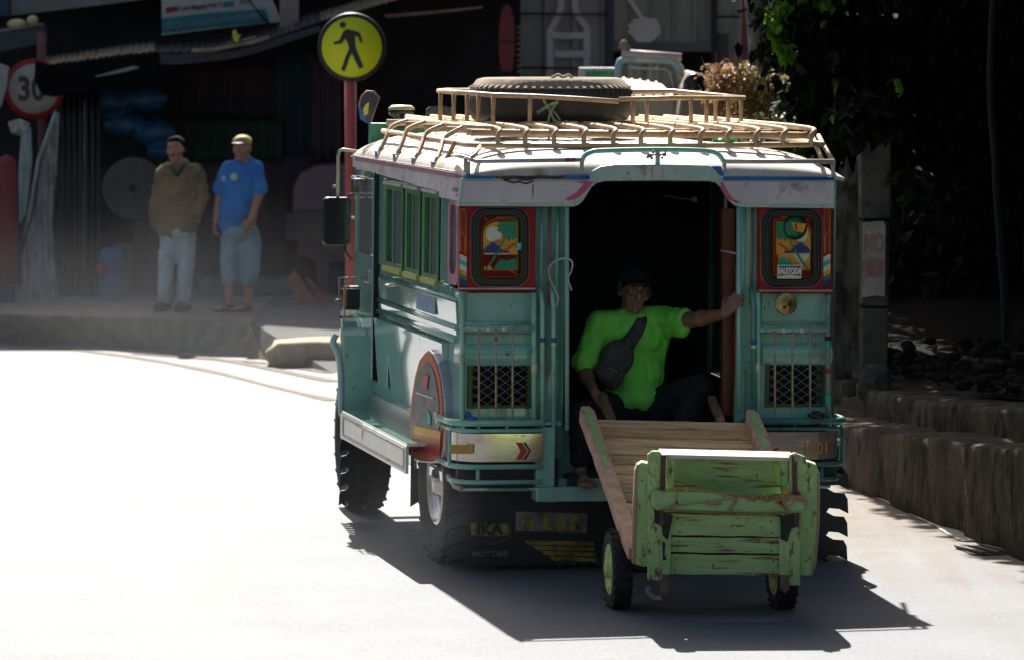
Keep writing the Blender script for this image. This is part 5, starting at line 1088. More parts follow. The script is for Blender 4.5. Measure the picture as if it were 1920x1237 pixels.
m = MB(); m.bb(0, .07, -.08, .0, 0, 3.9); o_ = m.build('wall_post', M('slate_blue_post', (.08, .11, .14), .6)); o_.location = (W(1138, 100, Yb).x, Yb, 0); tag(o_, 'slate blue upright between the bottle wall and the hand wall', 'post')
t, o = sheetwall('sheet_wall', 'olive grey sheet wall with a white painted pointing hand', 1149, 1334, 90, cor2, .22)
m = MB(); m.bb(0, W(1334, 90, Yb).x-o.x, -.10, .12, W(1150, 97, Yb).z, W(1150, 80, Yb).z); m.build('ledge', M('grey_ledge', (.20, .19, .18), .7), t)
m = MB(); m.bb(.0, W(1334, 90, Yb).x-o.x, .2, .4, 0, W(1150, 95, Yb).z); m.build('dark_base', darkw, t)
hp_ = [(1176, 0), (1184, -4), (1206, 32), (1212, 34), (1230, 36), (1238, 52), (1237, 66), (1222, 78), (1206, 82), (1192, 78), (1184, 66), (1176, 62), (1177, 56), (1183, 53), (1177, 50), (1180, 44), (1187, 43), (1184, 38), (1190, 36), (1200, 36)]
m = MB(); m.prism([W(x, y, Yb)-o+V((0, -.05, 0)) for x, y in hp_], (0, .010, 0)); m.build('painted_hand', M('cream_hand_paint', (.92, .85, .72), .8, c2=(.8, .74, .62), ns=30), t)
m = MB(); m.bb(0, .06, -.12, 0, 0, 3.9); o_ = m.build('wall_post', M('near_black_post', (.03, .03, .03), .6)); o_.location = (W(1333, 100, Yb).x, Yb, 0); tag(o_, 'black upright at the right end of the hand wall', 'post')
t, o = sheetwall('sheet_wall', 'narrow olive sheet wall between the black upright and the red post', 1342, 1460, 620, cor2, .22, .1)
m = MB(); m.tube([W(1342, 32, Yb)-o+V((0, -.1, 0)), W(1395, 32, Yb)-o+V((0, -.1, 0))], .015, 6); m.build('dark_rail', MATS['near_black_post'], t)
m = MB(); m.bb(W(1344, 100, Yb).x-o.x, W(1366, 100, Yb).x-o.x, -.06, -.04, W(1344, 130, Yb).z, W(1344, 63, Yb).z); m.build('hatch', M('grey_olive_hatch', (.12, .12, .09), .7), t)
m = MB(); m.tube([(0, 0, 0), (0, 0, 3.9)], .04, 10); o_ = m.build('steel_post', M('oxide_red_post', (.22, .05, .035), .6, c2=(.14, .035, .03), ns=7)); o_.location = (W(1396, 100, 43).x, 43, 0); tag(o_, 'oxide red steel post rising behind the dry bush', 'post')
# red surfboard shape and ladder of battens
t = thing('red_board', 'tall red pointed oval board standing against the dark wall left of the bottle wall', 'board', W(950, 78, 42.0)); 
m = MB(); n = 24; pts = []
for i in range(n+1): a = R(180*i/n-90); pts.append((.083*math.cos(a)**.8 if i not in (0, n) else 0, .0, .36*math.sin(a)))
full = [(x, 0, z) for x, y, z in pts]+[(-x, 0, z) for x, y, z in pts[1:-1][::-1]]; full = [(x, 0, z if z > -.3 else -.3) for x, y, z in full]
m.prism(full, (0, .05, 0)); m.build('hull', M('red_board_paint', (.22, .012, .02), .5, c2=(.16, .012, .02), ns=5), t, bevel=.015)
m = MB(); m.bb(-.085, .085, -.004, .0, -.02, .01); m.build('joint_line', M('dark_red_line', (.12, .01, .01), .6), t)
t = thing('batten_ladder', 'short ladder of pale battens between the red board and the bottle wall', 'ladder', W(973, 95, 42.4))
for k in range(9): m = MB(); m.bb(-.02, .035, -.01, .01, .22-k*.055, .24-k*.055); m.build('batten', M('pale_batten_wood', (.35, .30, .18), .8) if k == 0 else MATS['pale_batten_wood'], t)
m = MB(); m.bb(.0, .015, .01, .02, -.26, .27); m.build('spine', M('brown_spine', (.08, .05, .03), .8), t)
m = MB(); m.bb(-.04, .05, 0, .02, 0, .015); o_ = m.build('hook_arm', MATS['pale_batten_wood']); o_.location = W(982, 58, 42.3); tag(o_, 'small pale peg sticking out above the batten ladder', 'peg')
# ---- crate, truck, cream load, second vehicle
t = thing('plastic_crate', 'white crate of green bottles just above the spare tyre', 'crate', W(1128, 140, 38))
m = MB(); m.bb(-.20, .20, 0, .25, -.12, .06); m.build('box', M('dim_white_plastic', (.42, .43, .40), .6), t, bevel=.01)
m = MB(); m.bb(-.14, .18, -.006, 0, -.03, .03); m.build('green_bottles', M('green_bottle_glass', (.01, .25, .07), .3, c2=(.01, .1, .04), ns=25), t)
Yt = 36.5
t = thing('parked_truck', 'pale blue truck cab with a pipe on its roof frame seen over the jeepney rack', 'truck', (W(1225, 400, Yt).x, Yt, -.05)); o = V(t.location)
def TP(x, y, dy=0): return W(x, y, Yt+dy)-o
blu = M('rusty_pale_blue_paint', (.20, .36, .45), .5, c2=(.42, .44, .42), ns=5, dirt=(.30, .16, .07), damt=.4, ds=8)
P_ = [(1160, 235), (1160, 125), (1163, 116), (1172, 112), (1250, 113), (1264, 117), (1274, 128), (1284, 160), (1304, 235)]
m = MB(); m.tube([TP(x, y) for x, y in P_], .034, 8); m.build('window_frame', blu, t)
m = MB(); m.tube([TP(x, y, .02) for x, y in ((1174, 128), (1246, 130), (1256, 136), (1270, 190), (1280, 230))], .014, 6); m.build('inner_frame', blu, t)
m = MB(); m.prism([TP(x, y, .03) for x, y in ((1163, 235), (1163, 118), (1260, 118), (1284, 160), (1300, 235))], (0, .01, 0)); m.build('rear_glass', M('glass_painted_reflections', (.08, .09, .09), .12, c2=(.32, .30, .25), ns=3, stretch=(6, 1, .6)), t)  # lighter streaks in the colour stand for reflections
m = MB(); m.prism([TP(x, y, .06) for x, y in ((1156, 480), (1156, 235), (1310, 235), (1320, 480))], (0, 1.6, 0)); m.build('body', blu, t)
m = MB(); m.tube([TP(1166, 100), TP(1278, 108)], .034, 12); m.build('roof_pipe', M('greyish_pink_pipe', (.42, .36, .35), .6), t)
m = MB(); m.ball(TP(1170, 86), (.035, .03, .05)); m.tube(bez([TP(1160, 92), TP(1163, 84), TP(1172, 82), TP(1180, 90), TP(1170, 104)], 5), .012, 6); m.tube(bez([TP(1245, 118), TP(1243, 106), TP(1250, 100), TP(1254, 108)], 4), .008, 6); m.build('tied_cloth', M('brown_tied_cloth', (.22, .16, .13), .8), t)
t = thing('cargo_cover', 'cream ridged cargo cover glowing in the sun behind the spare tyre', 'cargo cover', W(1220, 225, 34.5)); o = V(t.location)
m = MB(); P_ = [W(x, y, 34.5)-o for x, y in ((1182, 232), (1182, 180), (1190, 172), (1245, 168), (1262, 178), (1262, 232))]; m.prism(P_, (0, .1, 0)); m.build('front_panel', M('cream_cover', (.52, .48, .36), .6, c2=(.42, .38, .28), ns=3), t)
m = MB(); m.add([W(1160, 180, 34.4)-o, W(1262, 178, 34.4)-o, W(1240, 158, 36.2)-o, W(1166, 146, 36.2)-o], [(0, 1, 2, 3)]); tt = m.build('sloping_top', M('cream_ridged_top', (.80, .72, .50), .6), t); sd_ = tt.modifiers.new('s', 'SOLIDIFY'); sd_.thickness = .02
for k in range(5): m = MB(); m.tube([W(1168+k*19, 179, 34.4)-o+V((0, 0, .012)), W(1170+k*15, 149+k*2, 36.2)-o+V((0, 0, .012))], .010, 5); m.build('ridge', MATS['cream_cover'], t)
t = thing('parked_jeep', 'sandy vehicle with a round mirror half hidden by the dry bush', 'vehicle', (W(1345, 400, 35.5).x, 35.5, 0)); o = V(t.location)
m = MB(); P_ = [W(x, y, 35.5)-o for x, y in ((1272, 480), (1272, 215), (1280, 165), (1296, 134), (1318, 140), (1345, 160), (1400, 165), (1440, 200), (1440, 480))]; m.prism(P_, (0, 1.4, 0)); m.build('body', M('sandy_body_paint', (.42, .34, .24), .5, c2=(.30, .24, .18), ns=4), t, bevel=.02)
m = MB(); c = W(1303, 160, 35.3)-o; m.lathe([(.001, -.02), (.085, -.02), (.1, 0), (.09, .03), (.001, .05)], c, (0, 1, 0), 24); m.build('mirror', black_p, t)
m = MB(); m.prism([W(x, y, 35.45)-o for x, y in ((1330, 175), (1345, 160), (1385, 160), (1392, 178))], (0, .01, 0)); m.build('windscreen', MATS['glass_painted_reflections'], t)
m = MB(); m.bb(W(1320, 190, 35.3).x-o.x, W(1440, 190, 35.3).x-o.x, -.15, .0, W(1320, 192, 35.3).z, W(1320, 180, 35.3).z); m.build('bonnet_edge', MATS['cream_cover'], t)

# ================================================================ TREES AND BUSHES
def leaves(m, pts, s0, s1, droop=.5, tri=False, k=0):
    m.k = k
    for p in pts:
        s_ = random.uniform(s0, s1); e = Matrix.Rotation(random.uniform(0, 6.28), 3, 'Z')@Matrix.Rotation(random.gauss(droop, .5), 3, 'X')@Matrix.Rotation(random.gauss(0, .4), 3, 'Y')
        a = V(p); q = [a+e@V(c)*s_ for c in ((0, 0, 0), (-.36, -.35, .06), (-.25, -.8, .04), (0, -1.15, -.06), (.25, -.8, .04), (.36, -.35, .06))]
        m.add(q, [(0, 1, 2, 3), (0, 3, 4, 5)], False)
def sunok(p):
    q = p-sd*(p.z/sd.z); return q.x > 2.54-(q.y-21.1)*.176-.05+.15*noise.noise(V((q.y*2, 0, 0))) or q.y > 27
def clump(c, r, n): return [V(c)+V((random.gauss(0, 1), random.gauss(0, 1), random.gauss(0, 1)))*V(r).x*.5 if False else V(c)+V((random.gauss(0, .42)*r[0], random.gauss(0, .42)*r[1], random.gauss(0, .42)*r[2])) for _ in range(n)]
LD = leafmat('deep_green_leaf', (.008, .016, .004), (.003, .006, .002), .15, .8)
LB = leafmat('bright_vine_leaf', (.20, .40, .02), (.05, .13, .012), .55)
bark = M('dark_bark', (.06, .05, .04), .95, c2=(.03, .025, .02), ns=5, stretch=(3, 3, .7), bump=1, bs=7)
def limb(m, pts, rs): m.tube(bez(pts, 5), [rs[0]+(rs[1]-rs[0])*i/(5*(len(pts)-1)) for i in range(5*(len(pts)-1)+1)], 9)
# big vine-hung tree at the right
random.seed(21)
vt = thing('vine_covered_tree', 'large dark tree hung with vines, bright backlit leaves at its left edge', 'tree', (3.9, 29.5, .5)); o = V(vt.location)
m = MB(); limb(m, [(0, 0, -.4), (-.05, .1, 1.5), (.1, 0, 3.2), (-.2, .1, 5.5)], (.34, .16))
for a in range(6): d = V((math.cos(a*1.05+.4), math.sin(a*1.05+.4), 0)); limb(m, [(0, 0, 2.4+.35*a), d*1.1+V((0, 0, 3.2+.3*a)), d*2.4+V((0, 0, 4.2+.2*a))], (.12, .03))
m.build('trunk', bark, vt)
m = MB(); P_ = []
for (px, py, Y_, r_, n_) in ((1520, -30, 28.5, .45, 420), (1500, 60, 28.4, .30, 260), (1530, 130, 28.5, .34, 330), (1560, 200, 28.6, .33, 330), (1570, 280, 28.6, .28, 260), (1600, 60, 28.7, .5, 420), (1620, 180, 28.8, .42, 400), (1640, 260, 29, .3, 300), (1700, 40, 29, .5, 420), (1700, 160, 29, .5, 420), (1760, 250, 29.2, .4, 350), (1800, 80, 29.3, .6, 500), (1900, 160, 29.4, .6, 500), (1950, 20, 29.4, .6, 420), (1640, 205, 25.7, .12, 160), (1600, 230, 25.8, .10, 110), (1660, 225, 25.75, .09, 90), (1880, 300, 29.6, .5, 350), (1780, 360, 29.8, .4, 240)):
    c_ = W(px, py, Y_)-o; P_ += clump(c_, (r_, r_*1.1, r_), n_)
for _ in range(120):   # high crown above the picture
    th = random.uniform(0, 6.28); rr_ = random.uniform(0, 1)**.5; c_ = V((rr_*3.0*math.cos(th), rr_*3.2*math.sin(th), random.uniform(3.6, 6.2)-rr_*.9)); P_ += clump(c_, (.7, .7, .45), 42)
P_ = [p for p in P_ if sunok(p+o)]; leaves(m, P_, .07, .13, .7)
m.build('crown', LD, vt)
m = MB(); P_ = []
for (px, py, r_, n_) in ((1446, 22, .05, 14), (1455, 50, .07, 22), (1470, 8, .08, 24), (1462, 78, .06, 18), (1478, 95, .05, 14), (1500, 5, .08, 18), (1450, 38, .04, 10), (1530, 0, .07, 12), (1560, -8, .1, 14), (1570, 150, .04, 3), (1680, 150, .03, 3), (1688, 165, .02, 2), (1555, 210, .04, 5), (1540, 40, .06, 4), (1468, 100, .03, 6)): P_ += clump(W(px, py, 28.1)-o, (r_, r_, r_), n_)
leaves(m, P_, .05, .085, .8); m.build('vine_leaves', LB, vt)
m = MB()
for (px0, py0, px1, py1) in ((1475, -40, 1458, 60), (1500, -40, 1480, 100), (1560, 120, 1562, 240), (1600, 200, 1608, 300)): limb(m, [W(px0, py0, 28.2)-o, W((px0+px1)/2+5, (py0+py1)/2, 28.2)-o, W(px1, py1, 28.2)-o], (.012, .004))
m.build('vine_stems', bark, vt)
# second crown, added out of view to shade the wall and ledge
st_ = thing('shade_tree', 'thin trunk at the right edge under a crown added above view for shade', 'tree', (W(1885, 650, 27).x, 27, .5)); o = V(st_.location)
m = MB(); limb(m, [W(1886, 660, 27)-o, W(1884, 560, 27)-o, W(1874, 430, 27)-o, W(1866, 300, 27)-o, W(1860, 40, 27)-o, (.1, .2, 5.0)], (.028, .02)); m.build('trunk', M('shade_dark_thin_bark', (.010, .009, .008), .9, c2=(.015, .013, .01), ns=8), st_)  # bark blackened so the trunk sinks into the shade
m = MB(); P_ = []; random.seed(33)
for _ in range(300):
    th = random.uniform(0, 6.28); rr_ = random.uniform(0, 1)**.5; c_ = V((.3+rr_*2.6*math.cos(th), -.6+rr_*3.6*math.sin(th), random.uniform(3.3, 5.4)-rr_*.6)); P_ += clump(c_, (.7, .7, .4), 44)
for _ in range(300): P_ += clump(V((random.uniform(1.9, 7), random.uniform(25.5, 37), random.uniform(4.2, 5.8)))-o, (.6, .6, .3), 26)  # leaf slab added overhead to keep sun off the ledge
P_ = [p for p in P_ if sunok(p+o)]; leaves(m, P_, .10, .19, .5); m.build('crown', LD, st_)
# dense dark growth closing the view on the right
random.seed(44)
m = MB(); P_ = []
for _ in range(230):
    x = random.uniform(2.6, 9.5); y = random.uniform(31, 35)+max(0, 5-x)*.3; z = random.uniform(.2, 7.5); P_ += clump(V((x, y, z)), (.7, .6, .6), 50)
leaves(m, P_, .12, .22, .7)
m.k = 1; m.add([(2.3, 34.5, -1), (14, 30, -1), (14, 30, 9), (2.3, 34.5, 9)], [(0, 1, 2, 3)], False); m.add([(14, 30, -1), (14, 10, -1), (14, 10, 9), (14, 30, 9)], [(0, 1, 2, 3)], False)  # upright black sheets added behind the growth to keep it dark
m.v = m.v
tag(m.build('undergrowth', [LD, M('black_backing_sheet', (.008, .007, .005), 1, spec=.1)]), 'dense dark trees and undergrowth filling the right background, black sheets added behind', 'undergrowth', kind='stuff')
# mottled trunk at the top centre right
t = thing('mottled_tree', 'mottled grey trunk against the sheet wall left of the vines', 'tree', (W(1425, 300, 33).x, 33, 0)); o = V(t.location)
m = MB(); limb(m, [(.05, 0, -.2), W(1432, 200, 33)-o, W(1424, 60, 33)-o, W(1416, -40, 33)-o, (-.1, 0, 4.5)], (.10, .09)); m.build('trunk', M('mottled_bark', (.22, .20, .17), .9, c2=(.03, .03, .025), ns=9), t)
m = MB(); P_ = []; random.seed(9)
for _ in range(40): P_ += clump((random.uniform(-.6, 1.2), random.uniform(-1, 1), random.uniform(3.2, 5)), (.5, .5, .4), 30)
P_ += clump(W(1445, 130, 33)-o, (.18, .15, .45), 300); leaves(m, P_, .05, .10, .7); m.build('crown', LD, t)
# dry sunlit bush and darker bush under it
def bush(name, label, spots, Y, mts, s0, s1, twigs=60):
    t = thing(name, label, 'bush', W(spots[0][0], spots[0][1]+80, Y)); o = V(t.location); m = MB(); P_ = []
    for (px, py, rx, rz_, n_, k) in spots: leaves(m, clump(W(px, py, Y+random.uniform(-.15, .15))-o, (rx, .3, rz_), n_), s0, s1, .3, k=k)
    m.build('foliage', mts, t); m = MB(); 
    for _ in range(twigs):
        s_ = random.choice(spots); a = W(s_[0]+random.uniform(-10, 10), s_[1]+60, Y)-o; b_ = W(s_[0]+random.uniform(-45, 45), s_[1]+random.uniform(-45, 10), Y)-o+V((0, random.uniform(-.2, .2), 0)); m.tube([a, (a+b_)/2+V((random.uniform(-.03, .03), 0, .03)), b_], [.006, .004, .002], 4, caps=False)
    m.build('twigs', M(name+'_twig', (.30, .17, .08), .9), t); return t
LT = leafmat('dry_tan_leaf', (.50, .38, .15), (.22, .18, .06), .45); LR_ = leafmat('dry_rust_leaf', (.50, .28, .12), (.28, .15, .06), .4); LO = leafmat('olive_leaf', (.15, .15, .05), (.05, .06, .02), .35)
random.seed(2)
bush('dry_bush', 'sunlit dry tan and rust bush right of the parked vehicles', ((1420, 175, .20, .16, 800, 0), (1455, 165, .18, .14, 600, 0), (1400, 140, .16, .10, 300, 0), (1360, 140, .17, .10, 420, 1), (1340, 170, .08, .14, 180, 1), (1440, 220, .25, .16, 800, 0), (1390, 215, .16, .16, 420, 1)), 31, [LT, LR_], .022, .045, 150)
bush('olive_bush', 'dark olive bush between the dry bush and the jeepney roof rack', ((1470, 250, .25, .14, 900, 0), (1520, 260, .22, .16, 700, 0), (1430, 262, .22, .10, 500, 0), (1550, 300, .12, .2, 300, 0)), 29.6, [LO], .03, .055, 40)
# ================================================================ WOODEN HAND CART
CO = groundpx(1320, 1145)
cart = thing('hand_cart', 'weathered wooden hand cart with a peeling green tailboard towed behind the jeepney', 'hand cart', CO)
def C_(p): return V(p)-CO
TA, TB = C_(W(1098, 778, 20.3)), C_(W(1408, 785, 20.36)); BA, BB = C_(W(1192, 1046, 19.12)), C_(W(1512, 1050, 19.18))
up = (TB-TA).cross(BA-TA).normalized(); up = up if up.z > 0 else -up
for nm, a, b_ in (('side_rail', TA, BA), ('side_rail', TB, BB)):
    m = MB(); d = (b_-a).normalized(); n = 26; sd_ = d.cross(up).normalized(); vs = []
    for i in range(n+1):
        p = a-d*.02+(b_-a)*i/n; wv = .034+.004*noise.noise(p*9); hh = .03
        if i == 0: wv *= .6
        for sx, sz in ((-1, -1), (1, -1), (1, 1), (-1, 1)): vs.append(p+sd_*sx*(wv+.003*noise.noise(p*30+V((sx, 0, 0))))+up*(sz*hh+.012))
    m.add(vs, [(4*i+k, 4*i+(k+1) % 4, 4*i+4+(k+1) % 4, 4*i+4+k) for i in range(n) for k in range(4)]+[(0, 1, 2, 3), (4*n+3, 4*n+2, 4*n+1, 4*n)], False)
    r_ = m.build(nm, M(nm+'_wood', (.66, .39, .25), .75, c2=(.48, .27, .17), ns=8, stretch=(3, 3, .6), dirt=(.12, .07, .04), damt=.25, ds=8, bump=.5) if a is TA else MATS['side_rail_wood'], cart, bevel=.006)
    # flaking green paint down the middle of the rail
    m = MB(); vs = []; n = 40
    for i in range(n+1):
        t_ = i/n*(.42 if a is TA else .34); p = a+(b_-a)*(t_+.01); w_ = (.017+.012*noise.noise(V((i*.5, 3 if a is TA else 8, 0))))*(1 if t_ < .3 else .7)
        if noise.noise(V((i*.33, 9, 0))) > .38: w_ *= .2
        off = sd_*(.006*noise.noise(V((i*.4, 1, 0))))
        vs += [p+off+sd_*w_+up*.0445, p+off-sd_*w_*.9+up*.0445]
    m.add(vs, [(2*i, 2*i+1, 2*i+3, 2*i+2) for i in range(n)], False); m.build('flaking_paint', M('flaking_green_paint', (.34, .50, .17), .6, c2=(.25, .40, .12), ns=20) if a is TA else MATS['flaking_green_paint'], r_)
NS = 15
for k in range(NS):
    t0 = (k+.08)/NS; t1 = (k+.90)/NS; random.seed(k)
    a0, a1 = TA.lerp(BA, t0), TA.lerp(BA, t1); b0, b1 = TB.lerp(BB, t0), TB.lerp(BB, t1)
    dn = -up*(.010+random.uniform(0, .008)); m = MB(); n = 10; vs = []
    for i in range(n+1):
        f = i/n; w1 = .003*noise.noise(V((k*3.1, i*.8, 0))); w2 = .003*noise.noise(V((k*3.1, i*.8, 5)))
        q0 = a0.lerp(b0, f)+dn+(a1-a0).normalized()*w1; q1 = a1.lerp(b1, f)+dn+(a1-a0).normalized()*w2
        vs += [q0, q1, q1-up*.02, q0-up*.02]
    m.add(vs, [(4*i+j, 4*i+(j+1) % 4, 4*i+4+(j+1) % 4, 4*i+4+j) for i in range(n) for j in range(4)]+[(0, 1, 2, 3), (4*n+3, 4*n+2, 4*n+1, 4*n)], False)
    m.build('slat', wood_g if k in (7, 8) else (M('slat_wood_%s' % 'abc'[k % 3], mul((.88, .52, .24), (1, .82, 1.12)[k % 3]), .75, c2=mul((.55, .32, .16), (1, .85, 1.05)[k % 3]), ns=6, stretch=(.5, 5, 5), dirt=(.13, .075, .04), damt=.4, ds=7+k % 3, dstretch=(.35, 3, 3), bump=.6, bs=14, bstretch=(.6, 8, 8)) if k < 3 else MATS['slat_wood_%s' % 'abc'[k % 3]]), cart, bevel=.003)
# shafts the man holds
for (x0, y0, x1, y1) in ((1148, 790, 1130, 742), (1352, 790, 1334, 748)):
    m = MB(); a = C_(W(x0, y0, 20.35)); b_ = C_(W(x1, y1, 20.74)); m.beam(a, b_, .040, .045); m.build('handle', wood_b, cart, bevel=.012)
for t_ in (.2, .6, .9):
    m = MB(); m.beam(TA.lerp(BA, t_)-up*.06, TB.lerp(BB, t_)-up*.06, .05, .05, up); m.build('cross_bearer', wood_b, cart)
# tailboard
def EB(x, y, off=0): return C_(W(x, y, 19.06-(1055-y)*.00105-off))
def plk(name, pts, off, mt, th=.026, bev=.004, par=cart):
    m = MB(); m.prism([EB(x, y, off) for x, y in pts], (0, th, 0)); return m.build(name, mt, par, bevel=bev)
plk('side_plank', [(1187, 1056), (1188, 1000), (1191, 885), (1195, 871), (1203, 866), (1228, 870), (1232, 884), (1232, 1060), (1206, 1062)], .0, gw_v, .10)
plk('lit_edge', [(1185, 1056), (1190, 1056), (1193, 1000), (1195, 888), (1199, 874), (1195, 869), (1190, 882), (1187, 950), (1186, 1000)], .008, M('pinkish_lit_edge_wood', (.42, .27, .19), .8), .10)  # pale strip paints the light catching the plank edge
plk('side_plank', [(1214, 985), (1214, 852), (1222, 845), (1236, 845), (1242, 852), (1242, 1088), (1214, 1086)], .03, gw_v, .03)
plk('side_plank', [(1500, 1078), (1497, 885), (1500, 872), (1512, 864), (1530, 870), (1538, 888), (1536, 980), (1530, 1055), (1522, 1078)], .0, gw_v, .10)
plk('lit_edge', [(1534, 885), (1538, 888), (1537, 980), (1531, 1055), (1523, 1080), (1520, 1078), (1527, 1050), (1532, 980)], .008, MATS['pinkish_lit_edge_wood'], .10)
plk('side_plank', [(1480, 1096), (1480, 852), (1490, 848), (1510, 856), (1516, 880), (1502, 890), (1500, 1098)], .03, gw_v, .03)
plk('inner_board', [(1246, 856), (1474, 860), (1474, 970), (1246, 966)], -.10, gw, .025)
plk('inner_post', [(1250, 858), (1265, 858), (1264, 920), (1250, 920)], .0, gw_v, .05); plk('inner_post', [(1463, 862), (1478, 862), (1478, 924), (1464, 924)], .0, gw_v, .05)
plk('dark_batten', [(1239, 852), (1249, 852), (1246, 985), (1235, 985)], .045, M('oxblood_batten', (.16, .06, .03), .7, c2=(.06, .03, .02), ns=9, stretch=(1, 1, .5)), .03)
plk('dark_batten', [(1485, 856), (1494, 850), (1497, 985), (1488, 985)], .045, MATS['oxblood_batten'], .03); plk('lit_chip', [(1488, 852), (1495, 848), (1494, 864), (1490, 866)], .05, MATS['pinkish_lit_edge_wood'], .01)
for (l, r_, y0, y1, z0, z1) in ((1254, 1464, 962, 966, 1002, 1006), (1250, 1463, 1006, 1009, 1034, 1037), (1244, 1466, 1038, 1041, 1076, 1078)):
    pts = [(l+(r_-l)*i/8, y0+(y1-y0)*i/8+random.uniform(-.8, .8)) for i in range(9)]+[(r_-(r_-l)*i/8, z1+(z0-z1)*i/8+random.uniform(-1, 1)) for i in range(9)]
    plk('tail_plank', pts, .012, gw, .022, .002)
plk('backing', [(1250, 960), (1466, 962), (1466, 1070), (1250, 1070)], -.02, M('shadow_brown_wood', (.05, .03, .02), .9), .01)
plk('upright', [(1240, 975), (1259, 968), (1257, 1077), (1239, 1076)], .035, gw_v, .025); plk('upright', [(1461, 980), (1481, 980), (1480, 1078), (1461, 1078)], .035, gw_v, .025)
blk = M('chipped_black_paint', (.015, .015, .014), .5, c2=(.03, .03, .03), ns=12, dirt=(.16, .32, .09), damt=.3, ds=13)
plk('black_bracket', [(1226, 950), (1262, 964), (1258, 985), (1252, 1012), (1243, 1004), (1240, 985), (1228, 980)], .045, blk, .012); plk('black_bracket', [(1463, 966), (1499, 955), (1498, 986), (1484, 990), (1476, 1016), (1464, 1010)], .045, blk, .012)
plk('black_smear', [(1242, 1012), (1248, 1018), (1246, 1038), (1250, 1048), (1243, 1050)], .0375, blk, .003)
for (px, py) in ((1270, 972), (1275, 996), (1445, 976), (1448, 998), (1272, 1014), (1270, 1030), (1448, 1018), (1446, 1031), (1268, 1048), (1266, 1068), (1450, 1050), (1449, 1070), (1204, 900), (1208, 1040), (1515, 900), (1512, 1050)):
    m = MB(); m.lathe([(.001, 0), (.004, .0), (.004, .004)], EB(px, py, .014), (0, 1, 0), 8); m.build('nail', M('rusty_nail', (.03, .018, .012), .8) if 'rusty_nail' not in MATS else MATS['rusty_nail'], cart)
cb = [(1221, 926), (1228, 919), (1260, 920), (1400, 924), (1480, 926), (1506, 928), (1511, 935), (1510, 955), (1503, 961), (1450, 962), (1300, 958), (1232, 956), (1222, 950)]
plk('cross_bar', cb, .075, M('cross_bar_paint', (.38, .58, .27), .65, c2=(.27, .46, .19), ns=5, stretch=(1, 1, 3), dirt=(.30, .17, .11), damt=.5, ds=7, dstretch=(.8, .8, 2), bump=.4, bs=20, dw=.05), .035, .012)
for px in (1268, 1463): m = MB(); m.lathe([(.001, 0), (.008, .0), (.008, .006)], EB(px, 941, .079), (0, 1, 0), 12); m.build('bolt', M('rust_bolt', (.10, .04, .02), .7) if px == 1268 else MATS['rust_bolt'], cart)
a = EB(1237, 859, .02); b_ = EB(1492, 865, .02); m = MB(); m.prism([a, b_, b_+V((-.01, .19, .006)), a+V((0, .19, .006))], (0, 0, .020)); m.build('top_board', wood_e, cart, bevel=.006)
for pts in ([(1237, 1074), (1256, 1076), (1255, 1112), (1248, 1122), (1238, 1112)], [(1463, 1078), (1481, 1078), (1480, 1106), (1472, 1115), (1463, 1104)]): plk('foot', pts, .03, M('foot_wood', (.20, .14, .09), .8, c2=(.13, .09, .06), ns=10), .05, .01) if 'foot_wood' not in MATS else plk('foot', pts, .03, MATS['foot_wood'], .05, .01)
m = MB(); m.tube(bez([EB(1216, 1098, -.05), EB(1218, 1112, -.04), EB(1230, 1121, -.02), EB(1243, 1120, .0)], 4), .014, 8); m.build('skid', M('grey_skid', (.25, .24, .22), .6), cart)
# wheels
for px in (1158, 1466):
    c = C_(groundpx(px, 1140))+V((0, 0, .182)); t = thing('wheel', None, None); t.parent = cart; t.location = c; t.rotation_euler = (0, 0, R(8)); rad, h = .182, .048
    m = MB(); m.lathe([(rad*.60, -h*.8), (rad*.78, -h), (rad*.92, -h*.9), (rad, -h*.45), (rad, h*.45), (rad*.92, h*.9), (rad*.78, h), (rad*.60, h*.8)], (0, 0, 0), (1, 0, 0), 36)
    for k in range(22):
        an = 2*math.pi*k/22
        for s in (-1, 1):
            rot = Matrix.Rotation(an+(.14 if s > 0 else 0), 3, 'X'); m.box(rot@V((s*h*.5, 0, rad*.985)), (h*.8, rad*.13, rad*.08), rot@Matrix.Rotation(s*R(24), 3, 'Z'))
    m.build('tyre', tyre_dusty, t)
    m = MB(); m.lathe([(rad*.66, -h*.82), (rad*.62, -h*.9), (rad*.5, -h*.6), (rad*.25, -h*.5), (rad*.22, -h*1.2), (.001, -h*1.25)], (0, 0, 0), (1, 0, 0), 24); m.lathe([(rad*.62, h*.8), (rad*.5, h*.6), (.001, h*.6)], (0, 0, 0), (1, 0, 0), 24); m.build('rim', lime, t)
m = MB(); m.tube([C_(groundpx(1158, 1140))+V((0, 0, .182)), C_(groundpx(1466, 1140))+V((0, 0, .182))], .016); m.build('axle', black_r, cart)
for t_, px in ((TA.lerp(BA, .82), 1200), (TB.lerp(BB, .82), 1440)):
    m = MB(); m.beam(t_-up*.05+V((.05 if px < 1300 else -.05, 0, 0)), C_(groundpx(px, 1140))+V((0, 0, .19)), .05, .06); m.build('axle_bracket', wood_b, cart)
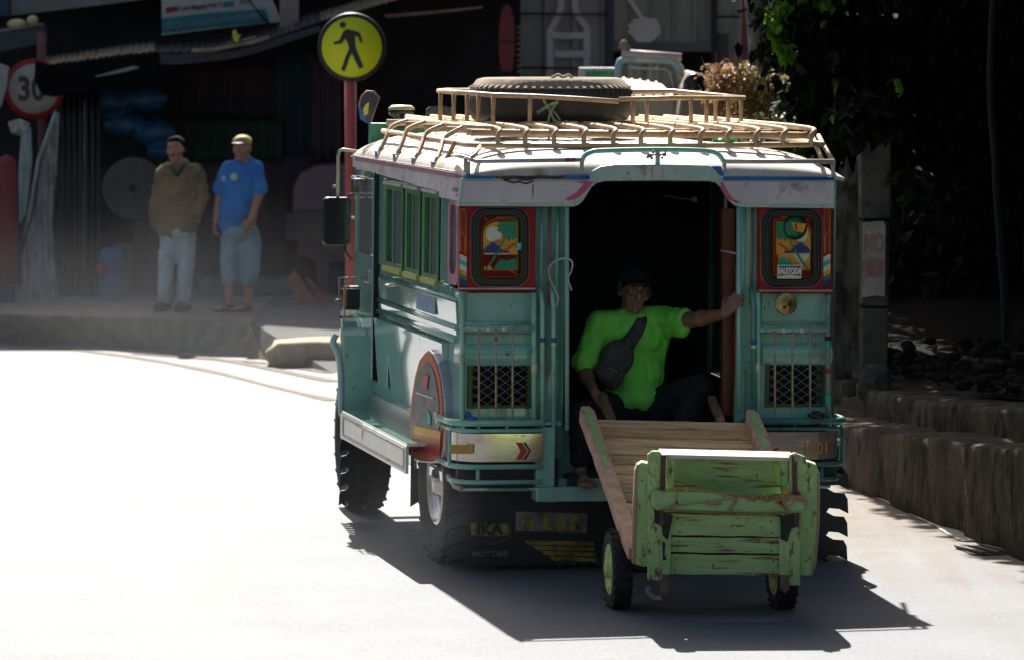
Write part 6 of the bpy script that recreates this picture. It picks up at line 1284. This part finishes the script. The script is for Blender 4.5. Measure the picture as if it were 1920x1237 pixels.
# rope wound round the cross bar
rp = thing('rope', 'frayed brown rope wound and knotted round the cart cross bar', 'rope', W(1360, 930, 18.85)); o = V(rp.location)-CO
def RP(x, y, off=.088): return EB(x, y, off)-o
for i, (pts, r_) in enumerate((([(1247, 918), (1280, 914), (1340, 922), (1400, 932), (1440, 934), (1470, 926)], .0048), ([(1240, 922), (1270, 916), (1330, 920), (1390, 928), (1450, 936), (1478, 922)], .004), ([(1240, 952), (1300, 944), (1360, 936), (1410, 930), (1450, 928)], .0028), ([(1246, 957), (1320, 960), (1400, 962), (1480, 962)], .0035), ([(1448, 930), (1462, 945), (1475, 956), (1482, 962)], .0038), ([(1452, 930), (1466, 938), (1480, 960)], .003), ([(1384, 906), (1392, 914), (1400, 926)], .0045), ([(1365, 960), (1372, 950), (1380, 938)], .006), ([(1270, 920), (1266, 940), (1262, 956)], .003))):
    m = MB(); m.tube(bez([RP(x, y, .086+(i % 3)*.003) for x, y in pts], 5), r_, 6); m.build('strand', rope_m, rp)
m = MB(); random.seed(4)
for k in range(12): c = RP(1425+random.uniform(-22, 22), 932+random.uniform(-3, 3), .094); m.tube([c+V((-.004, 0, -.014)), c+V((0, -.006, 0)), c+V((.004, 0, .014))], .004, 6)
m.build('coil', rope_m, rp)
for px, py in ((1286, 917), (1473, 922)): m = MB(); [m.ball(RP(px+random.uniform(-4, 4), py+random.uniform(-3, 3), .095), random.uniform(.005, .009), 6, 4) for _ in range(8)]; m.build('knot', M('yellow_orange_rope', (.65, .32, .03), .8) if px == 1286 else MATS['yellow_orange_rope'], rp)
# ================================================================ LOOSE THINGS ON THE ROOF
def jthing(name, label, cat, at):
    t = thing(name, label, cat, glob(at)); t.rotation_euler = (0, 0, YAW); return t
t = jthing('spare_tyre', 'large worn spare tyre lying flat in the roof rack cage', 'tyre', (-.0, 0, 0))
a, b_ = Rr(880, 190, 1.35), Rr(1183, 190, 1.35); c = (a+b_)/2; rad = (b_.x-a.x)/2*.985; zb = 2.165; zt_ = Rr(1030, 146, 1.35).z; hh = zt_-zb
t.location = glob((c.x, 1.35, zb))
m = MB(); zl = Rr(1030, 161, .95).z-zb-.026
m.lathe([(rad*.5, .03), (rad*.8, .0), (rad*.95, .01), (rad, .05), (rad, zl), (rad*.985, zl+.008)], (0, 0, 0), (0, 0, 1), 64); 
for k in range(64):
    an = 2*math.pi*k/64; rot = Matrix.Rotation(an, 3, 'Z'); m.box(rot@V((rad*.995, .02, zl-.012)), (.010, .012, .02), rot)
m.build('tread', black_r, t)
m = MB(); m.lathe([(rad*.99, zl+.003), (rad*.975, zl+.012), (rad*.90, hh-.008), (rad*.83, hh), (rad*.6, hh-.004), (rad*.5, hh-.05), (rad*.5, .03)], (0, 0, 0), (0, 0, 1), 64)
for k in range(60): an = 2*math.pi*k/60; rot = Matrix.Rotation(an, 3, 'Z'); m.box(rot@V((rad*.91, 0, (zl+hh)/2+.003)), (.09, .018, .006), rot@Matrix.Rotation(R(28), 3, 'Y'))
m.build('sidewall', tyre_top, t)
m = MB(); m.tube(bez([(-.06, -rad*.7, hh), (-.03, -rad*.75, hh+.018), (.0, -rad*.7, hh+.006), (.03, -rad*.72, hh+.016), (.05, -rad*.7, hh)], 4), .008, 6); m.build('rope_stub', wood_e, t)
t = thing('green_rope', 'tangled green rope knotted on the cage rail in front of the spare tyre', 'rope', glob(Rr(1033, 200, .93))); o = V(t.location)
for pts, r_ in (([(1018, 178), (1020, 190), (1026, 200), (1034, 215), (1040, 230)], .007), ([(1046, 180), (1044, 192), (1036, 205), (1030, 218), (1028, 232)], .007), ([(1008, 212), (1020, 204), (1034, 196), (1046, 192)], .009), ([(1028, 228), (1030, 250), (1028, 268), (1026, 276)], .006), ([(1036, 222), (1046, 230), (1056, 230), (1064, 228)], .007), ([(1014, 180), (1030, 184), (1048, 182)], .006), ([(1024, 196), (1040, 212), (1050, 226)], .006)):
    m = MB(); m.tube([glob(p)-o for p in bez([Rr(x, y, .90+.01*math.sin(x)) for x, y in pts], 5)], r_, 6); m.build('strand', rope_g, t)
t = thing('plastic_bag', 'bright green plastic bag lying on the roof under the rack', 'plastic bag', glob(Rr(1360, 262, .9)))
m = MB(); m.ball((-.03, 0, 0), (.045, .06, .018)); m.ball((.03, .02, .0), (.05, .06, .02)); m.build('film', M('emerald_plastic', (.0, .55, .12), .35, c2=(.0, .35, .08), ns=14), t, jitter=.02)
# ================================================================ PEOPLE
def frame(fwd, up=(0, 0, 1)):
    y = V(fwd).normalized(); z = V(up).normalized(); x = y.cross(z).normalized(); z = x.cross(y); return Matrix((x, y, z)).transposed()
def head_prims(mb, c, rot, s=1.0, full=1.0):
    """face looks along local +y"""
    P = lambda x, y, z: V(c)+rot@V((x*s, y*s, z*s))
    def e(x, y, z, a, b, d): ell_prim(mb, P(x, y, z), (a*s, b*s, d*s), rot)
    e(0, -.012, .030, .076*full, .094, .088); e(0, .020, -.005, .070*full, .072, .082); e(0, .026, -.060, .056*full, .058, .052)
    e(0, .068, -.092, .024, .022, .018)                         # chin
    cap_prim(mb, P(0, .088, .012), P(0, .104, -.026), .0095*s, .0135*s, 8)    # nose
    for k in (-1, 1):
        e(k*.012, .094, -.032, .010, .010, .008)                # nostril wings
        e(k*.040, .066, -.022, .024, .022, .020)                # cheekbones
        e(k*.074*full, -.012, -.006, .010, .018, .030)          # ears
        cap_prim(mb, P(k*.012, .086, .030), P(k*.046, .072, .028), .0095*s, .009*s, 8)   # brow
    cap_prim(mb, P(-.020, .082, -.060), P(.020, .082, -.060), .0085*s, .0085*s, 8); cap_prim(mb, P(-.016, .082, -.070), P(.016, .082, -.070), .008*s, .008*s, 8)
def face_parts(par, c, rot, s=1.0, brow=True, must=False, skinlip=None):
    P = lambda x, y, z: V(c)+rot@V((x*s, y*s, z*s))
    for k in (-1, 1):
        m = MB(); ell_prim(m, P(k*.029, .074, .008), (.0125*s, .010*s, .0075*s), rot); m.build('eye', MATS['eye_white'], par)
        m = MB(); ell_prim(m, P(k*.029, .082, .008), (.006*s, .004*s, .006*s), rot); m.build('iris', MATS['iris_dark'], par)
        if brow: m = MB(); m.tube([P(k*.014, .094, .030), P(k*.032, .090, .036), P(k*.050, .074, .031)], [.003*s, .0042*s, .002*s], 6); m.build('eyebrow', MATS['black_hair'], par)
    m = MB(); m.tube([P(-.024, .082, -.066), P(0, .091, -.0645), P(.024, .082, -.066)], [.002*s, .0032*s, .002*s], 6); m.build('mouth', MATS['lip_dark'], par)
    if must: m = MB(); m.tube([P(-.024, .086, -.052), P(0, .096, -.046), P(.024, .086, -.052)], [.003*s, .005*s, .003*s], 6); m.build('moustache', MATS['black_hair'], par)
def hand_prims(mb, w, d, pn, th, curl=(25, 30, 25), spread=4, s=1.0, tcurl=25, tips=None):
    """w wrist, d pointing direction, pn palm normal (fingers curl that way), th thumb side"""
    d = V(d).normalized(); pn = V(pn); pn = (pn-d*pn.dot(d)).normalized(); sx = V(th); sx = (sx-d*sx.dot(d)-pn*sx.dot(pn)).normalized(); w = V(w)
    L_ = (.070, .078, .072, .056)
    for i in range(4):
        x = (.030, .010, -.010, -.029)[i]; k0 = w+sx*x*.55*s+d*.010*s; k1 = w+sx*x*s+d*(.084, .088, .083, .074)[i]*s
        cap_prim(mb, k0, k1, .0145*s, .0115*s, 10)
        ang = 0; p = k1; dd = (d+sx*math.tan(R((1.6-i)*spread))).normalized(); axis = dd.cross(pn).normalized()
        for j in range(3):
            ang += curl[j]*(1+.12*i); v_ = Matrix.Rotation(R(ang), 3, axis)@dd; ln = L_[i]*(.46, .31, .23)[j]*s; q = p+v_*ln
            cap_prim(mb, p, q, (.0092, .0084, .0076)[j]*s, (.0084, .0076, .0066)[j]*s, 8); p = q
        if tips is not None: tips.append((p, v_))
    b0 = w+d*.022*s+sx*.022*s; tdir = (sx*.75+d*.62+pn*.28).normalized(); q = b0+tdir*.038*s; cap_prim(mb, b0, q, .0145*s, .0115*s, 10)
    t2 = (tdir*.6+d*.7+pn*math.tan(R(tcurl))).normalized(); q2 = q+t2*.031*s; cap_prim(mb, q, q2, .0108*s, .0095*s, 8); q3 = q2+(t2+pn*.25).normalized()*.024*s; cap_prim(mb, q2, q3, .0095*s, .0078*s, 8)
    if tips is not None: tips.append((q3, t2))
skin1 = M('brown_skin', (.27, .13, .078), .5, c2=(.20, .095, .058), ns=9, sub=.08, bump=.15, bs=60)
skin2 = M('tanned_skin', (.42, .21, .14), .5, c2=(.34, .16, .10), ns=8, sub=.08)
M('eye_white', (.42, .38, .34), .3); M('iris_dark', (.01, .008, .006), .2); M('black_hair', (.007, .006, .006), .95, c2=(.012, .011, .011), ns=30, bump=.3, bs=80, spec=.08); M('grey_hair', (.05, .05, .05), .8, c2=(.02, .02, .02), ns=40, bump=.6, bs=90); M('lip_dark', (.07, .025, .02), .5)
lime_sh = M('lime_green_tshirt', (.20, .68, .085), .85, c2=(.13, .55, .055), ns=4, bump=.3, bs=12)
blackp = M('black_trousers', (.012, .012, .014), .9, c2=(.007, .007, .008), ns=6, bump=.3, bs=20)
# ---------------------------------------------------------------- seated passenger
JM = jeep.matrix_world.copy()
def jroot(name, label, cat):
    t = bpy.data.objects.new(name, None); COL.objects.link(t); t.matrix_world = JM; t.empty_display_size = .1; return tag(t, label, cat)
p1 = jroot('person', 'man in a bright green t-shirt and glasses sitting in the open jeepney back', 'person')
HC = Rr(1187, 545, .40); hr = frame((.10, -1, -.10), (.06, 0, 1))
J = dict(pel=Rr(1185, 752, .50), wai=Rr(1188, 700, .50), che=Rr(1180, 640, .49), nec=Rr(1184, 594, .48), sl=Rr(1122, 606, .47), sr=Rr(1238, 596, .46), el=Rr(1094, 694, .40), wl=Rr(1114, 733, .20), er=Rr(1300, 600, .22), wr=Rr(1357, 589, -.02), hl=Rr(1145, 765, .46), kl=Rr(1090, 782, .08), al=Rr(1088, 878, .10), hr_=Rr(1225, 765, .46), kr=Rr(1312, 724, .28), ar=Rr(1262, 850, .12))
m = MB(); head_prims(m, HC, hr, .98, .93)
cap_prim(m, HC+V((0, .03, -.05)), J['nec'], .050, .056)
ell_prim(m, J['che'], (.15, .10, .16)); ell_prim(m, J['wai'], (.13, .10, .14)); ell_prim(m, J['pel'], (.15, .12, .10)); cap_prim(m, J['sl'], J['sr'], .05, .05)
cap_prim(m, J['sl'], J['el'], .045, .036); cap_prim(m, J['el'], J['wl'], .038, .024); cap_prim(m, J['el'].lerp(J['wl'], .3), J['el'].lerp(J['wl'], .35), .041, .041)
cap_prim(m, J['sr'], J['er'], .045, .040); cap_prim(m, J['er'], J['wr'], .042, .025); cap_prim(m, J['er'].lerp(J['wr'], .25), J['er'].lerp(J['wr'], .3), .044, .044)
for h_, k_, a_ in (('hl', 'kl', 'al'), ('hr_', 'kr', 'ar')): cap_prim(m, J[h_], J[k_], .07, .052); cap_prim(m, J[k_], J[a_], .050, .034)
# hand gripping the door post (viewer's right): fingers wrap the post at px 1385
tp1 = []; post = Rr(1385, 570, -.03)
hand_prims(m, J['wr'], (.50, -.30, .70), (.55, .75, -.25), (-.7, -.5, .3), (30, 38, 24), 7, .98, 35, tp1)
tp2 = []; hand_prims(m, J['wl'], (.35, -.55, -.62), (-.0, .25, -.9), (.85, -.1, .2), (20, 28, 22), 8, 1.0, 30, tp2)
# foot on the step
fl = J['al']+V((-.005, -.02, -.035)); cap_prim(m, fl+V((0, .03, 0)), fl+V((0, -.09, -.018)), .036, .034); ell_prim(m, fl+V((0, -.14, -.024)), (.046, .06, .020))
for i in range(5): q = fl+V((.036-.018*i, -.175+abs(i-.6)*.007, -.026)); cap_prim(m, q, q+V((0, -.028, -.002)), .0115-.001*i, .0095-.0008*i, 8)
fr_ = J['ar']; cap_prim(m, fr_+V((0, .03, -.03)), fr_+V((0, -.09, -.05)), .036, .03)
fuse('body', m, skin1, p1, .0052, 3)
face_parts(p1, HC, hr, .98)
for k, (q, v_) in enumerate(tp1+tp2):
    if k in (0, 1, 5, 9): m2 = MB(); ell_prim(m2, q+V(v_)*.003+V((0, -.005, .002)), (.0055, .003, .006)); m2.build('fingernail', M('pale_nail', (.45, .30, .25), .35) if 'pale_nail' not in MATS else MATS['pale_nail'], p1)
# hair
m = MB(); Hp = lambda x, y, z: HC+hr@V((x, y, z))
ell_prim(m, Hp(0, -.022, .045), (.082, .094, .082), hr); ell_prim(m, Hp(0, .035, .095), (.060, .040, .022), hr)
fuse('hair', m, MATS['black_hair'], p1, .006, 2, .004, 40)
m = MB()
for k in (-1, 1): ell_prim(m, Hp(k*.073, -.005, .025), (.010, .028, .040), hr)
m.build('sideburn', MATS['grey_hair'], p1)
# dark cap
m = MB(); ell_prim(m, Hp(0, -.012, .070), (.086, .100, .060), hr); ell_prim(m, Hp(0, .03, .062), (.080, .062, .030), hr); cpp = fuse('cap', m, M('black_cap_cloth', (.014, .014, .016), .9, spec=.1), p1, .006, 3, .003, 20)
m = MB(); ell_prim(m, Hp(0, .105, .058), (.060, .050, .008), hr); m.build('brim', MATS['black_cap_cloth'], cpp)
# glasses
gl = MB()
for k in (-1, 1):
    c = Hp(k*.033, .100, .004); pts = [c+hr@V((x, 0, z)) for x, z in rrect(-.027, .027, -.019, .019, .010, 4)]; gl.tube(pts, .0018, 5, closed=True); gl.tube([Hp(k*.060, .098, .012), Hp(k*.076, .02, .014)], .0018, 5)
gl.tube([Hp(-.007, .102, .008), Hp(0, .104, .010), Hp(.007, .102, .008)], .0016, 5); gla = gl.build('glasses', black_p, p1)
for k in (-1, 1): m = MB(); c = Hp(k*.033, .100, .004); m.prism([c+hr@V((x, 0, z)) for x, z in rrect(-.026, .026, -.018, .018, .010, 4)], hr@V((0, .001, 0))); m.build('lens', glassmat('lens_glass', (.9, .88, .82), .2, .05, .03) if k < 0 else MATS['lens_glass'], gla)
# t-shirt
m = MB(); c_ = J['che']
ell_prim(m, c_+V((0, 0, .03)), (.185, .125, .14)); ell_prim(m, J['wai']+V((.0, -.01, 0)), (.155, .125, .16)); ell_prim(m, J['pel']+V((.0, -.015, .025)), (.160, .135, .085)); cap_prim(m, J['sl']+V((.02, 0, -.005)), J['sr']+V((-.02, 0, -.005)), .068, .068)
cap_prim(m, J['nec']+V((-.05, 0, -.012)), J['sl'], .035, .06); cap_prim(m, J['nec']+V((.05, 0, -.012)), J['sr'], .035, .06)
sle = J['sl'].lerp(J['el'], .80); cap_prim(m, J['sl'], sle, .064, .066); cap_prim(m, J['sl']+V((-.01, -.01, -.05)), sle+V((-.015, -.01, -.01)), .055, .062)
sre = J['sr'].lerp(J['er'], .70); cap_prim(m, J['sr'], sre, .062, .058); cap_prim(m, J['sr']+V((.02, 0, -.05)), sre+V((.0, -.0, -.045)), .05, .042); cap_prim(m, J['sr']+V((.01, 0, -.07)), J['wai']+V((.12, 0, .04)), .05, .04)
hem = Rr(1200, 735, .34); pass
def cutneck(p): return 0
ts = fuse('tshirt', m, lime_sh, p1, .008, 3, .011, 10, seed=3, wst=(1, 1, .45))
m = MB(); m.lathe([(.054, 0), (.061, .004), (.063, -.006)], J['nec']+V((0, -.0, .012)), (.05, -.30, 1), 24); m.build('collar', lime_sh, p1)
# trousers
m = MB(); ell_prim(m, J['pel']+V((0, .02, -.03)), (.17, .14, .10))
for h_, k_, a_ in (('hl', 'kl', 'al'), ('hr_', 'kr', 'ar')): cap_prim(m, J[h_], J[k_], .092, .072); cap_prim(m, J[k_], J[a_]+V((0, 0, .04)), .070, .052)
fuse('trousers', m, blackp, p1, .010, 4, .010, 8)
# stool he sits on
m = MB(); m.bb(J['pel'].x-.16, J['pel'].x+.16, .36, .68, J['pel'].z-.15, J['pel'].z-.11); st2 = jroot('stool', 'dark low stool under the seated passenger inside the jeepney', 'stool'); m.build('seat', dark_in, st2)
for sx in (-.13, .13):
    for y_ in (.40, .64): m = MB(); z1 = J['pel'].z-.15; m.bb(J['pel'].x+sx-.015, J['pel'].x+sx+.015, y_-.015, y_+.015, .46, z1); m.build('leg', dark_in, st2)
# sling bag
bag = jroot('sling_bag', 'dark grey sling bag worn across the chest of the man in green', 'bag')
bm_ = M('charcoal_bag_cloth', (.07, .062, .062), .7, c2=(.035, .03, .032), ns=12, bump=.5, bs=30)
m = MB(); ell_prim(m, Rr(1156, 672, .33), (.088, .055, .098), Matrix.Rotation(R(25), 3, 'Y')); ell_prim(m, Rr(1143, 702, .31), (.080, .060, .060), Matrix.Rotation(R(35), 3, 'Y')); cap_prim(m, Rr(1176, 640, .34), Rr(1150, 712, .31), .03, .05); fuse('pouch', m, bm_, bag, .007, 4, .003, 14)
m = MB(); pts = bez([Rr(1197, 583, .44), Rr(1204, 600, .38), Rr(1194, 622, .345), Rr(1178, 645, .335), Rr(1164, 668, .325)], 5); vs = []
for i, p in enumerate(pts):
    t_ = (pts[min(i+1, len(pts)-1)]-pts[max(i-1, 0)]).normalized(); sd_ = t_.cross(V((0, -1, .2))).normalized(); w_ = .022+.02*(i/len(pts)); vs += [p+sd_*w_, p-sd_*w_, p-sd_*w_+V((0, .012, 0)), p+sd_*w_+V((0, .012, 0))]
n = len(pts)-1; m.add(vs, [(4*i+k, 4*i+(k+1) % 4, 4*i+4+(k+1) % 4, 4*i+4+k) for i in range(n) for k in range(4)]+[(0, 1, 2, 3), (4*n+3, 4*n+2, 4*n+1, 4*n)], True); m.build('strap', bm_, bag)
m = MB(); m.tube(bez([Rr(1141, 688, .262), Rr(1152, 693, .258), Rr(1164, 697, .262)], 4), .003, 5); m.build('zip', brass, bag)
m = MB(); m.tube([Rr(1165, 695, .255), Rr(1164, 708, .25)], .004, 5); m.tube([Rr(1169, 716, .26), Rr(1169, 726, .26)], .003, 5); m.build('zip_pull', brass, bag)
m = MB(); m.ball(Rr(1194, 650, .30), .007); m.build('snap', chrome, bag)

# ---------------------------------------------------------------- the two men on the pavement
Ym = 38.45
def Q(x, y, dy=0): return W(x, y, Ym+dy)
jacket = M('olive_brown_jacket', (.23, .17, .09), .85, c2=(.14, .10, .055), ns=6, bump=.5, bs=14)
jeans = M('faded_jeans', (.38, .47, .50), .85, c2=(.24, .31, .34), ns=6, bump=.3, bs=12)
jeans2 = M('grey_blue_shorts', (.24, .35, .39), .85, c2=(.17, .25, .29), ns=6, bump=.3, bs=12)
bluesh = M('royal_blue_tshirt', (.03, .20, .55), .8, c2=(.022, .15, .43), ns=5, bump=.3, bs=10)
shoe = M('dark_shoe', (.02, .022, .03), .6)
def man(name, label, at): return thing(name, label, 'person', at)
zf = top
# man in the brown jacket
t = man('person', 'man in a brown jacket and faded jeans standing with a hand in his pocket', Q(328, 586)); o = V(t.location); o.z = zf; t.location = o
def q(x, y, dy=0): return Q(x, y, dy)-o
hc = q(329, 281, -.03); hr2 = frame((-.25, -1, -.02), (-.03, 0, 1))
m = MB(); head_prims(m, hc, hr2, .98); cap_prim(m, hc+V((.01, .02, -.06)), q(336, 312), .052, .06)
A = dict(sl=q(309, 322), sr=q(364, 322), el=q(297, 374, -.02), wl=q(294, 418, -.02), er=q(380, 372, .0), wr=q(362, 412, -.02))
ell_prim(m, q(338, 345), (.17, .11, .2)); ell_prim(m, q(336, 410), (.15, .11, .2)); cap_prim(m, A['sl'], A['sr'], .05, .05)
for a_, b_, c_ in (('sl', 'el', 'wl'), ('sr', 'er', 'wr')): cap_prim(m, A[a_], A[b_], .05, .042); cap_prim(m, A[b_], A[c_], .042, .03)
hand_prims(m, A['wl'], (.1, -.2, -1), (.8, .3, 0), (0, -1, 0), (20, 25, 20), 3, 1, 20); hand_prims(m, A['wr'], (-.35, -.2, -1), (-.6, .4, 0), (0, -1, 0), (15, 20, 20), 3, 1, 20)
for hx_, kx, ax in ((318, 311, 310), (350, 348, 344)): cap_prim(m, q(hx_, 440), q(kx, 505), .075, .055); cap_prim(m, q(kx, 505), q(ax, 565), .052, .036)
fuse('body', m, skin2, t, .008, 3); face_parts(t, hc, hr2, .98, must=True)
m = MB(); ell_prim(m, hc+hr2@V((0, -.028, .045)), (.083, .090, .080), hr2); ell_prim(m, hc+hr2@V((0, .030, .092)), (.062, .045, .026), hr2); fuse('hair', m, MATS['black_hair'], t, .008, 2, .005, 30)
m = MB(); ell_prim(m, q(338, 350), (.205, .14, .22)); ell_prim(m, q(335, 400), (.195, .145, .18)); cap_prim(m, q(314, 430), q(348, 426), .105, .115); cap_prim(m, A['sl'], A['sr'], .075, .085); cap_prim(m, q(330, 312), q(345, 312), .06, .065)
for a_, b_, c_ in (('sl', 'el', 'wl'), ('sr', 'er', 'wr')): cap_prim(m, A[a_], A[b_], .078, .072); cap_prim(m, A[b_], A[c_], .072, .058)
fuse('jacket', m, jacket, t, .011, 3, .022, 7, seed=8)
m = MB(); m.tube([q(320, 312, -.11), q(332, 330, -.15), q(344, 312, -.11)], .016, 6); m.build('collar', M('dark_undershirt', (.03, .03, .05), .8), t)
m = MB(); ell_prim(m, q(336, 436), (.155, .115, .10))
for hx_, kx, ax in ((318, 311, 309), (350, 348, 345)): cap_prim(m, q(hx_, 445), q(kx, 505, -.02), .088, .075); cap_prim(m, q(kx, 505, -.02), q(ax, 560), .073, .066)
fuse('jeans', m, jeans, t, .011, 3, .010, 8, seed=5, wst=(1, 1, 2))
for ax, d in ((305, -.06), (342, -.05)): m = MB(); c = V((q(ax+4, 570).x, 0, .045)); cap_prim(m, c+V((.02, .04, 0)), c+V((d, -.13, -.01)), .046, .040); m.build('shoe', shoe, t)
# man in the blue shirt
t = man('person', 'man in a blue t-shirt, cap with painted yellow sun highlight and knee length shorts on the pavement', Q(448, 590)); o = V(t.location); o.z = zf; t.location = o
hc = q(454, 279, -.02); hr3 = frame((-.30, -1, .02), (0, 0, 1))
m = MB(); head_prims(m, hc, hr3, 1.0, 1.04); cap_prim(m, hc+V((.01, .02, -.06)), q(460, 308), .058, .066)
A = dict(sl=q(430, 316), sr=q(479, 318, .02), el=q(412, 368, .04), wl=q(405, 415, .0), er=q(485, 368, -.08), wr=q(471, 410, -.17))
ell_prim(m, q(455, 345), (.17, .13, .2)); ell_prim(m, q(450, 400), (.16, .14, .2)); cap_prim(m, A['sl'], A['sr'], .05, .05)
for a_, b_, c_ in (('sl', 'el', 'wl'), ('sr', 'er', 'wr')): cap_prim(m, A[a_], A[b_], .055, .045); cap_prim(m, A[b_], A[c_], .045, .030)
hand_prims(m, A['wl'], (-.12, -.1, -1), (.6, -.2, 0), (-.3, -1, 0), (25, 35, 30), 3, 1, 30); hand_prims(m, A['wr'], (-.25, .05, -1), (-.5, .5, 0), (0, -1, 0), (12, 15, 15), 3, 1, 10)
for hx_, kx, ax in ((434, 432, 430), (467, 468, 464)): cap_prim(m, q(hx_, 440), q(kx, 508), .085, .06); cap_prim(m, q(kx, 508), q(ax, 576), .056, .038)
for ax in (430, 464):
    c = V((q(ax, 580).x, 0, .045)); cap_prim(m, c+V((.02, .04, 0)), c+V((-.07, -.09, -.012)), .042, .030); ell_prim(m, c+V((-.09, -.13, -.02)), (.048, .05, .018))
    for i in range(5): p_ = c+V((-.075-.020*i, -.155+.012*i, -.024)); cap_prim(m, p_, p_+V((-.012, -.03, 0)), .012-.001*i, .010-.001*i, 8)
fuse('body', m, skin2, t, .008, 3); face_parts(t, hc, hr3, 1.0)
m = MB(); ell_prim(m, hc+hr3@V((0, -.03, .03)), (.080, .086, .07), hr3); fuse('hair', m, MATS['black_hair'], t, .008, 2)
m = MB(); ell_prim(m, hc+hr3@V((0, -.012, .062)), (.086, .100, .062), hr3); cp = m.build('cap', M('black_cap_sunlit_yellow', (.62, .48, .12), .7, c2=(.05, .045, .04), ns=12), t)  # yellow in the cap colour stands for sun on its top
m = MB(); ell_prim(m, hc+hr3@V((0, .105, .046)), (.062, .062, .010), hr3); m.build('brim', M('black_cap_brim', (.03, .03, .03), .6), cp)
m = MB(); ell_prim(m, q(455, 345), (.20, .16, .22)); ell_prim(m, q(443, 392), (.170, .185, .19)); cap_prim(m, q(434, 418), q(450, 418), .125, .13); cap_prim(m, A['sl'], A['sr'], .078, .085); cap_prim(m, q(448, 304), q(466, 304), .055, .06)
for a_, b_ in (('sl', 'el'), ('sr', 'er')): cap_prim(m, A[a_], A[a_].lerp(A[b_], .72), .080, .085)
fuse('tshirt', m, bluesh, t, .011, 3, .014, 6, seed=2)
m = MB(); m.lathe([(.001, -.004), (.030, -.004), (.034, .0)], q(439, 332, -.185), (-.2, 1, 0), 16); m.build('chest_print', M('white_chest_print', (.6, .62, .55), .7), t)
m = MB(); m.lathe([(.001, -.004), (.028, -.004), (.03, .0)], q(419, 335, -.10), (.7, .7, 0), 12); m.build('side_print', M('pale_blue_print', (.35, .5, .65), .7), t)
m = MB(); ell_prim(m, q(450, 434), (.17, .15, .10))
for hx_, kx, ax in ((434, 431, 432), (468, 470, 466)): cap_prim(m, q(hx_, 445), q(kx, 500, -.01), .100, .092); cap_prim(m, q(kx, 500, -.01), q(ax, 522), .090, .086)
fuse('shorts', m, jeans2, t, .011, 3, .009, 7, seed=6)
for ax in (430, 464): m = MB(); c = V((q(ax, 580).x, 0, .012)); m.prism([c+V((x, y, 0)) for x, y in ((.05, .09), (.06, 0), (0, -.12), (-.06, -.20), (-.13, -.19), (-.13, -.10), (-.03, .03), (-.01, .09))], (0, 0, -.02)); m.tube([c+V((.03, -.03, .02)), c+V((-.05, -.08, .055)), c+V((-.12, -.11, .01))], .008, 6); m.build('sandal', M('dark_sandal', (.03, .02, .015), .7) if 'dark_sandal' not in MATS else MATS['dark_sandal'], t)
# ================================================================ EXHAUST SMOKE drifting over the road
def smoke(name, label, c, r, dens):
    m = MB(); m.ball((0, 0, 0), 1, 24, 16); ob = m.build(name, []); ob.location = c; ob.scale = r
    mt = bpy.data.materials.new(name+'_air'); mt.use_nodes = True; N = mt.node_tree.nodes; L = mt.node_tree.links
    for n in list(N): N.remove(n)
    out = N.new('ShaderNodeOutputMaterial'); v = N.new('ShaderNodeVolumePrincipled'); v.inputs['Color'].default_value = (.9, .92, .96, 1); v.inputs['Anisotropy'].default_value = .2
    tc = N.new('ShaderNodeTexCoord'); ln = N.new('ShaderNodeVectorMath'); ln.operation = 'LENGTH'; L.new(tc.outputs['Object'], ln.inputs[0])
    mr = N.new('ShaderNodeMapRange'); mr.interpolation_type = 'SMOOTHSTEP'; mr.inputs['From Min'].default_value = .98; mr.inputs['From Max'].default_value = .1; mr.inputs['To Max'].default_value = dens; L.new(ln.outputs['Value'], mr.inputs[0])
    nz = N.new('ShaderNodeTexNoise'); nz.inputs['Scale'].default_value = 2.2; nz.inputs['Detail'].default_value = 2; L.new(tc.outputs['Object'], nz.inputs[0])
    n2 = N.new('ShaderNodeMapRange'); n2.inputs['From Min'].default_value = .35; n2.inputs['From Max'].default_value = .7; n2.inputs['To Min'].default_value = .15; n2.inputs['To Max'].default_value = 1.5; L.new(nz.outputs['Fac'], n2.inputs[0])
    mu = N.new('ShaderNodeMath'); mu.operation = 'MULTIPLY'; L.new(mr.outputs[0], mu.inputs[0]); L.new(n2.outputs[0], mu.inputs[1]); L.new(mu.outputs[0], v.inputs['Density'])
    L.new(v.outputs[0], out.inputs['Volume']); ob.data.materials.clear(); ob.data.materials.append(mt)
    return tag(ob, label, 'smoke', kind='stuff')
smoke('exhaust_smoke', 'thin pale exhaust smoke drifting before the pavement at the left', (-3.4, 32.5, .1), (4.2, 4.0, 1.9), .014)
smoke('exhaust_smoke', 'faint exhaust haze under the left rear corner of the jeepney', (-.30, 19.9, .35), (.95, 1.0, .55), .035)
